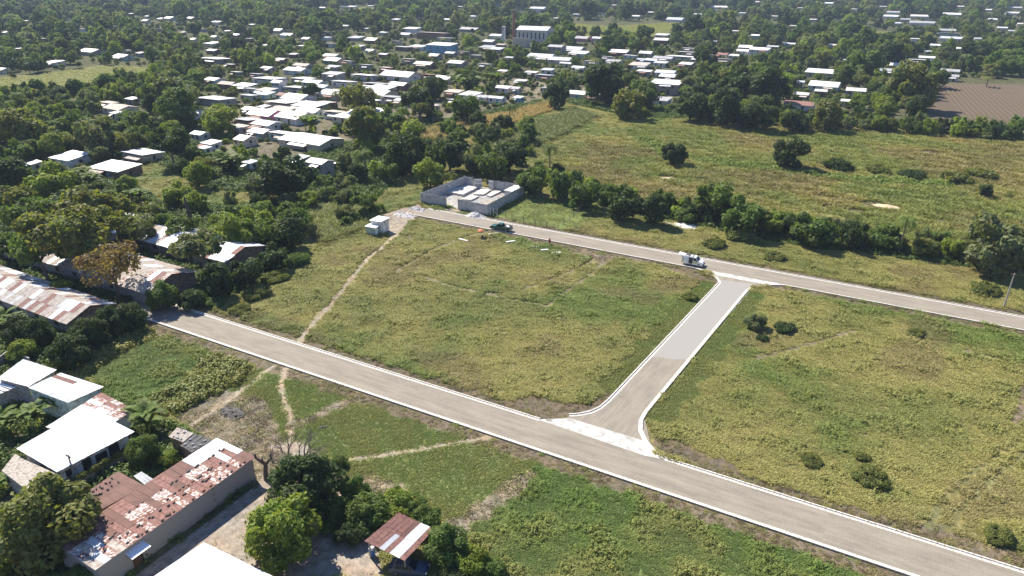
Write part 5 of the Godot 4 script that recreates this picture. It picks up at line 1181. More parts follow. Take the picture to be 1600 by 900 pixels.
# trees beyond counting: one mass
func make_wood() -> void:
	var rows := {0: [], 1: [], 2: [], 3: []}
	for i in range(0, WOOD.size() - 3, 4):
		rows[WOOD[i] / 10].append([WOOD[i + 1], WOOD[i + 2], WOOD[i + 3] * 0.1, TONES[WOOD[i] % 10]])
	rng.seed = 99
	var look := Vector2(-0.4866, -0.8736)
	var far_houses := HOUSES.filter(func(h): return Vector2(h[0], h[1]).length() > 480.0)
	for e in [Vector2(-280.96, -542.41), Vector2(-280.79, -524.68), Vector2(-267.84, -493.52)]:
		far_houses.append([e.x, e.y, 24.0, 16.0, 5.0])
	for e in [Vector2(-302.94, -530.16), Vector2(-301.01, -543.63)]:
		far_houses.append([e.x, e.y, 7.0, 4.0, 3.0])
	var open := [PackedVector2Array([Vector2(-352.9, -746.3), Vector2(-248.0, -815.7), Vector2(-194.1, -616.0), Vector2(-256.8, -568.3)]), PackedVector2Array([Vector2(-69.4, -789.3), Vector2(-31.6, -793.8), Vector2(-30.4, -615.6), Vector2(-52.8, -603.1)]), PackedVector2Array([Vector2(-749.3, -861.6), Vector2(-734.6, -931.6), Vector2(-619.5, -778.0), Vector2(-641.2, -736.2)])]
	var d := 575.0
	while d < 1750.0:
		var gap := 8.2 + d * 0.0035
		var half := 0.70
		var a := -half
		while a < half:
			a += gap / d * rng.randf_range(0.75, 1.25)
			var dd := d + rng.randf_range(-0.5, 0.5) * gap
			var p := look.rotated(a) * dd
			var r := (2.3 + 4.6 * pow(rng.randf(), 1.6)) * (1.0 + d * 0.0002)
			var form: int = [0, 2, 2, 0, 2, 1][rng.randi() % 6]
			var tone: String = ["dark", "dark", "dark", "green", "green", "grey", "olive", "bright"][rng.randi() % 8]
			var bad := false
			for poly in open:
				if Geometry2D.is_point_in_polygon(p, poly):
					bad = true
			if bad: continue
			for h in far_houses:
				var q := Vector2(h[0], h[1])
				var to_us := -q.normalized()
				var rel := p - q
				var along := rel.dot(to_us)
				if absf(rel.cross(to_us)) < h[2] * 0.48 + r * 0.7 and along > -h[3] * 0.6 - r * 0.5 and along < (r * 2.5 - h[4] * 0.7) * q.length() / 56.0:
					bad = true
					break
			if bad:
				if rng.randf() < 0.6: rows[3].append([p.x, p.y, rng.randf_range(1.3, 2.1), tone])
				continue
			rows[form].append([p.x, p.y, r, tone])
		d += gap
	# garden shrubs between the houses
	var gardens := PackedVector2Array([Vector2(-415.1, -299.2), Vector2(62.6, -746.2), Vector2(45.6, -486.5), Vector2(4.5, -463.6), Vector2(1.2, -333.4), Vector2(-75.7, -295.2), Vector2(-101.5, -283.9), Vector2(-126.3, -295.3), Vector2(-146.8, -312.6), Vector2(-163.8, -241.6), Vector2(-172.0, -196.9), Vector2(-204.0, -160.1), Vector2(-362.7, -264.7)])
	var lo := gardens[0]
	var hi := gardens[0]
	for p in gardens:
		lo = lo.min(p)
		hi = hi.max(p)
	for i in 9000:
		var p := Vector2(rng.randf_range(lo.x, hi.x), rng.randf_range(lo.y, hi.y))
		var r := rng.randf_range(0.8, 1.7)
		if not Geometry2D.is_point_in_polygon(p, gardens): continue
		var free := true
		for h in HOUSES:
			if absf(p.x - h[0]) < h[2] * 0.5 + r and absf(p.y - h[1]) < h[3] * 0.5 + r:
				free = false
				break
		if free: rows[3].append([p.x, p.y, r, TONES[rng.randi() % 5]])
	var o := Node3D.new()
	o.name = "wood"
	add_child(o)
	o.set_meta("kind", "stuff")
	o.set_meta("label", "mass of mixed green trees filling the distance behind the village")
	o.set_meta("category", "wood")
	var pm := palm_meshes(90, 8.0, 3.4)
	var joined := SurfaceTool.new()
	for f in pm[1]: joined.append_from(f, 0, Transform3D.IDENTITY)
	var palm_spots := []
	for i in rows[2].size():
		if i % 14 == 0: palm_spots.append(rows[2][i])
	rows[2] = rows[2].filter(func(r_): return not r_ in palm_spots)
	for f in 4:
		var key: String = ["R", "A", "U", "B"][f]
		var fm: Array = FORM[key]
		for half_ in 2:
			var mine: Array = rows[f].filter(func(r_): return int(absf(r_[0]) * 7.0) % 2 == half_)
			var mesh := crown_mesh(400 + f * 2 + half_, 5.0, fm[0], fm[1], fm[2], 900, 0.85, fm[3] * 0.7, fm[4])
			var mm := MultiMesh.new()
			mm.transform_format = MultiMesh.TRANSFORM_3D
			mm.use_colors = true
			mm.mesh = mesh
			mm.instance_count = mine.size()
			for i in mine.size():
				var r_: Array = mine[i]
				var s: float = r_[2] / 5.0
				mm.set_instance_transform(i, Transform3D(Basis(Vector3.UP, rng.randf() * TAU).scaled(Vector3(s, s * rng.randf_range(0.8, 1.4), s)), Vector3(r_[0], 0, r_[1])))
				mm.set_instance_color(i, TONE[r_[3]] * rng.randf_range(0.65, 1.35))
			var mi := MultiMeshInstance3D.new()
			mi.name = "foliage"
			mi.multimesh = mm
			mi.material_override = M.tint
			mi.set_meta("kind", "stuff")
			o.add_child(mi, true)
	crowd(o, "palm_fronds", joined.commit(), palm_spots, TONE.green)
	crowd(o, "palm_trunks", pm[0], palm_spots, Color(0.24, 0.2, 0.16))

func crowd(o: Node3D, called: String, mesh: Mesh, spots: Array, col: Color) -> void:
	var mm := MultiMesh.new()
	mm.transform_format = MultiMesh.TRANSFORM_3D
	mm.use_colors = true
	mm.mesh = mesh
	mm.instance_count = spots.size()
	for i in spots.size():
		mm.set_instance_transform(i, Transform3D(Basis(Vector3.UP, i * 1.7).scaled(Vector3.ONE * (0.9 + 0.3 * fmod(i * 0.618, 1.0))), Vector3(spots[i][0], 0, spots[i][1])))
		mm.set_instance_color(i, col * (0.8 + 0.5 * fmod(i * 0.37, 1.0)))
	var mi := MultiMeshInstance3D.new()
	mi.name = called
	mi.multimesh = mm
	mi.material_override = M.tint
	mi.set_meta("kind", "stuff")
	o.add_child(mi, true)

# ------------------------------------------------------------------ ground
const X0 := -268.0
const Z0 := -352.0
const SPAN := 360.0
const NK := 1024
var kind_map := PackedByteArray()
var bump := FastNoiseLite.new()

func ground_y(x: float, z: float) -> float:
	var k := kind_at(x, z)
	return bump.get_noise_2d(x, z) * (0.04 if k == 5 or k == 9 or k == 2 or k == 3 or k == 7 or k == 15 else 0.15)

# soil, verge earth, trodden path, short turf, stubble soil, yard earth, ploughed soil, watered lawn, wood floor, village dust, brush heap ground, dense turf
const KIND := [Color(0.19, 0.17, 0.075), Color(0.135, 0.110, 0.078), Color(0.265, 0.22, 0.158), Color(0.15, 0.16, 0.066), Color(0.17, 0.145, 0.085), Color(0.26, 0.218, 0.172), Color(0.15, 0.115, 0.082), Color(0.16, 0.19, 0.06), Color(0.085, 0.088, 0.045), Color(0.155, 0.138, 0.095), Color(0.19, 0.16, 0.118), Color(0.105, 0.13, 0.045), Color(0.12, 0.17, 0.04), Color(0.11, 0.11, 0.045), Color(0.15, 0.132, 0.082), Color(0.30, 0.285, 0.26), Color(0.125, 0.12, 0.052)]  # last tone: flattened rut soil, darkened to suggest shade in the groove

func fill(poly: PackedVector2Array, k: int) -> void:
	var q := PackedVector2Array()
	var lo := 1e9
	var hi := -1e9
	for p in poly:
		var w := Vector2((p.x - X0) / SPAN * NK, (p.y - Z0) / SPAN * NK)
		q.push_back(w)
		lo = minf(lo, w.y)
		hi = maxf(hi, w.y)
	for y in range(maxi(0, int(lo)), mini(NK - 1, int(hi)) + 1):
		var xs := []
		for i in q.size():
			var a := q[i]
			var b := q[(i + 1) % q.size()]
			if (a.y > y) != (b.y > y):
				xs.append(a.x + (b.x - a.x) * (y - a.y) / (b.y - a.y))
		xs.sort()
		for i in range(0, xs.size() - 1, 2):
			for x in range(maxi(0, int(xs[i])), mini(NK - 1, int(xs[i + 1])) + 1):
				kind_map[y * NK + x] = k

func band(a: Vector2, b: Vector2, w: float, k: int, wobble := 0.25) -> void:
	var n := maxi(2, int((b - a).length() / 0.25))
	for i in n + 1:
		var p := a.lerp(b, float(i) / n)
		var r := w * 0.5 * (1.0 + wobble * sin(i * 0.37) * cos(i * 0.113) + rng.randf_range(-wobble, wobble) * 0.5)
		var u := r / SPAN * NK
		var cx := (p.x - X0) / SPAN * NK
		var cy := (p.y - Z0) / SPAN * NK
		for y in range(maxi(0, int(cy - u)), mini(NK - 1, int(cy + u)) + 1):
			for x in range(maxi(0, int(cx - u)), mini(NK - 1, int(cx + u)) + 1):
				if (x - cx) * (x - cx) + (y - cy) * (y - cy) <= u * u + 0.3:
					kind_map[y * NK + x] = k

func trail(points: Array, w: float, k: int, wobble := 0.25) -> void:
	for i in points.size() - 1:
		band(points[i], points[i + 1], w, k, wobble)

func kind_at(x: float, z: float) -> int:
	var i := int((x - X0) / SPAN * NK)
	var j := int((z - Z0) / SPAN * NK)
	if i < 0 or j < 0 or i >= NK or j >= NK: return 8
	return kind_map[j * NK + i]

func on_road(x: float, z: float, margin := 0.0) -> bool:
	if z > -73.5 - margin and z < -66.9 + margin and x > -119.0: return true
	if z > -142.2 - margin and z < -135.6 + margin and x > -103.5: return true
	if z <= -73.5 and z >= -136.0:
		var c := -26.8 + (z + 92.0) * -0.0605
		if absf(x - c) < 3.15 + margin: return true
		if (z > -80.5 or z < -132.0) and absf(x - c) < 7.0 + margin and absf(x - c) < 3.1 + maxf(z + 80.5, -132.0 - z) * 0.85 + margin: return true
	return false

func paint_ground() -> void:
	kind_map.resize(NK * NK)
	kind_map.fill(0)
	rng.seed = 5
	# woods and gardens
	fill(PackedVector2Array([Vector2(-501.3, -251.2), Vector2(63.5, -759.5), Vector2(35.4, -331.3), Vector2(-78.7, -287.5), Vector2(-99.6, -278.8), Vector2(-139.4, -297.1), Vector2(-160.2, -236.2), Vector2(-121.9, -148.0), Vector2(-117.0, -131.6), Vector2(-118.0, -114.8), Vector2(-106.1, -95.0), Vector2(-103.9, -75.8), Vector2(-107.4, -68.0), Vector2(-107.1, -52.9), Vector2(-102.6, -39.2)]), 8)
	fill(PackedVector2Array([Vector2(-363.4, -294.3), Vector2(-144.4, -468.6), Vector2(-94.6, -312.9), Vector2(-146.8, -312.6), Vector2(-163.0, -240.5), Vector2(-170.0, -194.5), Vector2(-172.4, -155.3), Vector2(-201.7, -158.2)]), 9)
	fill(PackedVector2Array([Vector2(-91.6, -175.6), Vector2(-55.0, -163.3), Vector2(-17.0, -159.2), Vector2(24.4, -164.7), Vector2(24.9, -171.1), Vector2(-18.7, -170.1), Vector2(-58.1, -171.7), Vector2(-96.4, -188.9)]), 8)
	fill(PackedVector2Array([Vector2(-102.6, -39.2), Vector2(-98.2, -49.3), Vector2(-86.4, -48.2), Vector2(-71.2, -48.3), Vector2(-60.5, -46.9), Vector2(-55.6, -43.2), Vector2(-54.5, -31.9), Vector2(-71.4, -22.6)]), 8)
	fill(PackedVector2Array([Vector2(-205.5, -130.7), Vector2(-201.1, -138.4), Vector2(-176.7, -130.5), Vector2(-162.9, -126.5), Vector2(-146.2, -132.4), Vector2(-135.0, -120.4), Vector2(-151.0, -117.5), Vector2(-163.0, -112.0), Vector2(-184.4, -118.8)]), 0)
	# stubble field, and the maize plots
	fill(PackedVector2Array([Vector2(-100.8, -195.2), Vector2(-98.7, -237.7), Vector2(-92.1, -265.7), Vector2(-74.3, -289.9), Vector2(33.2, -298.7), Vector2(25.0, -172.8), Vector2(-19.0, -172.0), Vector2(-59.2, -174.9), Vector2(-80.6, -181.7)]), 4)
	fill(PackedVector2Array([Vector2(-128.6, -189.0), Vector2(-132.4, -219.0), Vector2(-126.7, -282.9), Vector2(-111.4, -270.8), Vector2(-107.4, -205.7), Vector2(-115.1, -182.7)]), 4)
	fill(PackedVector2Array([Vector2(-146.1, -131.1), Vector2(-130.0, -136.8), Vector2(-109.9, -132.7), Vector2(-106.3, -118.9), Vector2(-108.2, -108.4), Vector2(-124.2, -119.2)]), 4)
	# roadside verge between hedge and upper road, watered lawn
	fill(PackedVector2Array([Vector2(-85.0, -144.9), Vector2(-87.3, -156.7), Vector2(-83.6, -163.9), Vector2(-69.4, -163.0), Vector2(-64.7, -148.6), Vector2(-67.7, -142.8)]), 7)
	# near side of the lower road
	fill(PackedVector2Array([Vector2(-79.5, -52.0), Vector2(-79.9, -65.8), Vector2(-61.8, -66.0), Vector2(-39.5, -65.9), Vector2(-32.0, -65.6), Vector2(-32.2, -56.2), Vector2(-35.8, -51.2), Vector2(-44.9, -50.4), Vector2(-54.8, -52.9), Vector2(-63.0, -51.3)]), 3)
	fill(PackedVector2Array([Vector2(-32.1, -65.8), Vector2(9.4, -67.1), Vector2(-32.4, -43.8), Vector2(-35.3, -49.8), Vector2(-32.2, -56.2)]), 11)
	fill(PackedVector2Array([Vector2(-79.8, -49.2), Vector2(-80.7, -58.0), Vector2(-72.0, -58.9), Vector2(-64.3, -53.7), Vector2(-58.3, -48.8), Vector2(-62.8, -48.5), Vector2(-70.5, -48.7)]), 10)
	fill(PackedVector2Array([Vector2(-65.8, -49.7), Vector2(-61.1, -53.9), Vector2(-54.4, -52.4), Vector2(-48.2, -49.8), Vector2(-44.2, -48.3), Vector2(-37.7, -41.3), Vector2(-59.2, -28.9), Vector2(-59.4, -44.8)]), 5)
	fill(PackedVector2Array([Vector2(-111.1, -55.4), Vector2(-109.3, -66.9), Vector2(-82.0, -64.6), Vector2(-79.3, -59.7), Vector2(-81.0, -51.2), Vector2(-88.0, -47.3), Vector2(-97.3, -49.7)]), 11)
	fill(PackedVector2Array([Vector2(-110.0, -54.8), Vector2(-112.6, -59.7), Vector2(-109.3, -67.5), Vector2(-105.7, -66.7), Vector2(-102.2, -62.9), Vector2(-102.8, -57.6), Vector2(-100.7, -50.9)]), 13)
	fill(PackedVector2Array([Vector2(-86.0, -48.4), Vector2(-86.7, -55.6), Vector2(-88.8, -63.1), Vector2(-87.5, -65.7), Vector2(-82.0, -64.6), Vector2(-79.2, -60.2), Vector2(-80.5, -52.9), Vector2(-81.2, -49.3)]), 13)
	trail([Vector2(-71.17, -48.29), Vector2(-61.73, -49.04), Vector2(-48.90, -50.69), Vector2(-44.26, -51.98)], 3.0, 10, 0.6)
	# bare corner before the walled yard and the white hut
	fill(PackedVector2Array([Vector2(-110.2, -132.6), Vector2(-107.6, -144.2), Vector2(-97.5, -136.8), Vector2(-101.5, -131.9), Vector2(-96.6, -120.9), Vector2(-99.9, -121.9)]), 5)
	fill(PackedVector2Array([Vector2(-99.7, -144.8), Vector2(-96.2, -145.0), Vector2(-91.4, -143.1), Vector2(-95.6, -143.0), Vector2(-99.8, -143.0)]), 5)
	fill(PackedVector2Array([Vector2(-109.1, -147.1), Vector2(-108.3, -165.6), Vector2(-88.0, -165.5), Vector2(-87.7, -144.5)]), 15)
	# earth verges beside the kerbs
	band(Vector2(-117, -66.0), Vector2(96, -66.0), 2.0, 1, 0.5)
	band(Vector2(-117, -74.3), Vector2(-34, -74.3), 1.6, 1, 0.6)
	band(Vector2(-40, -76.0), Vector2(-32, -78.0), 3.4, 1, 0.3)
	band(Vector2(-32, -78.0), Vector2(-31, -84.0), 1.6, 1, 0.5)
	band(Vector2(-20, -76.2), Vector2(-12, -74.8), 2.6, 1, 0.5)
	band(Vector2(-12, -74.4), Vector2(96, -74.3), 1.3, 1, 0.7)
	band(Vector2(10, -75.0), Vector2(40, -75.0), 2.2, 1, 0.5)
	band(Vector2(-101, -134.9), Vector2(-33, -134.9), 1.9, 1, 0.6)
	band(Vector2(-36, -133.8), Vector2(-29, -131.0), 3.6, 1, 0.3)
	band(Vector2(-18, -134.6), Vector2(96, -134.6), 1.6, 1, 0.6)
	band(Vector2(-90, -143.1), Vector2(96, -143.1), 1.8, 1, 0.5)
	band(Vector2(-59, -133.5), Vector2(-52, -131.5), 2.8, 1, 0.4)
	# low weeds along the cross road
	band(Vector2(-31.5, -86), Vector2(-29.2, -129), 2.4, 3, 0.9)
	band(Vector2(-22.6, -82), Vector2(-20.0, -128), 2.4, 3, 0.9)
	# footpaths
	trail([Vector2(-80.87, -73.75), Vector2(-82.65, -77.67), Vector2(-87.57, -91.18), Vector2(-94.60, -107.41), Vector2(-96.53, -115.80), Vector2(-99.18, -124.30)], 1.15, 2, 0.1)
	trail([Vector2(-76.66, -66.72), Vector2(-73.62, -62.94), Vector2(-71.25, -60.71), Vector2(-67.76, -58.57), Vector2(-64.69, -55.95), Vector2(-62.54, -53.10)], 0.75, 2, 0.2)
	trail([Vector2(-78.77, -66.43), Vector2(-77.71, -60.66), Vector2(-77.03, -54.86), Vector2(-76.67, -49.28)], 0.75, 2, 0.25)
	trail([Vector2(-64.80, -56.05), Vector2(-63.53, -58.81), Vector2(-63.06, -62.09), Vector2(-61.34, -65.47)], 1.2, 10, 0.6)
	trail([Vector2(-40.53, -66.78), Vector2(-44.34, -62.77), Vector2(-49.01, -58.18), Vector2(-53.26, -54.05)], 0.7, 2, 0.4)
	trail([Vector2(-35.60, -49.67), Vector2(-34.49, -53.14), Vector2(-33.23, -58.12), Vector2(-32.24, -62.64)], 1.6, 10, 0.8)
	# setting-out trenches of a building plot
	trail([Vector2(-85.02, -104.89), Vector2(-85.85, -115.20), Vector2(-84.98, -123.61), Vector2(-82.93, -132.36), Vector2(-77.61, -136.32)], 0.75, 14, 0.4)
	trail([Vector2(-78.09, -105.42), Vector2(-70.79, -104.55), Vector2(-63.95, -105.00), Vector2(-58.40, -104.85), Vector2(-52.50, -105.64)], 0.75, 14, 0.6)
	trail([Vector2(-59.05, -109.73), Vector2(-56.98, -115.03), Vector2(-54.68, -121.79), Vector2(-52.77, -131.95)], 0.75, 14, 0.5)
	trail([Vector2(-51.86, -105.39), Vector2(-51.43, -111.97), Vector2(-50.97, -121.25), Vector2(-50.60, -131.92)], 0.75, 14, 0.5)
	fill(PackedVector2Array([Vector2(-53.6, -132.3), Vector2(-51.3, -134.4), Vector2(-49.6, -132.9), Vector2(-51.4, -128.7)]), 1)
	# wheel tracks across the right hand plot: flattened soil with groove shade painted in
	trail([Vector2(9.46, -75.89), Vector2(10.95, -80.24), Vector2(14.26, -89.23), Vector2(20.24, -100.79)], 0.6, 16, 0.2)
	trail([Vector2(11.49, -76.12), Vector2(12.85, -80.69), Vector2(16.24, -88.97), Vector2(20.74, -97.94)], 0.6, 16, 0.2)
	trail([Vector2(-14.76, -104.34), Vector2(-8.54, -113.04), Vector2(-2.33, -122.41)], 0.75, 14, 0.5)
	trail([Vector2(13.12, -123.40), Vector2(15.31, -122.72), Vector2(17.89, -122.53), Vector2(20.09, -124.21)], 0.75, 14, 0.4)
	trail([Vector2(21.22, -115.76), Vector2(20.24, -107.59), Vector2(18.97, -103.39)], 1.2, 1, 0.4)
	trail([Vector2(-84.45, -244.49), Vector2(-69.34, -226.89), Vector2(-57.90, -223.64), Vector2(-36.53, -223.93), Vector2(-25.49, -223.39), Vector2(-13.22, -222.31), Vector2(10.71, -229.64)], 4.5, 12, 0.5)
	# bare spots in the stubble
	for q in [[Vector2(-59.25, -198.99), 4.0], [Vector2(-3.64, -199.58), 6.0], [Vector2(5.91, -269.81), 5.0], [Vector2(-50.78, -252.97), 3.0], [Vector2(-8.60, -192.04), 4.0]]:
		band(q[0] - Vector2(q[1] * 0.5, 0), q[0] + Vector2(q[1] * 0.5, 0.5), q[1] * 0.6, 1, 0.6)

func make_ground() -> void:
	paint_ground()
	var N := 2048
	var big := FastNoiseLite.new()
	big.seed = 21; big.frequency = 0.006; big.fractal_octaves = 4
	var midn := FastNoiseLite.new()
	midn.seed = 22; midn.frequency = 0.045; midn.fractal_octaves = 3
	var a := big.get_image(1024, 1024).get_data()
	var b := midn.get_image(1024, 1024).get_data()
	var lut := []
	for c in KIND:
		var s: Color = c.linear_to_srgb()
		lut.append([s.r * 255.0, s.g * 255.0, s.b * 255.0])
	var out := PackedByteArray()
	out.resize(N * N * 3)
	var seed_ := 12345
	var o := 0
	for y in N:
		var row := (y >> 1)
		for x in N:
			seed_ = (seed_ * 1103515245 + 12345) & 0x7fffffff
			var jx := ((seed_ >> 8) & 3) - 1
			var jy := ((seed_ >> 13) & 3) - 1
			var ix := clampi((x + jx) >> 1, 0, NK - 1)
			var iy := clampi((y + jy) >> 1, 0, NK - 1)
			var c: Array = lut[kind_map[iy * NK + ix]]
			var f := 0.62 + (a[row * 1024 + (x >> 1)] * 0.0011) + b[((y * 3) & 1023) * 1024 + ((x * 3) & 1023)] * 0.0013 + ((seed_ >> 18) & 31) * 0.006
			var g := (b[((y) & 1023) * 1024 + ((x + 300) & 1023)] - 128) * 0.0004
			out[o] = mini(255, int(c[0] * f * (1.0 + g)))
			out[o + 1] = mini(255, int(c[1] * f))
			out[o + 2] = mini(255, int(c[2] * f * (1.0 - g)))
			o += 3
	var gm := StandardMaterial3D.new()
	gm.resource_name = "ground_near"
	gm.albedo_texture = ImageTexture.create_from_image(Image.create_from_data(N, N, false, Image.FORMAT_RGB8, out))
	gm.roughness = 1.0
	gm.metallic_specular = 0.2
	gm.texture_repeat = false
	var far := mat("ground_far", Color(0.085, 0.09, 0.042), 1.0, "blotch", 0.02)
	far.metallic_specular = 0.2
	# one sheet: fine near the estate, coarse out to the horizon
	bump.seed = 31; bump.frequency = 0.12; bump.fractal_octaves = 2
	var n := 250
	var vs := PackedVector3Array()
	var us := PackedVector2Array()
	var ids := PackedInt32Array()
	for j in n + 1:
		for i in n + 1:
			var x := X0 + SPAN * i / n
			var z := Z0 + SPAN * j / n
			var y := ground_y(x, z)
			if on_road(x, z, 1.6): y = -0.07
			if i == 0 or j == 0 or i == n or j == n: y = 0.0
			vs.push_back(Vector3(x, y, z))
			us.push_back(Vector2(float(i) / n, float(j) / n))
	for j in n:
		for i in n:
			var p := j * (n + 1) + i
			ids.append_array([p, p + 1, p + n + 2, p, p + n + 2, p + n + 1])
	var arr := []
	arr.resize(Mesh.ARRAY_MAX)
	arr[Mesh.ARRAY_VERTEX] = vs
	arr[Mesh.ARRAY_TEX_UV] = us
	arr[Mesh.ARRAY_INDEX] = ids
	var mesh := ArrayMesh.new()
	mesh.add_surface_from_arrays(Mesh.PRIMITIVE_TRIANGLES, arr)
	mesh.surface_set_material(0, gm)
	var mb := MB.new()
	var E := 7000.0
	var X1 := X0 + SPAN
	var Z1 := Z0 + SPAN
	for r in [[-E, X0, -E, E], [X1, E, -E, E], [X0, X1, -E, Z0], [X0, X1, Z1, E]]:
		mb.quad(Vector3(r[0], 0, r[2]), Vector3(r[1], 0, r[2]), Vector3(r[1], 0, r[3]), Vector3(r[0], 0, r[3]))
	var arr2 := []
	arr2.resize(Mesh.ARRAY_MAX)
	arr2[Mesh.ARRAY_VERTEX] = mb.v
	mesh.add_surface_from_arrays(Mesh.PRIMITIVE_TRIANGLES, arr2)
	mesh.surface_set_material(1, far)
	var g := MeshInstance3D.new()
	g.name = "ground"
	g.mesh = mesh
	add_child(g)
	g.set_meta("kind", "structure")

func flat_poly(poly: PackedVector2Array, y: float, along := Vector2.ZERO) -> ArrayMesh:
	var mb := MB.new()
	var t := Geometry2D.triangulate_polygon(poly)
	for i in range(0, t.size(), 3):
		mb.tri(Vector3(poly[t[i]].x, y, poly[t[i]].y), Vector3(poly[t[i + 1]].x, y, poly[t[i + 1]].y), Vector3(poly[t[i + 2]].x, y, poly[t[i + 2]].y))
	if along.length() > 0.0:
		var across := Vector2(-along.y, along.x)
		for p in mb.v:
			mb.uv.push_back(Vector2(Vector2(p.x, p.z).dot(along) / 96.0, Vector2(p.x, p.z).dot(across) / 6.0))
	return mb.made()

# a strip that follows a path: rows of (offset to the path's left, height)
func sweep(path: Array, profile: Array) -> ArrayMesh:
	var mb := MB.new()
	var rows := []
	for i in path.size():
		var d: Vector2 = (path[mini(i + 1, path.size() - 1)] - path[maxi(i - 1, 0)]).normalized()
		var s := Vector2(d.y, -d.x)
		var row := []
		for q in profile:
			var p: Vector2 = path[i] + s * q.x
			row.append(Vector3(p.x, q.y, p.y))
		rows.append(row)
	for i in rows.size() - 1:
		for k in profile.size() - 1:
			mb.quad(rows[i][k], rows[i + 1][k], rows[i + 1][k + 1], rows[i][k + 1])
	for e in [rows[0], rows[-1]]:
		for k in range(1, profile.size() - 1):
			mb.tri(e[0], e[k], e[k + 1])
	return mb.made()

func arc(c: Vector2, r: float, a0: float, a1: float, n := 8) -> Array:
	var out := []
	for i in n + 1:
		var a := deg_to_rad(lerpf(a0, a1, float(i) / n))
		out.append(c + Vector2(cos(a), sin(a)) * r)
	return out

func line(a: Vector2, b: Vector2, step := 6.0) -> Array:
	var out := []
	var n := maxi(1, int((b - a).length() / step))
	for i in n + 1:
		out.append(a.lerp(b, float(i) / n))
	return out

func make_roads() -> void:
	struct("lower_road", flat_poly(PackedVector2Array([Vector2(-119, -73.0), Vector2(110, -73.0), Vector2(110, -67.3), Vector2(-119, -67.3)]), 0.022, Vector2(1, 0)), M.paving)
	struct("upper_road", flat_poly(PackedVector2Array([Vector2(-103, -141.7), Vector2(110, -141.7), Vector2(110, -136.1), Vector2(-103, -136.1)]), 0.022, Vector2(1, 0)), M.paving)
	var cl := func(z: float) -> float: return -26.8 + (z + 92.0) * -0.0605
	struct("cross_road", flat_poly(PackedVector2Array([Vector2(cl.call(-132.0) - 2.9, -132.0), Vector2(-33.5, -136.1), Vector2(-17.0, -136.1), Vector2(cl.call(-132.0) + 2.9, -132.0), Vector2(cl.call(-81.0) + 2.9, -81.0), Vector2(-20.5, -73.0), Vector2(-35.0, -73.0), Vector2(cl.call(-81.0) - 2.9, -81.0)]), 0.018, Vector2(-0.06, 0.998)), M.paving)
	# pale crushed stone spread on the upper half of the cross road
	var edge := PackedVector2Array([Vector2(cl.call(-132.5) - 2.85, -132.5), Vector2(cl.call(-133.5) + 3.5, -133.5)])
	rng.seed = 8
	for i in 15:
		edge.push_back(Vector2(cl.call(-98.0) + 2.85 - 5.7 * i / 14.0, -98.6 + rng.randf_range(-0.3, 0.3) + 0.12 * i))
	struct("gravel_layer", flat_poly(edge, 0.026), M.lime_gravel)
	# concrete aprons across both mouths
	struct("lower_apron", flat_poly(PackedVector2Array([Vector2(-37.0, -73.05), Vector2(-34.5, -74.6), Vector2(-33.0, -75.5), Vector2(-22.8, -75.5), Vector2(-21.6, -74.4), Vector2(-19.6, -73.0), Vector2(-21.5, -72.6), Vector2(-32.0, -73.0)]), 0.03), M.apron)
	struct("upper_apron", flat_poly(PackedVector2Array([Vector2(-34.0, -136.15), Vector2(-15.5, -136.15), Vector2(-17.5, -135.2), Vector2(-20.0, -134.4), Vector2(-28.3, -134.3), Vector2(-30.4, -135.0)]), 0.03), M.apron)
	var kerb := [Vector2(-0.02, 0.0), Vector2(-0.02, 0.15), Vector2(0.16, 0.15), Vector2(0.19, 0.034), Vector2(0.55, 0.03), Vector2(0.55, 0.0)]
	var paths := [
		line(Vector2(110, -66.95), Vector2(-119, -66.95)),
		line(Vector2(-119, -73.45), Vector2(-36.5, -73.45)) ,
		line(Vector2(cl.call(-131.0) - 3.0, -131.0), Vector2(cl.call(-82.0) - 3.0, -82.0)) + [Vector2(-30.75, -79.8), Vector2(-31.4, -78.3), Vector2(-32.6, -77.0), Vector2(-33.6, -76.3)],
		line(Vector2(110, -73.45), Vector2(-18.8, -73.45)) + [Vector2(-20.4, -74.0), Vector2(-22.2, -75.6), Vector2(-23.6, -77.6), Vector2(-24.3, -79.8)] + line(Vector2(cl.call(-82.0) + 3.0, -82.0), Vector2(cl.call(-130.0) + 3.0, -130.0)) + [Vector2(-21.0, -131.6), Vector2(-19.8, -133.2), Vector2(-18.0, -134.6), Vector2(-16.0, -135.6)] + line(Vector2(-13.5, -135.7), Vector2(110, -135.7)),
		line(Vector2(-33.5, -135.7), Vector2(-103, -135.7)).duplicate(),
		line(Vector2(-103, -142.1), Vector2(110, -142.1)),
	]
	paths[4].reverse()
	# corner of the upper mouth joins the left kerb of the cross road
	paths[2] = [Vector2(-33.2, -135.6), Vector2(-31.0, -134.9), Vector2(-29.0, -133.6), Vector2(-28.0, -132.2)] + paths[2]
	for i in paths.size():
		var p: Array = paths[i]
		var prof := kerb.map(func(q): return Vector2(q.x * side_of(i), q.y))
		struct("kerb", sweep(p, prof), M.kerb_white)

func side_of(i: int) -> float:
	return [-1.0, -1.0, 1.0, 1.0, 1.0, -1.0][i]

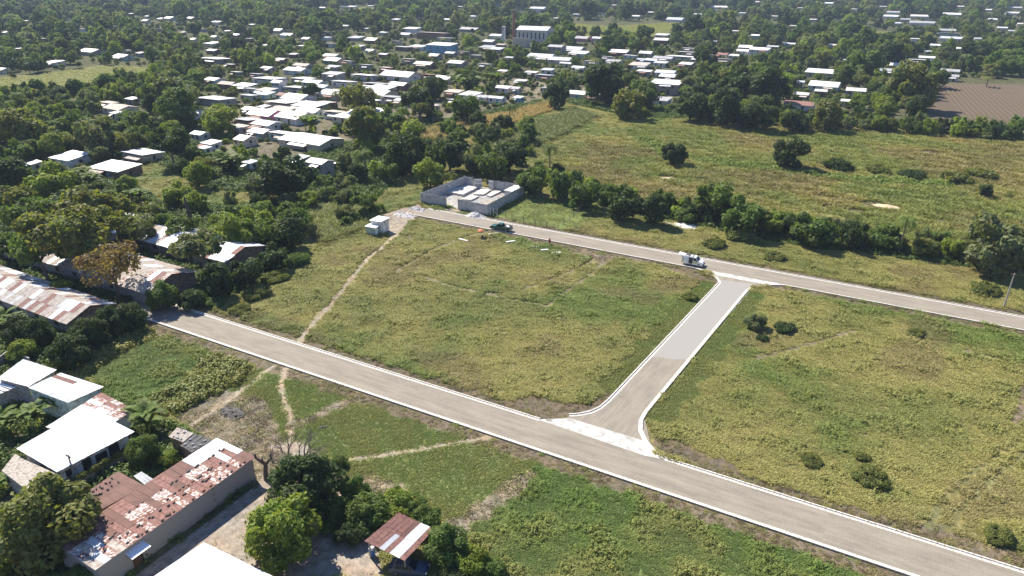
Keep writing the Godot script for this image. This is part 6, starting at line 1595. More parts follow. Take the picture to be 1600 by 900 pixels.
# ------------------------------------------------------------------ grass, weeds, crops: beyond counting
func tuft_mesh(seed_: int, blades: int, h: float, spread: float, wide: float) -> ArrayMesh:
	var r := RandomNumberGenerator.new()
	r.seed = seed_
	var mb := MB.new()
	mb.colored = true
	for k in blades:
		var a := r.randf() * TAU
		var p := Vector3(cos(a), 0, sin(a)) * spread * sqrt(r.randf())
		var b := r.randf() * TAU
		var lean := Vector3(cos(b), 0, sin(b))
		var side := Vector3(-sin(b), 0, cos(b)) * wide * r.randf_range(0.6, 1.3)
		var hh := h * r.randf_range(0.5, 1.15)
		var g := r.randf_range(0.72, 1.28)
		mb.tint = Color(g * r.randf_range(0.92, 1.12), g, g * r.randf_range(0.8, 1.1))
		var mid := p + Vector3(0, hh * 0.62, 0) + lean * hh * 0.25
		var tip := p + Vector3(0, hh * 0.9, 0) + lean * hh * r.randf_range(0.55, 0.95)
		mb.tri(p - side * 0.6, p + side * 0.6, mid + side)
		mb.tri(p - side * 0.6, mid + side, mid - side)
		mb.tri(mid - side, mid + side, tip)
	return mb.made()

func weed_mesh(seed_: int, leaves: int, R: float, h: float, leaf: float) -> ArrayMesh:
	var r := RandomNumberGenerator.new()
	r.seed = seed_
	var mb := MB.new()
	mb.colored = true
	for k in leaves:
		var d := Vector3(r.randfn(), absf(r.randfn()) * 0.9 + 0.1, r.randfn()).normalized()
		var p := d * Vector3(R, h, R) * r.randf_range(0.55, 1.0)
		var n := (d + Vector3(r.randfn(), r.randfn(), r.randfn()) * 0.6).normalized()
		var t := n.cross(Vector3(r.randfn(), r.randfn(), r.randfn())).normalized()
		var b := n.cross(t)
		var s := leaf * r.randf_range(0.6, 1.4)
		var g := r.randf_range(0.7, 1.3)
		mb.tint = Color(g * r.randf_range(0.9, 1.15), g, g * r.randf_range(0.75, 1.05))
		mb.tri(p - t * s, p + b * s * 0.55, p + t * s)
		mb.tri(p - t * s, p + t * s, p - b * s * 0.55)
	return mb.made()

func scatter(called: String, label: String, category: String, mesh: Mesh, spots: Array) -> void:
	var mm := MultiMesh.new()
	mm.transform_format = MultiMesh.TRANSFORM_3D
	mm.use_colors = true
	mm.mesh = mesh
	mm.instance_count = spots.size()
	for i in spots.size():
		mm.set_instance_transform(i, spots[i][0])
		mm.set_instance_color(i, spots[i][1])
	var mi := MultiMeshInstance3D.new()
	mi.name = numbered(called)
	mi.multimesh = mm
	mi.material_override = M.blade
	mi.set_meta("kind", "stuff")
	mi.set_meta("label", label)
	mi.set_meta("category", category)
	add_child(mi)

const STRAW := Color(0.455, 0.418, 0.150)
const OLIVE := Color(0.285, 0.305, 0.092)
const FRESH := Color(0.185, 0.275, 0.058)
const DULL := Color(0.28, 0.225, 0.115)
const DEEP := Color(0.095, 0.15, 0.04)

func make_grass() -> void:
	rng.seed = 77
	var patch := FastNoiseLite.new()
	patch.seed = 41; patch.frequency = 0.035; patch.fractal_octaves = 3
	var fine := FastNoiseLite.new()
	fine.seed = 42; fine.frequency = 0.16; fine.fractal_octaves = 2
	var wet := FastNoiseLite.new()
	wet.seed = 43; wet.frequency = 0.02; wet.fractal_octaves = 3
	var dry := []
	var low := []
	var weeds := []
	var stubble := []
	var maize := []
	var litter := []
	var pos := Vector2.ZERO
	var z := -322.0
	while z < -14.0:
		var x := -262.0
		while x < 100.0:
			# inside the picture, with a margin for a step to the side
			var dist := sqrt(x * x + z * z)
			var fwd := (x * -0.4866 + z * -0.8736)
			var lat := absf(x * 0.8736 + z * -0.4866)
			if fwd < 45.0 or lat > fwd * 0.80 + 16.0:
				x += 1.0
				continue
			var k := kind_at(x + 0.5, z + 0.5)
			var per := 0.0
			match k:
				0: per = 11.0
				3: per = 15.0
				11: per = 11.0
				12: per = 4.0
				13: per = 5.0
				14: per = 0.0
				15, 16: per = 0.0
				7: per = 8.0
				4: per = 3.6
				1: per = 4.5
				10: per = 8.0
				5: per = 0.35
				8: per = 1.6
				2: per = 0.0
				9: per = 0.9
			if dist > 175.0: per *= 0.62
			var n := int(per) + (1 if rng.randf() < per - int(per) else 0)
			for q in n:
				var px := x + rng.randf()
				var pz := z + rng.randf()
				if on_road(px, pz, 0.12): continue
				var kk := kind_at(px, pz)
				if kk == 2 or kk >= 14: continue
				var gy := ground_y(px, pz)
				var a := patch.get_noise_2d(px, pz)
				var b := fine.get_noise_2d(px, pz)
				var w := wet.get_noise_2d(px, pz)
				var turn := Basis(Vector3.UP, rng.randf() * TAU)
				var col := STRAW.lerp(OLIVE, clampf(0.38 + a * 1.0 + b * 0.35, 0.0, 1.0))
				if w > 0.1: col = col.lerp(FRESH, clampf((w - 0.1) * 3.0 + b * 0.3, 0.0, 0.75))
				if a < -0.28: col = col.lerp(DULL, clampf((-a - 0.28) * 3.0, 0.0, 0.5))
				col = col * rng.randf_range(0.8, 1.2)
				var s := rng.randf_range(0.7, 1.2) * (1.0 + b * 0.55)
				if dist > 175.0: s *= 1.3
				if kk == 0:
					var t := Transform3D(turn.scaled(Vector3(s, s * 0.9, s)), Vector3(px, gy - 0.04, pz))
					if b > 0.22 and rng.randf() < 0.12:
						weeds.append([Transform3D(turn.scaled(Vector3(s, s, s) * 1.05), Vector3(px, gy - 0.03, pz)), col.lerp(OLIVE, 0.4)])
					else:
						dry.append([t, col])
				elif kk == 3:
					s = maxf(s, 0.85)
					low.append([Transform3D(turn.scaled(Vector3(s, s, s) * 1.05), Vector3(px, gy - 0.01, pz)), FRESH.lerp(OLIVE, clampf(0.65 + a + b, 0.0, 1.0)) * rng.randf_range(0.75, 1.15)])
				elif kk == 7:
					low.append([Transform3D(turn.scaled(Vector3(s, s, s)), Vector3(px, gy - 0.04, pz)), Color(0.24, 0.275, 0.085) * rng.randf_range(0.8, 1.2)])
				elif kk == 11:
					var c2 := FRESH.lerp(OLIVE, clampf(0.3 + a * 1.5 + b * 0.6, 0.0, 1.0)).lerp(DEEP, clampf(0.1 - b * 1.0, 0.0, 0.5)) * rng.randf_range(0.8, 1.2)
					if rng.randf() < 0.18 + b * 0.6:
						weeds.append([Transform3D(turn.scaled(Vector3(s, s * 1.1, s) * 0.9), Vector3(px, gy - 0.05, pz)), c2])
					else:
						dry.append([Transform3D(turn.scaled(Vector3(s, s * 0.85, s)), Vector3(px, gy - 0.04, pz)), c2])
				elif kk == 4:
					var c3 := STRAW.lerp(OLIVE, clampf(0.6 + a * 1.3, 0.0, 1.0)).lerp(FRESH, clampf(w * 1.6 + 0.05, 0.0, 0.45)).lerp(DULL, clampf(-w * 1.8 + 0.1, 0.0, 0.5)) * rng.randf_range(0.75, 1.2)
					var rowx := snappedf(px, 1.25) + rng.randfn() * 0.16 * (1.0 + absf(b) * 3.0)
					stubble.append([Transform3D(turn.scaled(Vector3(s, s * 1.1, s) * 1.1), Vector3(rowx, gy - 0.05, pz)), c3])
				elif kk == 13:
					weeds.append([Transform3D(turn.scaled(Vector3(s, s * 1.1, s) * 1.7), Vector3(px, gy - 0.05, pz)), OLIVE.lerp(STRAW, 0.15 + a) * rng.randf_range(0.75, 1.2)])
				elif kk == 12:
					weeds.append([Transform3D(turn.scaled(Vector3(s, s, s) * 1.5), Vector3(px, gy - 0.05, pz)), Color(0.25, 0.33, 0.075) * rng.randf_range(0.75, 1.15)])
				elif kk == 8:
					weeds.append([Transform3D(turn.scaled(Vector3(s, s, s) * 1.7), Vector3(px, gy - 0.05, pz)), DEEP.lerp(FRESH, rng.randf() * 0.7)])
				elif kk == 1:
					dry.append([Transform3D(turn.scaled(Vector3(s, s * 0.5, s) * rng.randf_range(0.4, 0.9)), Vector3(px, gy - 0.05, pz)), [DULL, DULL * 0.6, OLIVE, STRAW * 0.8][rng.randi() % 4] * rng.randf_range(0.6, 1.0)])
				else:
					litter.append([Transform3D(turn.scaled(Vector3(s, s * 0.8, s) * rng.randf_range(0.6, 1.4)), Vector3(px, gy - 0.04, pz)), [DULL, STRAW, Color(0.16, 0.13, 0.10), Color(0.2, 0.15, 0.1), OLIVE][rng.randi() % 5] * rng.randf_range(0.6, 1.1)])
			x += 1.0
		z += 1.0
	print("grass ", dry.size(), " ", low.size(), " ", weeds.size(), " ", stubble.size(), " ", litter.size())
	for h in 2:
		scatter("dry_grass", "yellowing knee high grass covering the building plots" if h == 0 else "paler knee high grass mixed through the building plots", "grass", tuft_mesh(600 + h, 26, 0.34, 0.44, 0.04), dry.filter(func(e): return int(absf(e[0].origin.x) * 31.0) % 2 == h))
	scatter("short_turf", "short green turf between the lower road and the houses", "grass", tuft_mesh(610, 20, 0.16, 0.42, 0.03), low)
	scatter("leafy_weeds", "leafy weed clumps growing through the grass", "weeds", weed_mesh(620, 34, 0.42, 0.5, 0.11), weeds)
	scatter("field_stubble", "green and brown stubble growing in the large field", "stubble", tuft_mesh(630, 22, 0.55, 0.45, 0.05), stubble)
	scatter("dead_litter", "dead stalks and litter on the bare ground", "litter", tuft_mesh(640, 14, 0.22, 0.5, 0.03), litter)
	# planted maize in rows
	for plot in [[PackedVector2Array([Vector2(-145.6, -130.7), Vector2(-129.6, -136.3), Vector2(-110.2, -132.6), Vector2(-107.1, -119.9), Vector2(-108.8, -109.0), Vector2(-124.2, -119.2)]), 0.95, Color(0.30, 0.32, 0.12), 1.1, "pale maize rows behind the trimmed hedge"], [PackedVector2Array([Vector2(-130.1, -208.8), Vector2(-129.7, -232.8), Vector2(-126.7, -282.9), Vector2(-113.0, -274.5), Vector2(-109.9, -235.1), Vector2(-109.2, -204.7), Vector2(-114.9, -191.9)]), 0.9, Color(0.19, 0.22, 0.075), 1.5, "tall green maize in the strip behind the walled yard"], [PackedVector2Array([Vector2(-158.0, -208.3), Vector2(-158.1, -233.1), Vector2(-148.4, -261.0), Vector2(-145.9, -297.3), Vector2(-133.8, -279.0), Vector2(-135.9, -229.4), Vector2(-140.6, -202.9)]), 1.0, Color(0.46, 0.34, 0.14), 1.2, "dry golden maize at the edge of the village"]]:
		var poly: PackedVector2Array = plot[0]
		var lo := poly[0]
		var hi := poly[0]
		for p in poly:
			lo = lo.min(p)
			hi = hi.max(p)
		var spots := []
		var zz := lo.y
		while zz < hi.y:
			var xx := lo.x
			while xx < hi.x:
				var p := Vector2(xx + rng.randf_range(-0.12, 0.12), zz + rng.randf_range(-0.3, 0.3))
				if Geometry2D.is_point_in_polygon(p, poly) and rng.randf() < 0.88:
					var s: float = rng.randf_range(0.7, 1.2) * plot[3]
					spots.append([Transform3D(Basis(Vector3.UP, rng.randf() * TAU).scaled(Vector3(s, s, s)), Vector3(p.x, 0, p.y)), plot[2] * rng.randf_range(0.7, 1.25)])
				xx += plot[1]
			zz += 0.7
		scatter("maize", plot[4], "maize", tuft_mesh(660, 12, 1.3, 0.16, 0.06), spots)

func make_far_fields() -> void:
	var grass := mat("meadow_grass", Color(0.25, 0.25, 0.095), 1.0, "blotch", 0.03)
	var earth := mat("tilled_earth", Color(0.165, 0.125, 0.095), 1.0, "clod", 0.08)
	earth.albedo_color = Color(0.70, 0.675, 0.60)
	rng.seed = 55
	var meadows := [PackedVector2Array([Vector2(-437.6, -217.4), Vector2(-434.6, -236.2), Vector2(-433.5, -252.0), Vector2(-440.8, -274.3), Vector2(-423.9, -283.7), Vector2(-395.8, -282.6), Vector2(-377.3, -274.1), Vector2(-364.5, -242.1), Vector2(-346.8, -209.6), Vector2(-357.1, -191.4), Vector2(-365.3, -178.9)]), PackedVector2Array([Vector2(-338.2, -723.0), Vector2(-284.5, -704.7), Vector2(-242.4, -786.6), Vector2(-202.0, -631.7), Vector2(-233.6, -594.0), Vector2(-263.9, -590.4)]), PackedVector2Array([Vector2(-64.8, -759.4), Vector2(-32.9, -769.4), Vector2(-33.1, -624.2), Vector2(-52.8, -623.8)]), PackedVector2Array([Vector2(-724.7, -837.1), Vector2(-714.3, -901.1), Vector2(-629.4, -788.0), Vector2(-656.4, -757.5)])]
	for i in meadows.size():
		struct("meadow", flat_poly(meadows[i], 0.03), grass)
		var poly: PackedVector2Array = meadows[i]
		var lo := poly[0]
		var hi := poly[0]
		for p in poly:
			lo = lo.min(p)
			hi = hi.max(p)
		var spots := []
		var step := 1.5 if i == 0 else 2.4
		var z := lo.y
		while z < hi.y:
			var x := lo.x
			while x < hi.x:
				var p := Vector2(x + rng.randf() * step, z + rng.randf() * step)
				if Geometry2D.is_point_in_polygon(p, poly):
					var s := step * rng.randf_range(0.7, 1.3)
					spots.append([Transform3D(Basis(Vector3.UP, rng.randf() * TAU).scaled(Vector3(s, s * 0.7, s)), Vector3(p.x, 0, p.y)), STRAW.lerp(OLIVE, rng.randf()).lerp(FRESH, rng.randf() * 0.4)])
				x += step
			z += step
		scatter("meadow_grass", ["grass of the meadow beyond the left wood", "grass of the far meadow behind the church", "grass of the small dry field at the right", "grass of the tiny far clearing"][i], "grass", tuft_mesh(670 + i, 16, 0.5, 0.55, 0.07), spots)
	struct("ploughed_field", flat_poly(PackedVector2Array([Vector2(2.3, -332.6), Vector2(6.5, -443.6), Vector2(43.8, -459.4), Vector2(45.0, -350.5), Vector2(43.0, -327.7), Vector2(14.5, -333.5)]), 0.02), earth)
	# ridges between the furrows
	var field := PackedVector2Array([Vector2(3.1, -336.1), Vector2(7.2, -439.0), Vector2(43.4, -454.3), Vector2(44.8, -347.5), Vector2(43.5, -333.2), Vector2(14.5, -336.4)])
	var lo := field[0]
	var hi := field[0]
	for p in field:
		lo = lo.min(p)
		hi = hi.max(p)
	var x := lo.x
	var ridges := MB.new()
	while x < hi.x:
		var z := lo.y
		var start := INF
		while z < hi.y + 2.0:
			var inside := Geometry2D.is_point_in_polygon(Vector2(x + (z - lo.y) * 0.12, z), field)
			if inside and start == INF: start = z
			if not inside and start != INF:
				var a := Vector3(x + (start - lo.y) * 0.12, 0.0, start)
				var b := Vector3(x + (z - lo.y) * 0.12, 0.0, z)
				ridges.quad(a + Vector3(-0.7, 0, 0), b + Vector3(-0.7, 0, 0), b + Vector3(0, 0.35, 0), a + Vector3(0, 0.35, 0))
				ridges.quad(a + Vector3(0, 0.35, 0), b + Vector3(0, 0.35, 0), b + Vector3(0.7, 0, 0), a + Vector3(0.7, 0, 0))
				start = INF
			z += 2.0
		x += 2.1
	struct("ploughed_ridges", ridges.made(), earth)

# ------------------------------------------------------------------ buildings
func make_unit_meshes() -> void:
	var mb := MB.new()
	mb.box(Vector3(-0.5, 0, -0.5), Vector3(0.5, 1, 0.5))
	unit_box = mb.made()
	var sh := MB.new()
	var n := 14
	for i in n:
		var x0 := float(i) / n
		var x1 := float(i + 1) / n
		var y0 := 0.015 * (1 if i % 2 == 0 else -1)
		sh.quad(Vector3(x0, y0, 0), Vector3(x1, -y0, 0), Vector3(x1, -y0, 1), Vector3(x0, y0, 1))
	sheet_mesh = sh.made()

func boxed(called: String, parent: Node3D, lo: Vector3, hi: Vector3, m: Material) -> MeshInstance3D:
	return part(called, unit_box, m, parent, Transform3D(Basis.from_scale(hi - lo), Vector3((lo.x + hi.x) * 0.5, lo.y, (lo.z + hi.z) * 0.5)))

func bil(q: Array, u: float, v: float) -> Vector3:
	return q[0].lerp(q[1], u).lerp(q[3].lerp(q[2], u), v)

# sheets laid over a roof plane: columns run from corner 0 to 1, sheets run from corner 0 to 3
func lay_sheets(parent: Node3D, q: Array, cols: int, rows: int, pick: Callable, called := "roof_sheet") -> void:
	for r in rows:
		for c in cols:
			var a := bil(q, float(c) / cols, float(r) / rows)
			var u := (bil(q, float(c + 1) / cols, float(r) / rows) - a) * 1.06
			var v := (bil(q, float(c) / cols, float(r + 1) / rows) - a) * 1.05
			var n := v.cross(u).normalized()
			if n.y < 0.0: n = -n
			a += n * (0.02 + 0.025 * (rows - 1 - r) + rng.randf_range(0.0, 0.018)) + v.normalized() * rng.randf_range(-0.06, 0.03) * rng.randf()
			part(called, sheet_mesh, M[pick.call(c, r)], parent, Transform3D(Basis(u, n, v), a))

# walls under a roof plane of any four corners
func walls_under(parent: Node3D, q: Array, inset: float, m: Material, foot := 0.0) -> Array:
	var mid: Vector3 = (q[0] + q[1] + q[2] + q[3]) * 0.25
	var p := []
	for k in 4:
		var c: Vector3 = q[k]
		var d := mid - c
		d.y = 0.0
		var l := d.length()
		p.append(c.lerp(mid, inset * 1.41 / l) - Vector3(0, 0.05, 0))
	for k in 4:
		var mb := MB.new()
		var a: Vector3 = p[k]
		var b: Vector3 = p[(k + 1) % 4]
		var inn := (mid - (a + b) * 0.5)
		inn.y = 0.0
		inn = inn.normalized() * 0.14
		var e := (b - a).normalized() * 0.07
		a += e
		b -= e
		mb.hexa([Vector3(a.x, foot, a.z), Vector3(b.x, foot, b.z), Vector3(b.x, foot, b.z) + inn, Vector3(a.x, foot, a.z) + inn, a, b, b + inn, a + inn])
		part("wall", mb.made(), m, parent)
	return p

# a leaf set into the wall between two wall corners
func opening(parent: Node3D, a: Vector3, b: Vector3, at: float, w: float, lo: float, hi: float, m: Material, called: String) -> MeshInstance3D:
	var d := (b - a)
	d.y = 0.0
	var l := d.length()
	d = d / l
	var p := a + d * l * at
	var n := Vector3(-d.z, 0, d.x) * 0.06
	var mb := MB.new()
	var s := d * w * 0.5
	var o := Vector3(p.x, 0, p.z)
	mb.hexa([o - s - n + Vector3(0, lo, 0), o + s - n + Vector3(0, lo, 0), o + s + n + Vector3(0, lo, 0), o - s + n + Vector3(0, lo, 0), o - s - n + Vector3(0, hi, 0), o + s - n + Vector3(0, hi, 0), o + s + n + Vector3(0, hi, 0), o - s + n + Vector3(0, hi, 0)])
	return part(called, mb.made(), m, parent)

var gable_roof: ArrayMesh
var shed_roof: ArrayMesh
var gable_end: ArrayMesh

func make_village() -> void:
	var g := MB.new()
	for s in [-1.0, 1.0]:
		var a := Vector3(-0.5, 1, 0)
		var b := Vector3(0.5, 1, 0)
		g.hexa([a - Vector3(0, 0.06, 0), b - Vector3(0, 0.06, 0), Vector3(0.5, -0.06, 0.5 * s), Vector3(-0.5, -0.06, 0.5 * s), a, b, Vector3(0.5, 0, 0.5 * s), Vector3(-0.5, 0, 0.5 * s)])
	gable_roof = g.made()
	var m := MB.new()
	m.hexa([Vector3(-0.5, 0.94, -0.5), Vector3(0.5, 0.94, -0.5), Vector3(0.5, -0.06, 0.5), Vector3(-0.5, -0.06, 0.5), Vector3(-0.5, 1, -0.5), Vector3(0.5, 1, -0.5), Vector3(0.5, 0, 0.5), Vector3(-0.5, 0, 0.5)])
	shed_roof = m.made()
	var e := MB.new()
	e.tri(Vector3(0, 0, -0.5), Vector3(0, 0, 0.5), Vector3(0, 1, 0))
	gable_end = e.made()
	rng.seed = 303
	var walls := ["wall_white", "wall_cream", "wall_block", "wall_block", "wall_mint", "wall_brown", "wall_white", "wall_cream"]
	for h in HOUSES:
		var code: String = h[5]
		var L: float = h[2]
		var D: float = h[3]
		var H: float = h[4]
		var dist := Vector2(h[0], h[1]).length()
		var o := thing("house", h[7], "house", Vector3(h[0], 0, h[1]), h[6], "houses of the village")
		var wm: String = walls[rng.randi() % walls.size()]
		if code.begins_with("B"): wm = "wall_blue"
		if code.begins_with("P"): wm = "wall_pink"
		if code.begins_with("KG"): wm = "wall_block"
		if code.begins_with("KN"): wm = "wall_brown"
		if code.begins_with("KW"): wm = "wall_white"
		var letter := code[code.length() - 1]
		var rm: String = {"W": ["roof_white", "roof_bright", "roof_zinc"][rng.randi() % 3], "G": "roof_grey", "R": "roof_rust", "N": "roof_dusty"}[letter]
		boxed("wall", o, Vector3(-L * 0.5 + 0.25, 0, -D * 0.5 + 0.25), Vector3(L * 0.5 - 0.25, H, D * 0.5 - 0.25), M[wm])
		var gable := D > 4.5 and rng.randf() < 0.55
		if gable:
			var rise := D * rng.randf_range(0.1, 0.17)
			part("roof", gable_roof, M[rm], o, Transform3D(Basis.from_scale(Vector3(L, rise, D)), Vector3(0, H + 0.06, 0)))
			for s in [-1.0, 1.0]:
				part("gable", gable_end, M[wm], o, Transform3D(Basis.from_scale(Vector3(1, rise * 0.9, D - 0.5)), Vector3(s * (L * 0.5 - 0.26), H, 0)))
		else:
			var rise := minf(0.75, D * rng.randf_range(0.05, 0.11))
			var turned := rng.randf() < 0.4
			part("roof", shed_roof, M[rm], o, Transform3D(Basis.from_scale(Vector3(L, rise, D)).rotated(Vector3.UP, PI if turned else 0.0), Vector3(0, H + 0.07, 0)))
		if dist < 560.0:
			# a lean-to of odd sheets on the side
			if rng.randf() < 0.5:
				var w := L * rng.randf_range(0.3, 0.6)
				var lm: String = ["roof_white", "roof_grey", "roof_rust", "roof_dusty", "roof_zinc"][rng.randi() % 5]
				var lx := rng.randf_range(-0.5, 0.5) * (L - w)
				part("lean_to", shed_roof, M[lm], o, Transform3D(Basis.from_scale(Vector3(w, 0.4, 1.9)), Vector3(lx, H - 0.62, D * 0.5 + 0.75)))
				for s in [-1.0, 1.0]:
					boxed("post", o, Vector3(lx + s * (w * 0.5 - 0.15) - 0.05, 0, D * 0.5 + 1.5), Vector3(lx + s * (w * 0.5 - 0.15) + 0.05, H - 0.6, D * 0.5 + 1.6), M.post_wood)
			boxed("door", o, Vector3(-0.45 + L * 0.15, 0.02, D * 0.5 - 0.27), Vector3(0.45 + L * 0.15, 2.05, D * 0.5 - 0.2), M[["opening", "door_wood", "wall_blue"][rng.randi() % 3]])
			boxed("window", o, Vector3(-L * 0.28 - 0.5, 1.0, D * 0.5 - 0.27), Vector3(-L * 0.28 + 0.5, 2.0, D * 0.5 - 0.2), M.opening)
			boxed("window", o, Vector3(L * 0.5 - 0.27, 1.0, -0.5), Vector3(L * 0.5 - 0.2, 2.0, 0.5), M.opening)
			if H > 4.0:
				for k in 3:
					boxed("window", o, Vector3(-L * 0.3 + k * L * 0.3 - 0.5, 3.0, D * 0.5 - 0.27), Vector3(-L * 0.3 + k * L * 0.3 + 0.5, 4.0, D * 0.5 - 0.2), M.opening)
	make_church()

func make_church() -> void:
	var at := Vector3(-280.96, 0.00, -542.41)
	var o := thing("church", "long white church hall with tall pilasters beside the chimney stack", "church", at, 0.12)
	boxed("wall", o, Vector3(-13, 0, -8), Vector3(13, 8.6, 8), M.wall_white)
	part("roof", gable_roof, M.roof_white, o, Transform3D(Basis.from_scale(Vector3(26.6, 2.4, 16.8)), Vector3(0, 8.7, 0)))
	for s in [-1.0, 1.0]:
		part("gable", gable_end, M.wall_white, o, Transform3D(Basis.from_scale(Vector3(1, 2.2, 16)), Vector3(s * 12.95, 8.6, 0)))
	for k in 8:
		var x := -12.0 + k * 3.42
		boxed("pilaster", o, Vector3(x - 0.35, 0, 8), Vector3(x + 0.35, 8.0, 8.5), M.wall_white)
		if k < 7:
			boxed("window", o, Vector3(x + 1.1, 2.2, 7.97), Vector3(x + 2.3, 6.8, 8.06), M.opening)
	for k in 4:
		var z := -6.8 + k * 4.5
		boxed("pilaster", o, Vector3(13, 0, z - 0.35), Vector3(13.5, 8.0, z + 0.35), M.wall_white)
		if k < 3:
			boxed("window", o, Vector3(12.97, 2.2, z + 1.5), Vector3(13.06, 6.8, z + 3.0), M.opening)
	boxed("cornice", o, Vector3(-13.3, 8.1, 8.0), Vector3(13.6, 8.55, 8.7), M.wall_white)
	var t := thing("bell_tower", "slim white tower left of the church", "tower", Vector3(-302.94, 0.00, -530.16), 0.1)
	boxed("shaft", t, Vector3(-1.1, 0, -1.1), Vector3(1.1, 10.5, 1.1), M.wall_white)
	boxed("cap", t, Vector3(-1.3, 10.5, -1.3), Vector3(1.3, 10.9, 1.3), M.concrete)
	boxed("opening", t, Vector3(-0.4, 8.2, 1.05), Vector3(0.4, 9.8, 1.13), M.opening)
	var c := thing("chimney_stack", "tall brown brick chimney stack in front of the church", "chimney", Vector3(-303.70, 0.00, -548.48))
	var mb := MB.new()
	mb.lathe([Vector2(1.5, 0), Vector2(1.25, 8), Vector2(1.0, 20), Vector2(1.0, 21.4)], 14)
	part("shaft", mb.made(), M.brick_red, c)
	mb = MB.new()
	mb.lathe([Vector2(1.02, 21.4), Vector2(1.3, 21.5), Vector2(1.3, 22.1), Vector2(0.8, 22.1), Vector2(0.8, 21.0)], 14)
	part("rim", mb.made(), M.brick_red, c)
	var w := thing("boundary_wall", "tall cream plastered enclosure wall before the church", "wall", Vector3(-267.84, 0.00, -493.52), 0.05)
	boxed("panel", w, Vector3(-6, 0, -0.15), Vector3(4.4, 6.4, 0.15), M.wall_cream)
	boxed("panel", w, Vector3(4.4, 0, -7), Vector3(4.7, 6.2, 0.15), M.wall_cream)
	boxed("coping", w, Vector3(-6.1, 6.4, -0.25), Vector3(4.8, 6.6, 0.25), M.concrete)
	# cypresses
	var labels := ["leftmost of the five dark cypresses by the church", "second from the left of the dark cypresses by the church", "middle one of the dark cypresses by the church", "fourth from the left of the dark cypresses by the church", "lone dark cypress before the long church wall"]
	var cr := crown_mesh(880, 5.0, 1.5, 2.0, 10, 1300, 0.6, 0.1, -0.8)
	var spots := [Vector3(-297.82, 0.00, -545.41), Vector3(-297.26, 0.00, -552.07), Vector3(-292.80, 0.00, -548.20), Vector3(-293.12, 0.00, -554.38), Vector3(-283.89, 0.00, -546.92)]
	for i in 5:
		var y := thing("cypress", labels[i], "tree", spots[i], i * 1.3, "cypresses by the church")
		y.scale = Vector3(0.34, 0.62 + 0.1 * (i % 2), 0.34)
		part("crown", cr, M.leaf_dark, y)
		part("trunk", trunk_mesh(881, 5.0, 1.5, 4, 0.4), M.bark, y)

func make_barracks() -> void:
	rng.seed = 404
	var rows := [
		["near", -158.0, -114.6, -65.4, -56.6, 2.5, 1.5, "long barrack with patchwork rusty roof nearest the white houses"],
		["middle", -164.0, -113.6, -81.8, -70.5, 2.6, 1.7, "middle one of the three long barracks with dusty rusted roof"],
		["far", -158.0, -113.2, -98.2, -87.7, 2.6, 1.5, "farthest of the three long barracks half hidden by trees"]]
	for i in 3:
		var b: Array = rows[i]
		var o := thing("barrack", b[7], "barrack", Vector3.ZERO, 0.0, "long barracks at the road end")
		var zm: float = (b[3] + b[4]) * 0.5
		var top: float = b[5] + b[6]
		var near := [Vector3(b[1], top, zm), Vector3(b[2], top, zm), Vector3(b[2], b[5], b[4]), Vector3(b[1], b[5], b[4])]
		var back := [Vector3(b[1], top, zm), Vector3(b[2], top, zm), Vector3(b[2], b[5], b[3]), Vector3(b[1], b[5], b[3])]
		var pick := func(_c, _r):
			var k := rng.randf()
			if i == 0: return "roof_bright" if k < 0.2 else "roof_zinc" if k < 0.3 else "roof_rust" if k < 0.42 else "roof_dusty" if k < 0.88 else "roof_grey"
			if i == 1: return "roof_bright" if k < 0.13 else "roof_dusty" if k < 0.72 else "roof_rust" if k < 0.85 else "roof_patchy"
			return "roof_bright" if k < 0.45 else "roof_zinc" if k < 0.6 else "roof_rust" if k < 0.75 else "roof_dusty"
		var cols := int((b[2] - b[1]) / 1.25)
		lay_sheets(o, near, cols, 2, pick)
		lay_sheets(o, back, cols, 2, pick)
		boxed("wall", o, Vector3(b[1] + 0.4, 0, b[4] - 0.75), Vector3(b[2] - 0.5, b[5] - 0.02, b[4] - 0.6), M.wall_block)
		boxed("wall", o, Vector3(b[1] + 0.4, 0, b[3] + 0.6), Vector3(b[2] - 0.5, b[5] - 0.02, b[3] + 0.75), M.wall_block)
		for x in [b[1] + 0.4, b[2] - 0.5]:
			boxed("end_wall", o, Vector3(x - 0.1, 0, b[3] + 0.76), Vector3(x + 0.1, b[5], b[4] - 0.76), M.wall_brown)
			part("gable", gable_end, M.wall_brown, o, Transform3D(Basis.from_scale(Vector3(1, b[6] * 0.86, (b[4] - b[3]) * 0.86)), Vector3(x, b[5] - 0.02, zm)))
		for k in 7:
			boxed("window", o, Vector3(b[1] + 5.0 + k * 5.6, 1.0, b[4] - 0.62), Vector3(b[1] + 6.2 + k * 5.6, 2.0, b[4] - 0.56), M.opening)

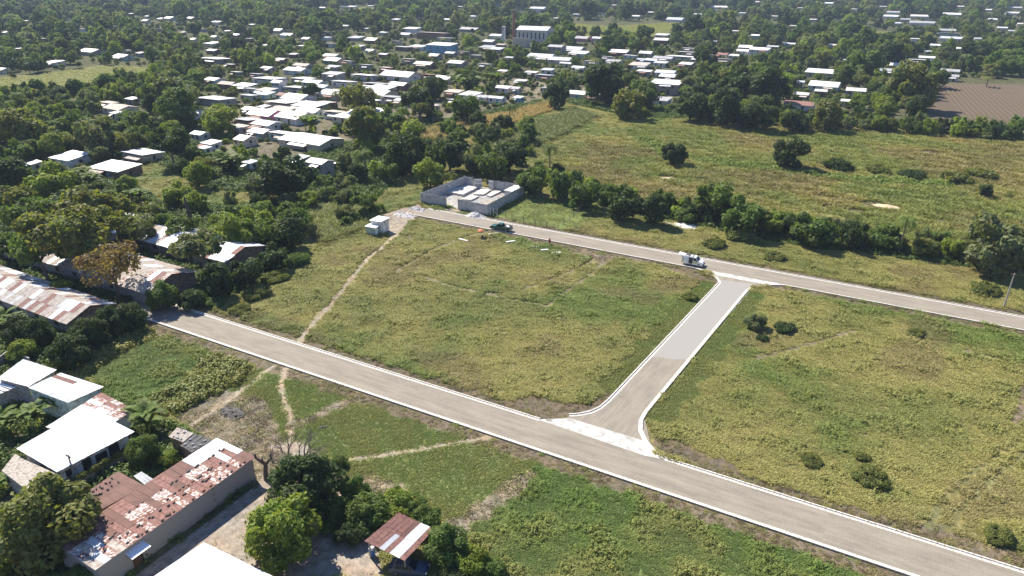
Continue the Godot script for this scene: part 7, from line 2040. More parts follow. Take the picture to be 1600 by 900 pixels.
func make_near_houses() -> void:
	rng.seed = 505
	# brick house with the rusty patchwork roof
	var o := thing("brick_house", "long block walled house with rusty patchwork sheet roof and white door awning", "house")
	var q := [Vector3(-66.9, 3.3, -26.2), Vector3(-66.9, 3.3, -46.2), Vector3(-60.4, 3.0, -46.2), Vector3(-60.4, 3.0, -26.2)]
	var pick := func(c, r):
		if c >= 18 and r == 0: return "roof_bright"
		if c >= 20 and r == 1: return ["roof_rust", "roof_bright"][c % 2]
		if c < 4 and r > 0: return ["roof_zinc", "roof_patchy", "roof_dusty"][(c + r) % 3]
		if r == 0: return "roof_brown" if rng.randf() < 0.6 else "roof_rust"
		return "roof_patchy" if rng.randf() < 0.5 else "roof_rust" if rng.randf() < 0.6 else "roof_brown"
	lay_sheets(o, q, 24, 3, pick)
	var p := walls_under(o, q, 0.22, M.brickwork)
	opening(o, p[2], p[3], 0.80, 1.1, 0.02, 2.05, M.door_wood, "door")
	for k in 2:
		opening(o, p[2], p[3], 0.30 + 0.47 * k, 0.3, 0.0, 2.85, M.wall_block, "pilaster")
	var z := -46.0 + 0.80 * 19.6
	part("awning", sheet_mesh, M.roof_bright, o, Transform3D(Basis(Vector3(0, 0, 2.1), Vector3.UP, Vector3(1.2, -0.25, 0)), Vector3(-60.55, 2.4, z - 1.05)))
	for s in [-0.9, 0.9]:
		var mb := MB.new()
		mb.bar(Vector3(-60.6, 1.7, z + s), Vector3(-59.5, 2.18, z + s), 0.05, 0.05)
		part("awning_bracket", mb.made(), M.steel, o)
	# loose bricks and stones that hold the sheets down
	var br := MB.new()
	br.hexa([Vector3(-0.16, 0, -0.08), Vector3(0.16, 0, -0.08), Vector3(0.16, 0, 0.08), Vector3(-0.16, 0, 0.08), Vector3(-0.145, 0.1, -0.07), Vector3(0.145, 0.1, -0.07), Vector3(0.145, 0.1, 0.07), Vector3(-0.145, 0.1, 0.07)])
	var brick := br.made()
	for i in 78:
		var v: float = [0.36, 0.62, 0.78, 0.96][i % 4] + rng.randf_range(-0.03, 0.02)
		var at := bil(q, rng.randf_range(0.05, 0.97), v) + Vector3(0, 0.075, 0)
		var b := part("weight_brick", brick, M.dark_stone if i % 3 else M.brick_red, self, Transform3D(Basis(Vector3.UP, rng.randf() * 0.5 + PI * 0.5).scaled(Vector3.ONE * rng.randf_range(0.75, 1.1)), at))
		tag(b, "dark brick lying loose on the rusty patchwork roof to weigh it down", "brick", "bricks weighing down the rusty roof")
	# brown sheds behind it
	o = thing("brown_shed", "low shed with plain brown sheet roof behind the brick house", "shed")
	q = [Vector3(-67.78, 2.50, -36.81), Vector3(-68.43, 2.50, -31.45), Vector3(-71.79, 2.80, -32.09), Vector3(-72.17, 2.80, -36.77)]
	lay_sheets(o, q, 5, 2, func(_c, r): return "roof_brown")
	walls_under(o, q, 0.2, M.wall_brown)
	for i in 16:
		var at := bil(q, rng.randf_range(0.1, 0.9), rng.randf_range(0.6, 0.95)) + Vector3(0, 0.09, 0)
		var b := part("weight_brick", brick, M.dark_stone, self, Transform3D(Basis(Vector3.UP, rng.randf() * TAU).scaled(Vector3.ONE * 0.9), at))
		tag(b, "small dark stone lying on the plain brown shed roof", "brick", "stones on the brown shed roof")
	o = thing("metal_canopy", "small canopy of ribbed grey metal between brown shed and brick house", "canopy")
	q = [Vector3(-70.63, 2.30, -37.43), Vector3(-70.57, 2.30, -38.38), Vector3(-67.82, 2.45, -38.13), Vector3(-67.88, 2.45, -36.95)]
	lay_sheets(o, q, 3, 1, func(_c, _r): return "roof_zinc")
	for k in 4:
		var c: Vector3 = q[k].lerp((q[0] + q[2]) * 0.5, 0.12)
		boxed("post", o, Vector3(c.x - 0.05, 0, c.z - 0.05), Vector3(c.x + 0.05, c.y - 0.03, c.z + 0.05), M.post_wood)
	o = thing("grey_shack", "shack with pale and dark grey fibre sheets at the end of the brick house", "shack")
	q = [Vector3(-73.44, 2.50, -44.31), Vector3(-70.90, 2.50, -44.36), Vector3(-70.91, 2.70, -46.01), Vector3(-73.89, 2.70, -45.91)]
	lay_sheets(o, q, 3, 1, func(_c, _r): return "roof_dusty")
	walls_under(o, q, 0.15, M.wall_brown)
	var q2 := [Vector3(-70.83, 2.35, -43.90), Vector3(-68.42, 2.35, -43.64), Vector3(-67.77, 2.60, -46.25), Vector3(-70.96, 2.60, -46.22)]
	lay_sheets(o, q2, 4, 1, func(_c, _r): return "fibre_cement")
	walls_under(o, q2, 0.15, M.wall_brown)
	for i in 12:
		var at := bil(q if i % 2 else q2, rng.randf_range(0.1, 0.9), rng.randf_range(0.08, 0.92)) + Vector3(0, 0.085, 0)
		var b := part("weight_brick", brick, M.rock, self, Transform3D(Basis(Vector3.UP, rng.randf() * TAU), at))
		tag(b, "grey stone lying on the grey shack roof", "brick", "stones on the grey shack roof")
	# white house: long bright roof, patchwork roof beside it
	o = thing("white_house", "white walled house with long bright sheet roof beside the banana clumps", "house")
	q = [Vector3(-86.10, 3.30, -33.19), Vector3(-86.89, 3.30, -42.58), Vector3(-77.94, 2.70, -42.71), Vector3(-78.61, 2.70, -33.32)]
	lay_sheets(o, q, 16, 2, func(_c, _r): return "roof_bright")
	p = walls_under(o, q, 0.5, M.wall_white)
	for k in [[0.12, 0.9, 1.0, 1.9, "window"], [0.36, 1.0, 0.02, 2.1, "door"], [0.57, 1.4, 0.9, 1.9, "window"], [0.76, 1.3, 0.02, 2.2, "door"]]:
		opening(o, p[3], p[2], k[0], k[1], k[2], k[3], M.opening, k[4])
	opening(o, p[0], p[3], 0.5, 0.9, 1.0, 1.9, M.opening, "window")
	o = thing("patchwork_house", "house with patchwork white and rust sheet roof above the long bright roof", "house")
	q = [Vector3(-87.84, 3.00, -37.65), Vector3(-89.34, 3.00, -45.98), Vector3(-82.32, 2.70, -45.82), Vector3(-81.49, 2.70, -39.20)]
	lay_sheets(o, q, 11, 3, func(c, r): return "roof_patchy" if c > 6 and rng.randf() < 0.45 else "roof_rust" if c > 8 and rng.randf() < 0.5 else "roof_zinc" if c > 8 else "roof_bright")
	walls_under(o, q, 0.4, M.wall_white)
	o = thing("sheet_house", "house with a large white sheet roof and one rusty sheet behind bananas", "house")
	q = [Vector3(-97.62, 3.90, -41.21), Vector3(-97.56, 3.90, -45.65), Vector3(-89.79, 3.50, -46.68), Vector3(-90.20, 3.50, -41.94)]
	lay_sheets(o, q, 7, 2, func(c, r): return "roof_rust" if c == 5 and r == 0 else "roof_zinc" if c < 1 else "roof_bright")
	p = walls_under(o, q, 0.2, M.wall_mint)
	opening(o, p[3], p[2], 0.5, 1.2, 1.0, 2.0, M.opening, "window")
	o = thing("corner_house", "white roofed house with a rusty edge strip at the far left corner", "house")
	q = [Vector3(-104.68, 3.60, -41.27), Vector3(-106.61, 3.60, -45.30), Vector3(-98.45, 3.60, -45.93), Vector3(-98.51, 3.60, -41.63)]
	q = [Vector3(-104.07, 3.70, -40.64), Vector3(-106.44, 3.70, -45.41), Vector3(-99.92, 3.40, -46.30), Vector3(-98.89, 3.40, -41.79)]
	lay_sheets(o, q, 6, 2, func(c, r): return "roof_zinc" if c == 5 else "roof_rust" if r == 1 and c == 5 else "roof_bright")
	walls_under(o, q, 0.2, M.wall_block)
	o = thing("lean_house", "small white roofed house cut by the left edge of the picture", "house")
	q = [Vector3(-106.11, 3.20, -38.90), Vector3(-104.91, 3.20, -41.11), Vector3(-101.29, 2.90, -42.14), Vector3(-101.64, 2.90, -39.13)]
	lay_sheets(o, q, 4, 1, func(_c, _r): return "roof_bright")
	walls_under(o, q, 0.2, M.wall_block)
	# concrete roofed room
	o = thing("concrete_room", "room with a stained flat concrete slab roof left of the white house", "building")
	q = [Vector3(-86.43, 2.55, -33.02), Vector3(-78.49, 2.55, -33.21), Vector3(-78.44, 2.55, -29.94), Vector3(-84.56, 2.55, -30.49)]
	var mb := MB.new()
	mb.hexa([q[0] - Vector3(0, 0.18, 0), q[1] - Vector3(0, 0.18, 0), q[2] - Vector3(0, 0.18, 0), q[3] - Vector3(0, 0.18, 0), q[0], q[1], q[2], q[3]])
	part("roof_slab", mb.made(), M.slab, o)
	walls_under(o, [q[0] - Vector3(0, 0.16, 0), q[1] - Vector3(0, 0.16, 0), q[2] - Vector3(0, 0.16, 0), q[3] - Vector3(0, 0.16, 0)], 0.2, M.wall_block)
	# the big white roof at the bottom edge
	o = thing("bottom_house", "house with a plain bright white roof cut by the bottom edge", "house")
	q = [Vector3(-53.81, 3.40, -33.52), Vector3(-42.96, 3.40, -33.71), Vector3(-44.61, 3.10, -26.98), Vector3(-54.81, 3.10, -26.13)]
	lay_sheets(o, q, 13, 1, func(_c, _r): return "roof_bright")
	p = walls_under(o, q, 0.3, M.wall_white)
	opening(o, p[0], p[1], 0.4, 0.9, 0.02, 2.1, M.door_wood, "door")
	# shed on posts
	o = thing("post_shed", "open shed on posts with striped rust and white corrugated roof", "shed")
	q = [Vector3(-39.97, 2.75, -46.98), Vector3(-35.22, 2.75, -46.79), Vector3(-35.55, 2.40, -42.17), Vector3(-40.72, 2.40, -42.38)]
	var cols := [["roof_rust", "roof_rust"], ["roof_rust", "roof_rust"], ["roof_rust", "roof_rust"], ["roof_rust", "roof_zinc"], ["roof_brown", "roof_rust"], ["roof_bright", "roof_bright"], ["roof_bright", "roof_bright"], ["roof_rust", "roof_rust"]]
	lay_sheets(o, q, 8, 2, func(c, r): return cols[c][r])
	for k in 4:
		var c: Vector3 = q[k].lerp((q[0] + q[2]) * 0.5, 0.1)
		boxed("post", o, Vector3(c.x - 0.07, 0, c.z - 0.07), Vector3(c.x + 0.07, c.y - 0.02, c.z + 0.07), M.steel)
	for k in 4:
		mb = MB.new()
		mb.bar(q[k].lerp(q[(k + 2) % 4], 0.05) - Vector3(0, 0.08, 0), q[(k + 1) % 4].lerp(q[(k + 3) % 4], 0.05) - Vector3(0, 0.08, 0), 0.08, 0.1)
		part("beam", mb.made(), M.post_wood, o)
	var d := thing("water_barrel", "blue plastic barrel with white sacks on it beside the post shed", "barrel", Vector3(-40.48, 0.00, -42.91))
	mb = MB.new()
	mb.lathe([Vector2(0, 0), Vector2(0.28, 0), Vector2(0.32, 0.25), Vector2(0.32, 0.7), Vector2(0.28, 0.92), Vector2(0.24, 0.95), Vector2(0, 0.95)], 14)
	part("drum", mb.made(true), M.blue_plastic, d)
	mb = MB.new()
	mb.lathe([Vector2(0, 0.94), Vector2(0.3, 0.96), Vector2(0.34, 1.06), Vector2(0.2, 1.2), Vector2(0, 1.24)], 10, Vector3(0.04, 0, 0.03))
	part("sack", mb.made(true), M.paper, d)
	# yard wall with creeper, utility poles
	o = thing("yard_wall", "low mossy block wall between the white house and the brown shed", "wall")
	mb = MB.new()
	var a := Vector3(-77.33, 0.00, -34.59)
	var b := Vector3(-77.21, 0.00, -41.29)
	mb.bar(a + Vector3(0, 0.7, 0), b + Vector3(0, 0.7, 0), 0.18, 1.4)
	part("panel", mb.made(), M.wall_block, o)
	part("creeper", hedge_mesh([a + Vector3(0, 1.1, 0), b + Vector3(0, 1.1, 0)], 0.55, 0.7, 1500, 0.16, 9), M.leaf_olive, o)
	o = thing("yard_wall", "grey block wall behind the corner house at the left edge", "wall")
	mb = MB.new()
	mb.bar(Vector3(-116.16, 0.70, -48.29), Vector3(-110.72, 0.70, -48.14), 0.18, 1.5)
	mb.bar(Vector3(-113.68, 0.70, -43.45), Vector3(-116.16, 0.70, -48.29), 0.18, 1.5)
	part("panel", mb.made(), M.wall_block, o)
	utility_pole(Vector3(-78.77, 0.00, -35.10), 3.9, "short concrete pole in front of the white house wall")
	utility_pole(Vector3(20.04, 0.00, -144.83), 6.6, "tall concrete utility pole beside the upper road on the right")

func utility_pole(at: Vector3, h: float, label: String) -> void:
	var o := thing("utility_pole", label, "pole", at)
	var mb := MB.new()
	mb.tube([Vector3(0, -0.1, 0), Vector3(0.05, h, 0)], [0.15, 0.1], 8)
	part("shaft", mb.made(), M.concrete_pole, o)
	boxed("crossarm", o, Vector3(-0.45, h - 0.35, -0.05), Vector3(0.45, h - 0.24, 0.05), M.post_wood)
	for x in [-0.38, 0.38]:
		boxed("insulator", o, Vector3(x - 0.04, h - 0.24, -0.04), Vector3(x + 0.04, h - 0.1, 0.04), M.dark_trim)

func hedge_mesh(path: Array, h: float, w: float, leaves: int, leaf: float, seed_: int) -> ArrayMesh:
	var r := RandomNumberGenerator.new()
	r.seed = seed_
	var mb := MB.new()
	mb.colored = true
	var total := 0.0
	for i in path.size() - 1:
		total += (path[i + 1] - path[i]).length()
	for k in leaves:
		var s := r.randf() * total
		var i := 0
		while i < path.size() - 2 and s > (path[i + 1] - path[i]).length():
			s -= (path[i + 1] - path[i]).length()
			i += 1
		var d: Vector3 = (path[i + 1] - path[i]).normalized()
		var c: Vector3 = path[i] + d * s
		var side := Vector3(-d.z, 0, d.x)
		var wob := 1.0 + 0.22 * sin((c.x + c.z) * 1.9) + 0.15 * sin((c.x - c.z) * 4.3)
		var a := r.randf() * PI
		var p := c + side * cos(a) * w * 0.5 * wob + Vector3(0, pow(sin(a), 0.6) * h * wob * r.randf_range(0.85, 1.05), 0)
		if r.randf() < 0.35: p.y = c.y + r.randf() * (p.y - c.y)
		var n := (side * cos(a) + Vector3(0, sin(a), 0) + Vector3(r.randfn(), r.randfn(), r.randfn()) * 0.6).normalized()
		var t := n.cross(Vector3(r.randfn(), r.randfn(), r.randfn())).normalized()
		var b := n.cross(t)
		var z := leaf * r.randf_range(0.6, 1.4)
		var g := r.randf_range(0.65, 1.35)
		mb.tint = Color(g * r.randf_range(0.9, 1.15), g, g * 0.85)
		mb.tri(p - t * z, p + b * z * 0.55, p + t * z)
		mb.tri(p - t * z, p + t * z, p - b * z * 0.55)
	return mb.made()

# ------------------------------------------------------------------ walled yard, hut and what lies about
func make_yard() -> void:
	rng.seed = 606
	var o := thing("walled_yard", "square yard walled with grey precast panels and posts", "enclosure")
	var c := [Vector2(-107.2, -144.6), Vector2(-99.6, -144.8), Vector2(-96.0, -144.8), Vector2(-87.4, -144.4), Vector2(-87.4, -164.0), Vector2(-106.0, -163.4)]
	for k in [[0, 1, 3], [2, 3, 3], [3, 4, 7], [4, 5, 7], [5, 0, 7]]:
		var a: Vector2 = c[k[0]]
		var b: Vector2 = c[k[1]]
		for i in k[2]:
			var p := a.lerp(b, float(i) / k[2])
			var q := a.lerp(b, float(i + 1) / k[2])
			if k[0] == 4 and (i == 4 or i == 5):
				continue
			var e := (q - p).normalized() * 0.09
			for r in 5:
				var mb := MB.new()
				mb.bar(Vector3(p.x + e.x, 0.275 + r * 0.54, p.y + e.y), Vector3(q.x - e.x, 0.275 + r * 0.54, q.y - e.y), 0.05 + 0.008 * (r % 2), 0.525)
				part("panel", mb.made(), M.precast, o)
			boxed("post", o, Vector3(p.x - 0.09, 0, p.y - 0.09), Vector3(p.x + 0.09, 2.82, p.y + 0.09), M.precast)
		boxed("post", o, Vector3(b.x - 0.1, 0, b.y - 0.1), Vector3(b.x + 0.1, 2.85, b.y + 0.1), M.concrete)
	# two gate leaves in the rear wall
	for k in [[-101.6, 0.5], [-97.4, -0.35]]:
		var leaf := Node3D.new()
		leaf.name = "gate_leaf"
		o.add_child(leaf, true)
		leaf.position = Vector3(k[0], 0, -163.3)
		leaf.rotation.y = k[1]
		boxed("sheet", leaf, Vector3(-1.1, 0.15, -0.03), Vector3(1.1, 2.6, 0.03), M.roof_grey)
		for y in [0.2, 1.35, 2.5]:
			boxed("rail", leaf, Vector3(-1.12, y - 0.05, 0.03), Vector3(1.12, y + 0.05, 0.08), M.roof_bright)
	boxed("store_roof", o, Vector3(-90.2, 2.45, -163.4), Vector3(-87.7, 2.55, -157.5), M.roof_white)
	boxed("store_wall", o, Vector3(-90.0, 0, -157.75), Vector3(-87.7, 2.44, -157.6), M.precast)
	# stacks of precast slabs
	var stacks := [[[Vector3(-106.78, 0.00, -155.02), Vector3(-105.00, 0.00, -164.09), Vector3(-101.38, 0.00, -163.95), Vector3(-100.84, 0.00, -154.64)], "largest stack of precast slabs inside the walled yard"], [[Vector3(-99.09, 0.00, -156.94), Vector3(-99.94, 0.00, -161.93), Vector3(-97.20, 0.00, -162.76), Vector3(-96.56, 0.00, -158.02)], "middle stack of precast slabs inside the walled yard"], [[Vector3(-95.67, 0.00, -157.85), Vector3(-95.99, 0.00, -163.43), Vector3(-93.95, 0.00, -163.53), Vector3(-94.20, 0.00, -157.36)], "right hand stack of precast slabs inside the walled yard"], [[Vector3(-99.44, 0.00, -151.53), Vector3(-98.93, 0.00, -156.04), Vector3(-96.85, 0.00, -156.21), Vector3(-96.89, 0.00, -152.31)], "low front stack of precast slabs inside the walled yard"]]
	for i in 4:
		var s := thing("slab_stack", stacks[i][1], "slab stack", Vector3.ZERO, 0.0, "stacks of precast slabs in the walled yard")
		var q: Array = stacks[i][0]
		var cols: int = [6, 4, 4, 3][i]
		for u in cols:
			for r in (3 if i == 0 else 2):
				var lo := Vector3(0, 0.02 + r * 0.2, 0)
				var up := Vector3(0, 0.17, 0)
				var j := rng.randf_range(-0.02, 0.02)
				var p := [bil(q, (u + 0.04) / cols, 0.0 + j) + lo, bil(q, (u + 0.96) / cols, 0.0 + j) + lo, bil(q, (u + 0.96) / cols, 1.0 + j) + lo, bil(q, (u + 0.04) / cols, 1.0 + j) + lo]
				var mb := MB.new()
				mb.hexa(p + p.map(func(e): return e + up))
				part("slab", mb.made(), M.concrete, s)
	# hut by the footpath
	o = thing("white_hut", "small white two part hut beside the footpath", "hut")
	var roof := [Vector3(-104.33, 3.00, -120.70), Vector3(-101.20, 3.00, -120.91), Vector3(-101.20, 3.10, -124.18), Vector3(-104.38, 3.10, -124.10)]
	hut(o, roof, "wall_white")
	var low := [Vector3(-104.50, 2.00, -119.10), Vector3(-101.46, 2.00, -119.30), Vector3(-101.62, 2.10, -120.88), Vector3(-104.52, 2.10, -121.04)]
	hut(o, low, "wall_mint")
	# gravel heap, rubble, lime heap
	heap("gravel_heap", "pale gravel heap against the front of the walled yard", Vector3(-89.49, 0.00, -142.40), Vector3(2.6, 1.3, 1.6), M.gravel, 0)
	heap("lime_heap", "flat heap of white rubble on the upper verge", Vector3(-43.12, 0.00, -160.12), Vector3(4.8, 0.5, 2.4), M.lime, 26)
	heap("rubble_heap", "heap of grey rubble at the left end of the upper road", Vector3(-105.17, 0.00, -140.02), Vector3(2.2, 0.7, 1.5), M.rock, 22)
	heap("rubble_heap", "darker rubble spread left of the grey rubble heap", Vector3(-105.21, 0.00, -134.78), Vector3(3.2, 0.4, 2.0), M.rock, 26)
	heap("earth_heap", "brown earth heap at the corner of the setting out trench", Vector3(-52.56, 0.00, -132.48), Vector3(1.6, 0.45, 0.9), M.soil, 6)
	heap("earth_heap", "small earth and stone heap in the grass below the white hut", Vector3(-94.19, 0.00, -122.21), Vector3(1.1, 0.4, 0.7), M.soil, 5)
	heap("brush_heap", "dark heap of burnt brush beside the dirt footpath", Vector3(-73.92, 0.00, -54.25), Vector3(2.2, 0.5, 1.3), M.dark_stone, 16)
	heap("ash_heap", "grey ash patch on the short turf", Vector3(-60.77, 0.00, -57.80), Vector3(0.7, 0.12, 0.5), M.dark_stone, 4)
	heap("straw_heap", "brown heap of dead stalks in the left part of the field", Vector3(-58.66, 0.00, -197.77), Vector3(3.0, 0.6, 1.4), M.straw, 0)
	heap("straw_heap", "brown heap of dead stalks in the middle of the field", Vector3(-2.61, 0.00, -199.55), Vector3(4.0, 0.6, 1.8), M.straw, 0)
	# planks and pegs along the setting-out line
	var planks := [[Vector3(-73.21, 0.00, -130.85), 2.2, 0.9, "white plank in the grass below the green pickup"], [Vector3(-82.90, 0.00, -126.62), 2.4, -0.1, "white plank left of the seated person"], [Vector3(-67.72, 0.00, -130.73), 0.8, 1.2, "shortest white board left of the person in red"], [Vector3(-66.72, 0.00, -130.62), 1.2, 0.8, "short white board in line below the person in red"], [Vector3(-64.37, 0.00, -129.95), 1.6, 0.7, "white board in the middle of the row of boards"], [Vector3(-61.47, 0.00, -129.63), 2.0, 0.7, "white board right of the person in red"], [Vector3(-55.17, 0.00, -129.78), 2.4, 0.7, "broadest white board near the earth heap"], [Vector3(-79.23, 0.00, -132.71), 1.4, 0.2, "pale sheet lying behind the seated person"], [Vector3(-78.67, 0.00, -133.75), 0.8, 0.3, "small white bag beside the pale sheet"]]
	for k in planks:
		var b := thing("plank", k[3], "plank", k[0] + Vector3(0, 0.18, 0), k[2], "boards lying on the building plot")
		var mb := MB.new()
		mb.hexa([Vector3(-0.5, 0, -0.16), Vector3(0.5, 0, -0.16), Vector3(0.5, 0, 0.16), Vector3(-0.5, 0, 0.16), Vector3(-0.49, 0.05, -0.15), Vector3(0.49, 0.05, -0.15), Vector3(0.49, 0.05, 0.15), Vector3(-0.49, 0.05, 0.15)])
		part("board", mb.made(), M.paper, b, Transform3D(Basis.from_scale(Vector3(k[1], 1.6, 1.5))))
	for k in [[Vector3(-57.81, 0.00, -129.14), "white peg between the boards and the earth heap"], [Vector3(-84.94, 0.00, -134.76), "thin peg at the kerb left of the green pickup"], [Vector3(-49.14, 0.00, -131.11), "thin peg at the kerb above the earth heap"]]:
		var b := thing("survey_peg", k[1], "peg", k[0], 0.0, "survey pegs on the building plot")
		boxed("stake", b, Vector3(-0.03, 0, -0.03), Vector3(0.03, 1.1, 0.03), M.plank)
	# fence of the watered lawn
	o = thing("wire_fence", "post and wire fence round the bright green lawn", "fence")
	var line_ := [Vector3(-85.58, 0.00, -146.85), Vector3(-80.55, 0.00, -144.61), Vector3(-73.76, 0.00, -143.57), Vector3(-67.66, 0.00, -143.37), Vector3(-68.04, 0.00, -150.49), Vector3(-69.08, 0.00, -159.53), Vector3(-75.28, 0.00, -162.15), Vector3(-83.61, 0.00, -163.25)]
	for i in line_.size() - 1:
		var n := int((line_[i + 1] - line_[i]).length() / 2.4)
		for j in n:
			var p: Vector3 = line_[i].lerp(line_[i + 1], float(j) / n)
			boxed("post", o, Vector3(p.x - 0.05, 0, p.z - 0.05), Vector3(p.x + 0.05, rng.randf_range(1.3, 1.6), p.z + 0.05), M.post_wood)
		for y in [0.5, 0.9, 1.25]:
			var mb := MB.new()
			mb.bar(line_[i] + Vector3(0, y, 0), line_[i + 1] + Vector3(0, y, 0), 0.012, 0.012)
			part("wire", mb.made(), M.steel, o)
	o = thing("braced_gateposts", "pale braced gateposts at the corner of the walled yard", "gatepost")
	for k in [[Vector3(-87.29, 0.00, -144.19), Vector3(-86.48, 0.00, -144.36)], [Vector3(-85.68, 0.00, -144.52), Vector3(-84.74, 0.00, -144.77)]]:
		for e in k:
			boxed("post", o, Vector3(e.x - 0.07, 0, e.z - 0.07), Vector3(e.x + 0.07, 1.9, e.z + 0.07), M.concrete)
		var mb := MB.new()
		mb.bar(k[0] + Vector3(0, 1.7, 0), k[1] + Vector3(0, 0.2, 0), 0.1, 0.1)
		part("brace", mb.made(), M.concrete, o)
	# trimmed hedges
	var hs := [[[Vector3(-135.26, 0.00, -128.74), Vector3(-132.01, 0.00, -131.80), Vector3(-127.37, 0.00, -133.13), Vector3(-119.09, 0.00, -134.07), Vector3(-113.20, 0.00, -134.37)], 1.5, 1.6, "trimmed hedge behind the pale maize"], [[Vector3(-111.76, 0.00, -134.58), Vector3(-112.32, 0.00, -130.81), Vector3(-112.52, 0.00, -124.63), Vector3(-111.83, 0.00, -119.78)], 1.9, 1.9, "trimmed hedge between the pale maize and the white hut"]]
	for k in hs:
		var h := thing("hedge", k[3], "hedge")
		part("foliage", hedge_mesh(k[0], k[1], k[2], 3800, 0.26, 12), M.leaf_green, h)
		for e in k[0]:
			boxed("stem", h, Vector3(e.x - 0.05, 0, e.z - 0.05), Vector3(e.x + 0.05, k[1] * 0.7, e.z + 0.05), M.bark)

func hut(o: Node3D, q: Array, m: String) -> void:
	var mb := MB.new()
	mb.hexa([q[0] - Vector3(0, 0.1, 0), q[1] - Vector3(0, 0.1, 0), q[2] - Vector3(0, 0.1, 0), q[3] - Vector3(0, 0.1, 0), q[0], q[1], q[2], q[3]])
	part("roof", mb.made(), M.roof_bright, o)
	var p := walls_under(o, q.map(func(e): return e - Vector3(0, 0.09, 0)), 0.18, M[m])
	opening(o, p[1], p[2], 0.35, 0.8, 0.05, 1.7, M.white_paint, "door")

func stone_mesh(seed_: int) -> ArrayMesh:
	var r := RandomNumberGenerator.new()
	r.seed = seed_
	var ring := []
	for y in 3:
		var row := []
		for k in 6:
			var a := TAU * k / 6.0 + r.randf() * 0.5
			var rad: float = [0.8, 1.0, 0.55][y] * r.randf_range(0.75, 1.15)
			row.append(Vector3(cos(a) * rad, [-0.3, 0.15, 0.6][y] + r.randf_range(-0.12, 0.12), sin(a) * rad))
		ring.append(row)
	var mb := MB.new()
	for y in 2:
		for k in 6:
			mb.quad(ring[y][k], ring[y][(k + 1) % 6], ring[y + 1][(k + 1) % 6], ring[y + 1][k])
	for k in range(1, 5):
		mb.tri(ring[2][0], ring[2][k], ring[2][k + 1])
	return mb.made()

func heap(called: String, label: String, at: Vector3, size: Vector3, m: Material, stones: int) -> void:
	var o := thing(called, label, "heap", at)
	var n := FastNoiseLite.new()
	n.seed = hash(label)
	n.frequency = 0.9
	var mb := MB.new()
	var g := 16
	var pt := func(i: int, j: int) -> Vector3:
		var u := (float(i) / g - 0.5) * 2.0
		var v := (float(j) / g - 0.5) * 2.0
		var d := sqrt(u * u + v * v)
		var hh := maxf(0.0, 1.0 - d * (1.0 + 0.25 * n.get_noise_2d(u * 2.0, v * 2.0)))
		return Vector3(u * size.x, hh * size.y * (1.0 + 0.5 * n.get_noise_2d(u * 3.0 + 9.0, v * 3.0)) - 0.03, v * size.z)
	for i in g:
		for j in g:
			mb.quad(pt.call(i, j), pt.call(i + 1, j), pt.call(i + 1, j + 1), pt.call(i, j + 1))
	part("mound", mb.made(), m, o)
	var sm := [stone_mesh(1), stone_mesh(2), stone_mesh(3)]
	for k in stones:
		var a := rng.randf() * TAU
		var d := sqrt(rng.randf()) * 0.95
		var s := rng.randf_range(0.14, 0.34)
		part("stone", sm[k % 3], m, o, Transform3D(Basis(Vector3.UP, rng.randf() * TAU).scaled(Vector3(s, s * 0.8, s)), Vector3(cos(a) * d * size.x, maxf(0.0, (1.0 - d) * size.y * 0.9), sin(a) * d * size.z)))

# ------------------------------------------------------------------ bare trees
func branch(mb: MB, r: RandomNumberGenerator, p: Vector3, d: Vector3, len_: float, rad: float, depth: int) -> void:
	var mid := p + d * len_ * 0.5 + Vector3(r.randfn(), r.randfn(), r.randfn()) * len_ * 0.06
	var end := p + d * len_
	mb.tube([p, mid, end], [rad, rad * 0.8, rad * 0.55], 5 if depth > 1 else 3)
	if depth == 0: return
	for k in 3:
		var nd := (d + Vector3(r.randfn(), r.randfn() * 0.6 + 0.25, r.randfn()) * 0.62).normalized()
		branch(mb, r, mid.lerp(end, 0.4 + 0.3 * k), nd, len_ * r.randf_range(0.6, 0.8), rad * 0.52, depth - 1)

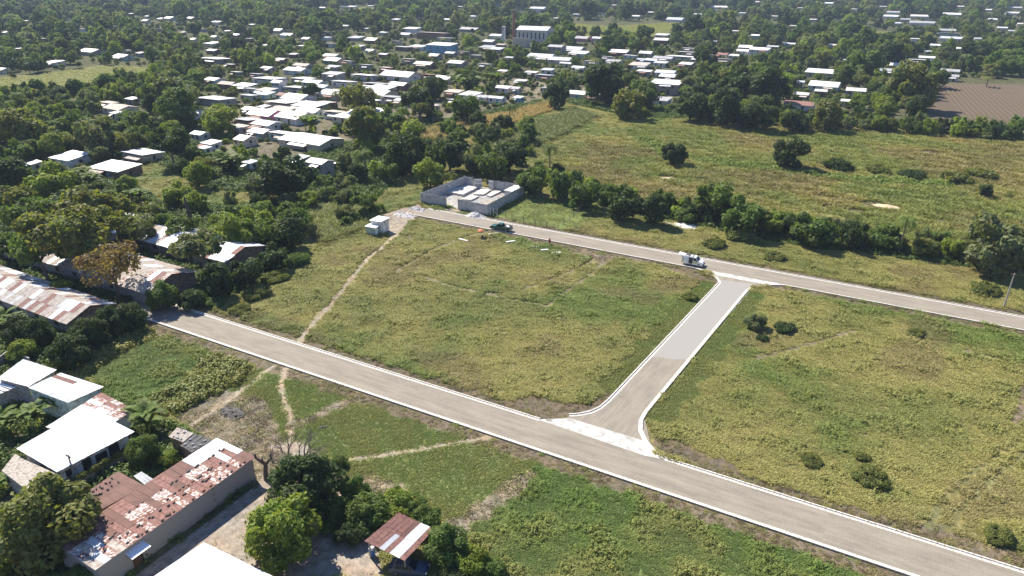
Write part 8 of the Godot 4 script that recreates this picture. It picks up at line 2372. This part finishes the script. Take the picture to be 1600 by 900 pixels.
func make_bare_trees() -> void:
	var r := RandomNumberGenerator.new()
	r.seed = 17
	var o := thing("bare_tree", "leafless shrubby tree on the bare ground above the yard", "tree", Vector3(-57.37, 0.00, -49.06))
	o.scale = Vector3.ONE * 1.15
	var mb := MB.new()
	for k in 4:
		var a := TAU * k / 4.0 + 0.4
		branch(mb, r, Vector3(0, -0.1, 0), Vector3(cos(a) * 0.75, 1.0, sin(a) * 0.75).normalized(), 2.1, 0.17, 4)
	part("branches", mb.made(), M.dead_wood, o)
	o = thing("pruned_tree", "pruned trunk with stubby limbs at the corner of the brick house", "tree", Vector3(-59.35, 0.00, -46.46))
	mb = MB.new()
	mb.tube([Vector3(0.1, -0.1, 0.1), Vector3(0, 1.0, 0), Vector3(0.12, 2.2, -0.1)], [0.36, 0.27, 0.24], 8)
	part("trunk", mb.made(), M.bark, o)
	for k in [[Vector3(-0.9, 2.9, 0.3), Vector3(-1.0, 3.5, 0.35)], [Vector3(0.8, 3.0, -0.4), Vector3(0.75, 3.6, -0.5)], [Vector3(0.3, 3.1, 0.5), Vector3(0.55, 3.6, 0.6)]]:
		mb = MB.new()
		mb.tube([Vector3(0.1, 2.1, -0.08), k[0], k[1]], [0.2, 0.16, 0.13], 7)
		part("limb", mb.made(), M.bark, o)
	o = thing("dead_trunk", "tall dead trunk standing behind the far barrack", "tree", Vector3(-145.30, 0.00, -104.78))
	mb = MB.new()
	mb.tube([Vector3(0, -0.1, 0), Vector3(0.1, 3.0, 0), Vector3(-0.15, 5.2, 0.1), Vector3(-0.3, 6.6, 0.1)], [0.45, 0.34, 0.3, 0.12], 8)
	part("trunk", mb.made(), M.bark, o)
	mb = MB.new()
	mb.tube([Vector3(-0.1, 4.6, 0.1), Vector3(-0.8, 5.4, 0.2)], [0.18, 0.1], 6)
	part("limb", mb.made(), M.bark, o)

# ------------------------------------------------------------------ vehicles
func profile_body(pts: Array, half: float, top_in: float, y_in: float) -> ArrayMesh:
	# a side outline (x, y) given width; above y_in the sides lean inwards
	var mb := MB.new()
	var hi := 0.0
	for p in pts: hi = maxf(hi, p.y)
	var side := func(p: Vector2, s: float) -> Vector3:
		return Vector3(p.x, p.y, s * (half - top_in * clampf((p.y - y_in) / (hi - y_in), 0.0, 1.0)))
	for i in pts.size():
		var a: Vector2 = pts[i]
		var b: Vector2 = pts[(i + 1) % pts.size()]
		mb.quad(side.call(a, -1.0), side.call(b, -1.0), side.call(b, 1.0), side.call(a, 1.0))
	var t := Geometry2D.triangulate_polygon(PackedVector2Array(pts))
	for s in [-1.0, 1.0]:
		for i in range(0, t.size(), 3):
			mb.tri(side.call(pts[t[i]], s), side.call(pts[t[i + 1]], s), side.call(pts[t[i + 2]], s))
	return mb.made()

func pane(mb: MB, p: Array, z: float, lean: float, y_in: float, hi: float, s: float) -> void:
	var q := []
	for e in p:
		var w := z - lean * clampf((e.y - y_in) / (hi - y_in), 0.0, 1.0)
		q.append(Vector3(e.x, e.y, s * w))
	mb.hexa(q + q.map(func(v): return v + Vector3(0, 0, s * 0.025)))

func wheel(o: Node3D, at: Vector3, r: float) -> void:
	var w := Node3D.new()
	w.name = "wheel"
	o.add_child(w, true)
	w.position = at
	w.rotation.x = PI / 2
	var mb := MB.new()
	mb.lathe([Vector2(r * 0.6, -0.1), Vector2(r * 0.95, -0.1), Vector2(r, -0.06), Vector2(r, 0.06), Vector2(r * 0.95, 0.1), Vector2(r * 0.6, 0.1)], 18)
	part("tyre", mb.made(), M.tyre, w)
	mb = MB.new()
	mb.lathe([Vector2(0, -0.085), Vector2(r * 0.6, -0.09), Vector2(r * 0.6, 0.09), Vector2(0, 0.085)], 14)
	part("rim", mb.made(), M.hub, w)

func make_vehicles() -> void:
	# van, sliding door and tailgate open
	var o := thing("van", "white panel van with sliding door and tailgate open on the upper road", "van", Vector3(-34.32, 0.00, -137.56) + Vector3(0, 0.03, 0), 0.0)
	var outline := [Vector2(-2.1, 0.32), Vector2(-2.14, 0.8), Vector2(-2.08, 1.55), Vector2(-1.98, 1.82), Vector2(-1.7, 1.88), Vector2(0.3, 1.87), Vector2(0.62, 1.78), Vector2(1.2, 1.18), Vector2(1.95, 0.98), Vector2(2.12, 0.82), Vector2(2.16, 0.4), Vector2(2.05, 0.3)]
	part("body", profile_body(outline, 0.86, 0.14, 0.95), M.white_paint, o)
	for s in [-1.0, 1.0]:
		var mb := MB.new()
		pane(mb, [Vector2(0.18, 1.16), Vector2(1.05, 1.16), Vector2(0.58, 1.66), Vector2(0.18, 1.66)], 0.862, 0.14, 0.95, 1.88, s)
		part("side_window", mb.made(), M.car_glass, o)
	var mb := MB.new()
	mb.hexa([Vector3(1.21, 1.19, -0.76), Vector3(1.21, 1.19, 0.76), Vector3(0.66, 1.76, 0.68), Vector3(0.66, 1.76, -0.68), Vector3(1.235, 1.21, -0.76), Vector3(1.235, 1.21, 0.76), Vector3(0.685, 1.78, 0.68), Vector3(0.685, 1.78, -0.68)])
	part("windscreen", mb.made(), M.car_glass, o)
	mb = MB.new()
	pane(mb, [Vector2(-0.75, 0.42), Vector2(0.08, 0.42), Vector2(0.08, 1.68), Vector2(-0.75, 1.68)], 0.864, 0.14, 0.95, 1.88, 1.0)
	part("door_opening", mb.made(), M.opening, o)
	mb = MB.new()
	pane(mb, [Vector2(-1.72, 0.42), Vector2(-0.85, 0.42), Vector2(-0.85, 1.7), Vector2(-1.72, 1.7)], 0.92, 0.14, 0.95, 1.88, 1.0)
	var door := part("sliding_door", mb.made(), M.white_paint, o)
	mb = MB.new()
	mb.box(Vector3(-1.0, 1.0, 0.94), Vector3(-0.9, 1.06, 0.99))
	part("handle", mb.made(), M.dark_trim, door)
	mb = MB.new()
	pane(mb, [Vector2(0.2, 0.55), Vector2(1.0, 0.55), Vector2(1.0, 0.9), Vector2(0.2, 0.9)], 0.862, 0.14, 0.95, 1.88, 1.0)
	part("yellow_decal", mb.made(), M.yellow_band, o)
	boxed("rear_opening", o, Vector3(-2.17, 0.6, -0.68), Vector3(-2.11, 1.66, 0.68), M.opening)
	boxed("rear_band", o, Vector3(-2.0, 0.45, 0.855), Vector3(-1.8, 1.1, 0.9), M.yellow_band)
	mb = MB.new()
	mb.hexa([Vector3(-2.02, 1.84, -0.7), Vector3(-2.02, 1.84, 0.7), Vector3(-3.05, 2.02, 0.66), Vector3(-3.05, 2.02, -0.66), Vector3(-2.02, 1.9, -0.7), Vector3(-2.02, 1.9, 0.7), Vector3(-3.05, 2.08, 0.66), Vector3(-3.05, 2.08, -0.66)])
	part("tailgate", mb.made(), M.white_paint, o)
	for s in [-1.0, 1.0]:
		mb = MB.new()
		mb.bar(Vector3(-2.05, 1.5, 0.66 * s), Vector3(-2.75, 1.95, 0.64 * s), 0.03, 0.03)
		part("gas_strut", mb.made(), M.dark_trim, o)
		boxed("tail_lamp", o, Vector3(-2.16, 0.95, s * 0.76 - 0.07), Vector3(-2.08, 1.45, s * 0.76 + 0.07), M.lamp_red)
		boxed("headlight", o, Vector3(2.0, 0.74, s * 0.66 - 0.14), Vector3(2.15, 0.92, s * 0.66 + 0.14), M.lamp_clear)
		boxed("mirror", o, Vector3(0.95, 1.12, s * 0.95 - 0.09), Vector3(1.07, 1.32, s * 0.95 + 0.09), M.dark_trim)
		for x in [-1.35, 1.38]:
			wheel(o, Vector3(x, 0.31, 0.78 * s), 0.31)
	boxed("front_bumper", o, Vector3(2.0, 0.34, -0.82), Vector3(2.22, 0.58, 0.82), M.dark_trim)
	boxed("rear_bumper", o, Vector3(-2.24, 0.34, -0.82), Vector3(-2.06, 0.56, 0.82), M.dark_trim)
	var rack := Node3D.new()
	rack.name = "roof_rack"
	o.add_child(rack)
	for x in [-1.6, -0.8, 0.0]:
		boxed("crossbar", rack, Vector3(x - 0.03, 1.9, -0.68), Vector3(x + 0.03, 1.97, 0.68), M.dark_trim)
	for s in [-0.62, 0.62]:
		boxed("rail", rack, Vector3(-1.75, 1.96, s - 0.025), Vector3(0.15, 2.01, s + 0.025), M.dark_trim)
	boxed("ladder", rack, Vector3(-1.5, 1.98, -0.35), Vector3(-0.2, 2.04, -0.2), M.steel)
	boxed("tube_box", rack, Vector3(-1.4, 1.98, 0.1), Vector3(-0.6, 2.12, 0.3), M.dark_trim)
	# pickup
	o = thing("pickup", "dark green pickup with a loaded bed on the upper road", "pickup", Vector3(-79.06, 0.00, -136.77) + Vector3(0, 0.03, 0), PI + 0.02)
	var green := M.green_paint as StandardMaterial3D
	green.clearcoat_enabled = true
	green.clearcoat = 0.5
	green.clearcoat_roughness = 0.12
	part("body", profile_body([Vector2(-2.55, 0.42), Vector2(-2.6, 0.95), Vector2(-0.62, 0.98), Vector2(0.9, 1.0), Vector2(2.2, 0.92), Vector2(2.5, 0.8), Vector2(2.55, 0.45), Vector2(2.3, 0.36)], 0.86, 0.04, 0.6), M.green_paint, o)
	part("cab", profile_body([Vector2(-0.62, 0.97), Vector2(-0.52, 1.55), Vector2(-0.3, 1.62), Vector2(0.42, 1.6), Vector2(0.95, 0.99)], 0.82, 0.14, 0.98), M.green_paint, o)
	for s in [-1.0, 1.0]:
		mb = MB.new()
		pane(mb, [Vector2(-0.45, 1.04), Vector2(0.78, 1.04), Vector2(0.38, 1.5), Vector2(-0.42, 1.5)], 0.822, 0.14, 0.98, 1.62, s)
		part("side_window", mb.made(), M.car_glass, o)
		boxed("headlight", o, Vector3(2.46, 0.66, s * 0.64 - 0.14), Vector3(2.57, 0.82, s * 0.64 + 0.14), M.lamp_clear)
		boxed("tail_lamp", o, Vector3(-2.62, 0.65, s * 0.76 - 0.08), Vector3(-2.55, 0.88, s * 0.76 + 0.08), M.lamp_red)
		boxed("bed_side", o, Vector3(-2.56, 0.98, s * 0.82 - 0.03), Vector3(-0.66, 1.2, s * 0.82 + 0.03), M.green_paint)
		for x in [-1.65, 1.6]:
			wheel(o, Vector3(x, 0.36, 0.8 * s), 0.36)
	boxed("tailgate", o, Vector3(-2.6, 0.98, -0.79), Vector3(-2.54, 1.2, 0.79), M.green_paint)
	mb = MB.new()
	mb.hexa([Vector3(0.97, 1.02, -0.74), Vector3(0.97, 1.02, 0.74), Vector3(0.47, 1.57, 0.66), Vector3(0.47, 1.57, -0.66), Vector3(1.0, 1.03, -0.74), Vector3(1.0, 1.03, 0.74), Vector3(0.5, 1.58, 0.66), Vector3(0.5, 1.58, -0.66)])
	part("windscreen", mb.made(), M.car_glass, o)
	boxed("rear_window", o, Vector3(-0.64, 1.1, -0.58), Vector3(-0.55, 1.45, 0.58), M.car_glass)
	boxed("bed_floor", o, Vector3(-2.5, 0.985, -0.76), Vector3(-0.68, 1.02, 0.76), M.dark_trim)
	boxed("front_bumper", o, Vector3(2.45, 0.36, -0.84), Vector3(2.66, 0.56, 0.84), M.dark_trim)
	boxed("rear_bumper", o, Vector3(-2.7, 0.4, -0.84), Vector3(-2.56, 0.56, 0.84), M.steel)
	for k in [[-1.6, 0.2, 0.55, 0.25, "white sack lying in the bed of the green pickup"], [-2.1, -0.2, 0.4, 0.28, "grey sack at the tailgate of the green pickup"]]:
		var sack := thing("load_sack", k[4], "sack", o.position + Vector3(-k[0], 1.02, -k[1]), 0.3, "sacks in the pickup bed")
		var sb := MB.new()
		sb.lathe([Vector2(0, 0), Vector2(0.32, 0.02), Vector2(0.38, 0.1), Vector2(0.3, 0.22), Vector2(0.12, 0.27), Vector2(0, 0.27)], 10)
		part("cloth", sb.made(true), M.paper, sack, Transform3D(Basis.from_scale(Vector3(k[2] * 2.0, 1, 1))))
	# small car under the shed on posts
	o = thing("parked_car", "dark blue car parked under the post shed", "car", Vector3(-35.81, 0.00, -43.03), 0.35)
	var blue := mat("blue_paint", Color(0.03, 0.055, 0.11), 0.3)
	blue.clearcoat_enabled = true
	part("body", profile_body([Vector2(-1.9, 0.35), Vector2(-1.95, 0.8), Vector2(-1.6, 0.92), Vector2(0.9, 0.92), Vector2(1.8, 0.8), Vector2(1.95, 0.6), Vector2(1.9, 0.32)], 0.8, 0.06, 0.6), blue, o)
	part("cabin", profile_body([Vector2(-1.6, 0.9), Vector2(-1.25, 1.36), Vector2(0.1, 1.4), Vector2(0.75, 0.9)], 0.74, 0.16, 0.9), blue, o)
	for s in [-1.0, 1.0]:
		mb = MB.new()
		pane(mb, [Vector2(-1.4, 0.95), Vector2(0.6, 0.95), Vector2(0.1, 1.32), Vector2(-1.15, 1.3)], 0.742, 0.16, 0.9, 1.4, s)
		part("side_window", mb.made(), M.car_glass, o)
		for x in [-1.2, 1.25]:
			wheel(o, Vector3(x, 0.3, 0.72 * s), 0.3)
		boxed("headlight", o, Vector3(1.82, 0.58, s * 0.58 - 0.12), Vector3(1.96, 0.72, s * 0.58 + 0.12), M.lamp_clear)
	mb = MB.new()
	mb.hexa([Vector3(0.77, 0.93, -0.66), Vector3(0.77, 0.93, 0.66), Vector3(0.14, 1.38, 0.56), Vector3(0.14, 1.38, -0.56), Vector3(0.8, 0.95, -0.66), Vector3(0.8, 0.95, 0.66), Vector3(0.17, 1.4, 0.56), Vector3(0.17, 1.4, -0.56)])
	part("windscreen", mb.made(), M.car_glass, o)

# ------------------------------------------------------------------ people
# bones: [a, b, radius a, radius b, colour]; the distances to them are joined smoothly and meshed as surface nets
func figure_mesh(bones: Array, cell: float) -> ArrayMesh:
	var lo := Vector3.ONE * 1e9
	var hi := -lo
	for b in bones:
		for e in [0, 1]:
			lo = lo.min(b[e] - Vector3.ONE * (b[2 + e] + cell * 2.0))
			hi = hi.max(b[e] + Vector3.ONE * (b[2 + e] + cell * 2.0))
	var n := Vector3i((hi - lo) / cell) + Vector3i(2, 2, 2)
	var f := PackedFloat32Array()
	f.resize(n.x * n.y * n.z)
	f.fill(1.0)
	for b in bones:
		var a: Vector3 = b[0]
		var ab: Vector3 = b[1] - b[0]
		var l2 := maxf(ab.length_squared(), 1e-6)
		var rr: float = maxf(b[2], b[3]) + cell * 2.0
		var i0 := Vector3i((a.min(b[1]) - Vector3.ONE * rr - lo) / cell).clamp(Vector3i.ZERO, n - Vector3i.ONE)
		var i1 := Vector3i((a.max(b[1]) + Vector3.ONE * rr - lo) / cell + Vector3.ONE).clamp(Vector3i.ZERO, n - Vector3i.ONE)
		for z in range(i0.z, i1.z + 1):
			for y in range(i0.y, i1.y + 1):
				for x in range(i0.x, i1.x + 1):
					var p := lo + Vector3(x, y, z) * cell
					var t := clampf((p - a).dot(ab) / l2, 0.0, 1.0)
					var d: float = (p - a - ab * t).length() - lerpf(b[2], b[3], t)
					var k := (z * n.y + y) * n.x + x
					var h := clampf(0.5 + 0.5 * (f[k] - d) / 0.03, 0.0, 1.0)
					f[k] = lerpf(f[k], d, h) - 0.03 * h * (1.0 - h)
	var st := SurfaceTool.new()
	st.begin(Mesh.PRIMITIVE_TRIANGLES)
	st.set_smooth_group(0)
	var at := {}
	var pts := []
	var step := [1, n.x, n.x * n.y]
	for z in n.z - 1:
		for y in n.y - 1:
			for x in n.x - 1:
				var k := (z * n.y + y) * n.x + x
				var sum := Vector3.ZERO
				var c := 0
				for e in [[0, 0, 0, 0], [0, 1, 0, 0], [0, 0, 1, 0], [0, 1, 1, 0], [1, 0, 0, 0], [1, 1, 0, 0], [1, 0, 0, 1], [1, 1, 0, 1], [2, 0, 0, 0], [2, 1, 0, 0], [2, 0, 1, 0], [2, 1, 1, 0]]:
					var ax: int = e[0]
					var o1 := Vector3i.ZERO
					if ax == 0: o1 = Vector3i(0, e[1], e[2])
					elif ax == 1: o1 = Vector3i(e[1], 0, e[3])
					else: o1 = Vector3i(e[1], e[2], 0)
					var ka: int = k + o1.x + o1.y * n.x + o1.z * n.x * n.y
					var kb: int = ka + step[ax]
					var fa := f[ka]
					var fb := f[kb]
					if (fa < 0.0) != (fb < 0.0):
						var q := Vector3(o1)
						q[ax] += fa / (fa - fb)
						sum += q
						c += 1
				if c > 0:
					at[k] = pts.size()
					pts.append(lo + (Vector3(x, y, z) + sum / c) * cell)
	var put := func(i: int) -> void:
		var p: Vector3 = pts[i]
		var best := 1e9
		var col := Color.WHITE
		for b in bones:
			var ab: Vector3 = b[1] - b[0]
			var t := clampf((p - b[0]).dot(ab) / maxf(ab.length_squared(), 1e-6), 0.0, 1.0)
			var d: float = (p - b[0] - ab * t).length() - lerpf(b[2], b[3], t)
			if d < best:
				best = d
				col = b[4]
		st.set_color(col)
		st.add_vertex(p)
	for k in at.keys():
		var i: int = k
		for ax in 3:
			var s1: int = step[(ax + 1) % 3]
			var s2: int = step[(ax + 2) % 3]
			var nx: int = i + step[ax]
			if nx >= f.size() or (f[i] < 0.0) == (f[nx] < 0.0): continue
			if not (at.has(i - s1) and at.has(i - s2) and at.has(i - s1 - s2)): continue
			var q := [at[i], at[i - s1], at[i - s1 - s2], at[i - s2]]
			if f[i] < 0.0: q.reverse()
			for j in [0, 1, 2, 0, 2, 3]:
				put.call(q[j])
	st.generate_normals()
	return st.commit()

func fingers(bones: Array, wrist: Vector3, d: Vector3, side: Vector3, c: Color) -> void:
	var palm := wrist + d * 0.085
	bones.append([wrist, palm, 0.03, 0.036, c])
	for k in 4:
		var base := palm + side * (k - 1.5) * 0.021
		var l: float = [0.07, 0.08, 0.075, 0.06][k]
		var bend := d.cross(side) * 0.025
		bones.append([base, base + d * l * 0.55, 0.0105, 0.0095, c])
		bones.append([base + d * l * 0.55, base + d * l + bend, 0.0095, 0.008, c])
	bones.append([wrist + d * 0.03 - side * 0.03, wrist + d * 0.085 - side * 0.065, 0.012, 0.01, c])

func head(o: Node3D, at: Vector3, face: Vector3, hair: Color, skin: Color) -> void:
	var right := face.cross(Vector3.UP).normalized()
	var up := Vector3.UP
	var b := [[at + up * 0.03, at + up * 0.035 + face * 0.02, 0.098, 0.09, skin], [at - up * 0.06 + face * 0.035, at - up * 0.085 + face * 0.05, 0.062, 0.045, skin], [at + face * 0.1 + up * 0.015, at + face * 0.122 - up * 0.02, 0.012, 0.017, skin], [at - up * 0.18, at - up * 0.05, 0.055, 0.052, skin]]
	for s in [-1.0, 1.0]:
		b.append([at + right * s * 0.1 + up * 0.01, at + right * s * 0.104 - up * 0.03, 0.016, 0.012, skin])
		b.append([at + right * s * 0.035 + face * 0.094 + up * 0.02, at + right * s * 0.037 + face * 0.095 + up * 0.02, 0.013, 0.012, Color(0.02, 0.015, 0.012)])
	b.append([at + face * 0.093 - up * 0.062 - right * 0.018, at + face * 0.093 - up * 0.062 + right * 0.018, 0.01, 0.01, skin * 0.7])
	part("head", figure_mesh(b, 0.012), M.figure, o)
	part("hair", figure_mesh([[at + up * 0.06 - face * 0.015, at + up * 0.065 - face * 0.03, 0.1, 0.1, hair], [at - face * 0.05 - up * 0.02, at - face * 0.045 + up * 0.04, 0.075, 0.08, hair]], 0.014), M.figure, o)

func make_people() -> void:
	var skin := Color(0.24, 0.13, 0.085)
	var red := Color(0.36, 0.035, 0.02)
	var dark := Color(0.05, 0.022, 0.02)
	var o := thing("person", "person in red working clothes walking beside the upper road", "person", Vector3(-64.76, 0.00, -133.05), 0.5)
	var b := []
	b.append([Vector3(0, 0.98, 0), Vector3(0, 1.18, 0), 0.145, 0.14, red])
	b.append([Vector3(0, 1.18, 0), Vector3(0, 1.42, 0.02), 0.15, 0.12, red])
	b.append([Vector3(-0.13, 1.42, 0), Vector3(0.13, 1.42, 0), 0.085, 0.085, red])
	b.append([Vector3(0, 1.45, 0), Vector3(0, 1.56, 0.01), 0.06, 0.055, skin])
	for s in [-1.0, 1.0]:
		var fwd: float = 0.16 * s
		b.append([Vector3(0.09 * s, 0.94, 0), Vector3(0.1 * s, 0.5, fwd * 0.6), 0.1, 0.07, red])
		b.append([Vector3(0.1 * s, 0.5, fwd * 0.6), Vector3(0.1 * s, 0.1, fwd - 0.05), 0.07, 0.048, red])
		b.append([Vector3(0.1 * s, 0.05, fwd - 0.07), Vector3(0.11 * s, 0.04, fwd + 0.12), 0.05, 0.04, dark])
		var elbow := Vector3(0.26 * s, 1.12, -fwd * 0.3)
		var wrist := Vector3(0.27 * s, 0.9, -fwd * 0.8 + 0.06)
		b.append([Vector3(0.2 * s, 1.4, 0), elbow, 0.062, 0.05, red])
		b.append([elbow, wrist, 0.05, 0.034, skin])
		fingers(b, wrist, (wrist - elbow).normalized(), Vector3(0, 0, 1), skin)
	part("body", figure_mesh(b, 0.018), M.figure, o)
	head(o, Vector3(0, 1.64, 0.02), Vector3(0, -0.1, 1).normalized(), Color(0.02, 0.015, 0.012), skin)
	# seated person under the umbrella
	var navy := Color(0.03, 0.022, 0.05)
	o = thing("person", "person in dark clothes and straw hat sitting near the umbrella", "person", Vector3(-79.53, 0.00, -129.43), -0.6)
	b = []
	b.append([Vector3(0, 0.5, 0), Vector3(0, 0.72, 0.02), 0.16, 0.15, navy])
	b.append([Vector3(0, 0.72, 0.02), Vector3(0, 0.95, 0.06), 0.15, 0.12, navy])
	b.append([Vector3(-0.13, 0.95, 0.06), Vector3(0.13, 0.95, 0.06), 0.085, 0.085, navy])
	b.append([Vector3(0, 0.98, 0.06), Vector3(0, 1.08, 0.08), 0.06, 0.055, skin])
	for s in [-1.0, 1.0]:
		b.append([Vector3(0.09 * s, 0.46, 0.02), Vector3(0.13 * s, 0.5, 0.42), 0.105, 0.075, navy])
		b.append([Vector3(0.13 * s, 0.5, 0.42), Vector3(0.12 * s, 0.1, 0.46), 0.075, 0.05, navy])
		b.append([Vector3(0.12 * s, 0.05, 0.44), Vector3(0.13 * s, 0.04, 0.62), 0.05, 0.04, dark])
		var elbow := Vector3(0.27 * s, 0.68, 0.14)
		var wrist := Vector3(0.17 * s, 0.6, 0.36)
		b.append([Vector3(0.2 * s, 0.93, 0.06), elbow, 0.062, 0.05, navy])
		b.append([elbow, wrist, 0.05, 0.034, navy])
		fingers(b, wrist, (wrist - elbow).normalized(), Vector3(0.3, 0, 1).normalized(), skin)
	part("body", figure_mesh(b, 0.018), M.figure, o)
	head(o, Vector3(0, 1.16, 0.1), Vector3(0, -0.2, 1).normalized(), Color(0.02, 0.015, 0.012), skin)
	var mb := MB.new()
	mb.lathe([Vector2(0.0, 0.13), Vector2(0.09, 0.12), Vector2(0.11, 0.03), Vector2(0.24, 0.0), Vector2(0.25, -0.02), Vector2(0.11, 0.01)], 16, Vector3(0, 1.2, 0.1))
	part("straw_hat", mb.made(true), M.straw, o)
	var st := thing("stool", "low wooden block used as a seat by the person in dark clothes", "stool", o.position, -0.6)
	boxed("seat", st, Vector3(-0.2, 0.3, -0.18), Vector3(0.2, 0.36, 0.14), M.plank)
	for x in [-0.16, 0.16]:
		for zz in [-0.14, 0.1]:
			boxed("leg", st, Vector3(x - 0.025, 0, zz - 0.025), Vector3(x + 0.025, 0.3, zz + 0.025), M.plank)
	var u := thing("sun_umbrella", "orange red sun umbrella stuck in the grass below the pickup", "umbrella", Vector3(-80.45, 0.00, -130.11))
	mb = MB.new()
	mb.tube([Vector3(0, -0.05, 0), Vector3(0, 1.95, 0)], [0.02, 0.02], 6)
	part("pole", mb.made(), M.steel, u)
	for k in 8:
		mb = MB.new()
		var a := TAU * k / 8.0
		var c := TAU * (k + 1) / 8.0
		var top := Vector3(0, 2.0, 0)
		var p0 := Vector3(cos(a) * 0.38, 1.9, sin(a) * 0.38)
		var p1 := Vector3(cos(c) * 0.38, 1.9, sin(c) * 0.38)
		var q0 := Vector3(cos(a) * 0.68, 1.66, sin(a) * 0.68)
		var q1 := Vector3(cos(c) * 0.68, 1.66, sin(c) * 0.68)
		mb.tri(top, p0, p1)
		mb.quad(p0, q0, q1, p1)
		part("panel", mb.made(), M.umbrella, u)

# ------------------------------------------------------------------
func _ready() -> void:
	var cam := Camera3D.new()
	cam.name = "camera"
	add_child(cam)
	cam.position = Vector3(0, 56, 0)
	cam.fov = 43.4
	cam.near = 0.5
	cam.far = 12000.0
	var pitch := deg_to_rad(24.1)
	cam.look_at_from_position(cam.position, cam.position + Vector3(-0.4866 * cos(pitch), -sin(pitch), -0.8736 * cos(pitch)))
	var env := Environment.new()
	var sky := Sky.new()
	var sm := ProceduralSkyMaterial.new()
	sm.sky_top_color = Color(0.30, 0.42, 0.63)
	sm.sky_horizon_color = Color(0.72, 0.77, 0.82)
	sm.sky_curve = 0.12
	sm.ground_bottom_color = Color(0.25, 0.26, 0.2)
	sm.ground_horizon_color = Color(0.55, 0.6, 0.62)
	sky.sky_material = sm
	env.sky = sky
	env.background_mode = Environment.BG_SKY
	env.background_energy_multiplier = 0.8
	env.tonemap_mode = Environment.TONE_MAPPER_LINEAR
	env.tonemap_exposure = 2.0
	env.fog_enabled = true
	env.fog_density = 0.00014
	env.fog_light_color = Color(0.78, 0.86, 0.96)
	env.sdfgi_enabled = true
	env.ssao_enabled = true
	env.ssil_enabled = true
	var we := WorldEnvironment.new()
	we.name = "environment"
	we.environment = env
	add_child(we)
	var sun := DirectionalLight3D.new()
	sun.name = "sun"
	sun.light_energy = 1.6
	sun.light_color = Color(1.0, 0.965, 0.91)
	sun.light_angular_distance = 0.53
	sun.shadow_enabled = true
	add_child(sun)
	# from the upper left, behind what the camera sees: shadows fall right and towards the camera
	var el := deg_to_rad(46.0)
	var along := Vector2(0.62, 0.78)
	var flat := Vector3(0.8736, 0, -0.4866) * along.x + Vector3(0.4866, 0, 0.8736) * along.y
	sun.look_at_from_position(Vector3.ZERO, flat.normalized() * cos(el) + Vector3(0, -sin(el), 0))

	var t := Time.get_ticks_msec()
	make_materials()
	make_unit_meshes()
	make_ground()
	print("ground ", Time.get_ticks_msec() - t)
	make_roads()
	make_far_fields()
	make_village()
	make_barracks()
	make_near_houses()
	make_yard()
	print("buildings ", Time.get_ticks_msec() - t)
	make_plants()
	make_bare_trees()
	print("plants ", Time.get_ticks_msec() - t)
	make_vehicles()
	make_people()
	print("people ", Time.get_ticks_msec() - t)
	make_wood()
	make_grass()
	print("grass ", Time.get_ticks_msec() - t)
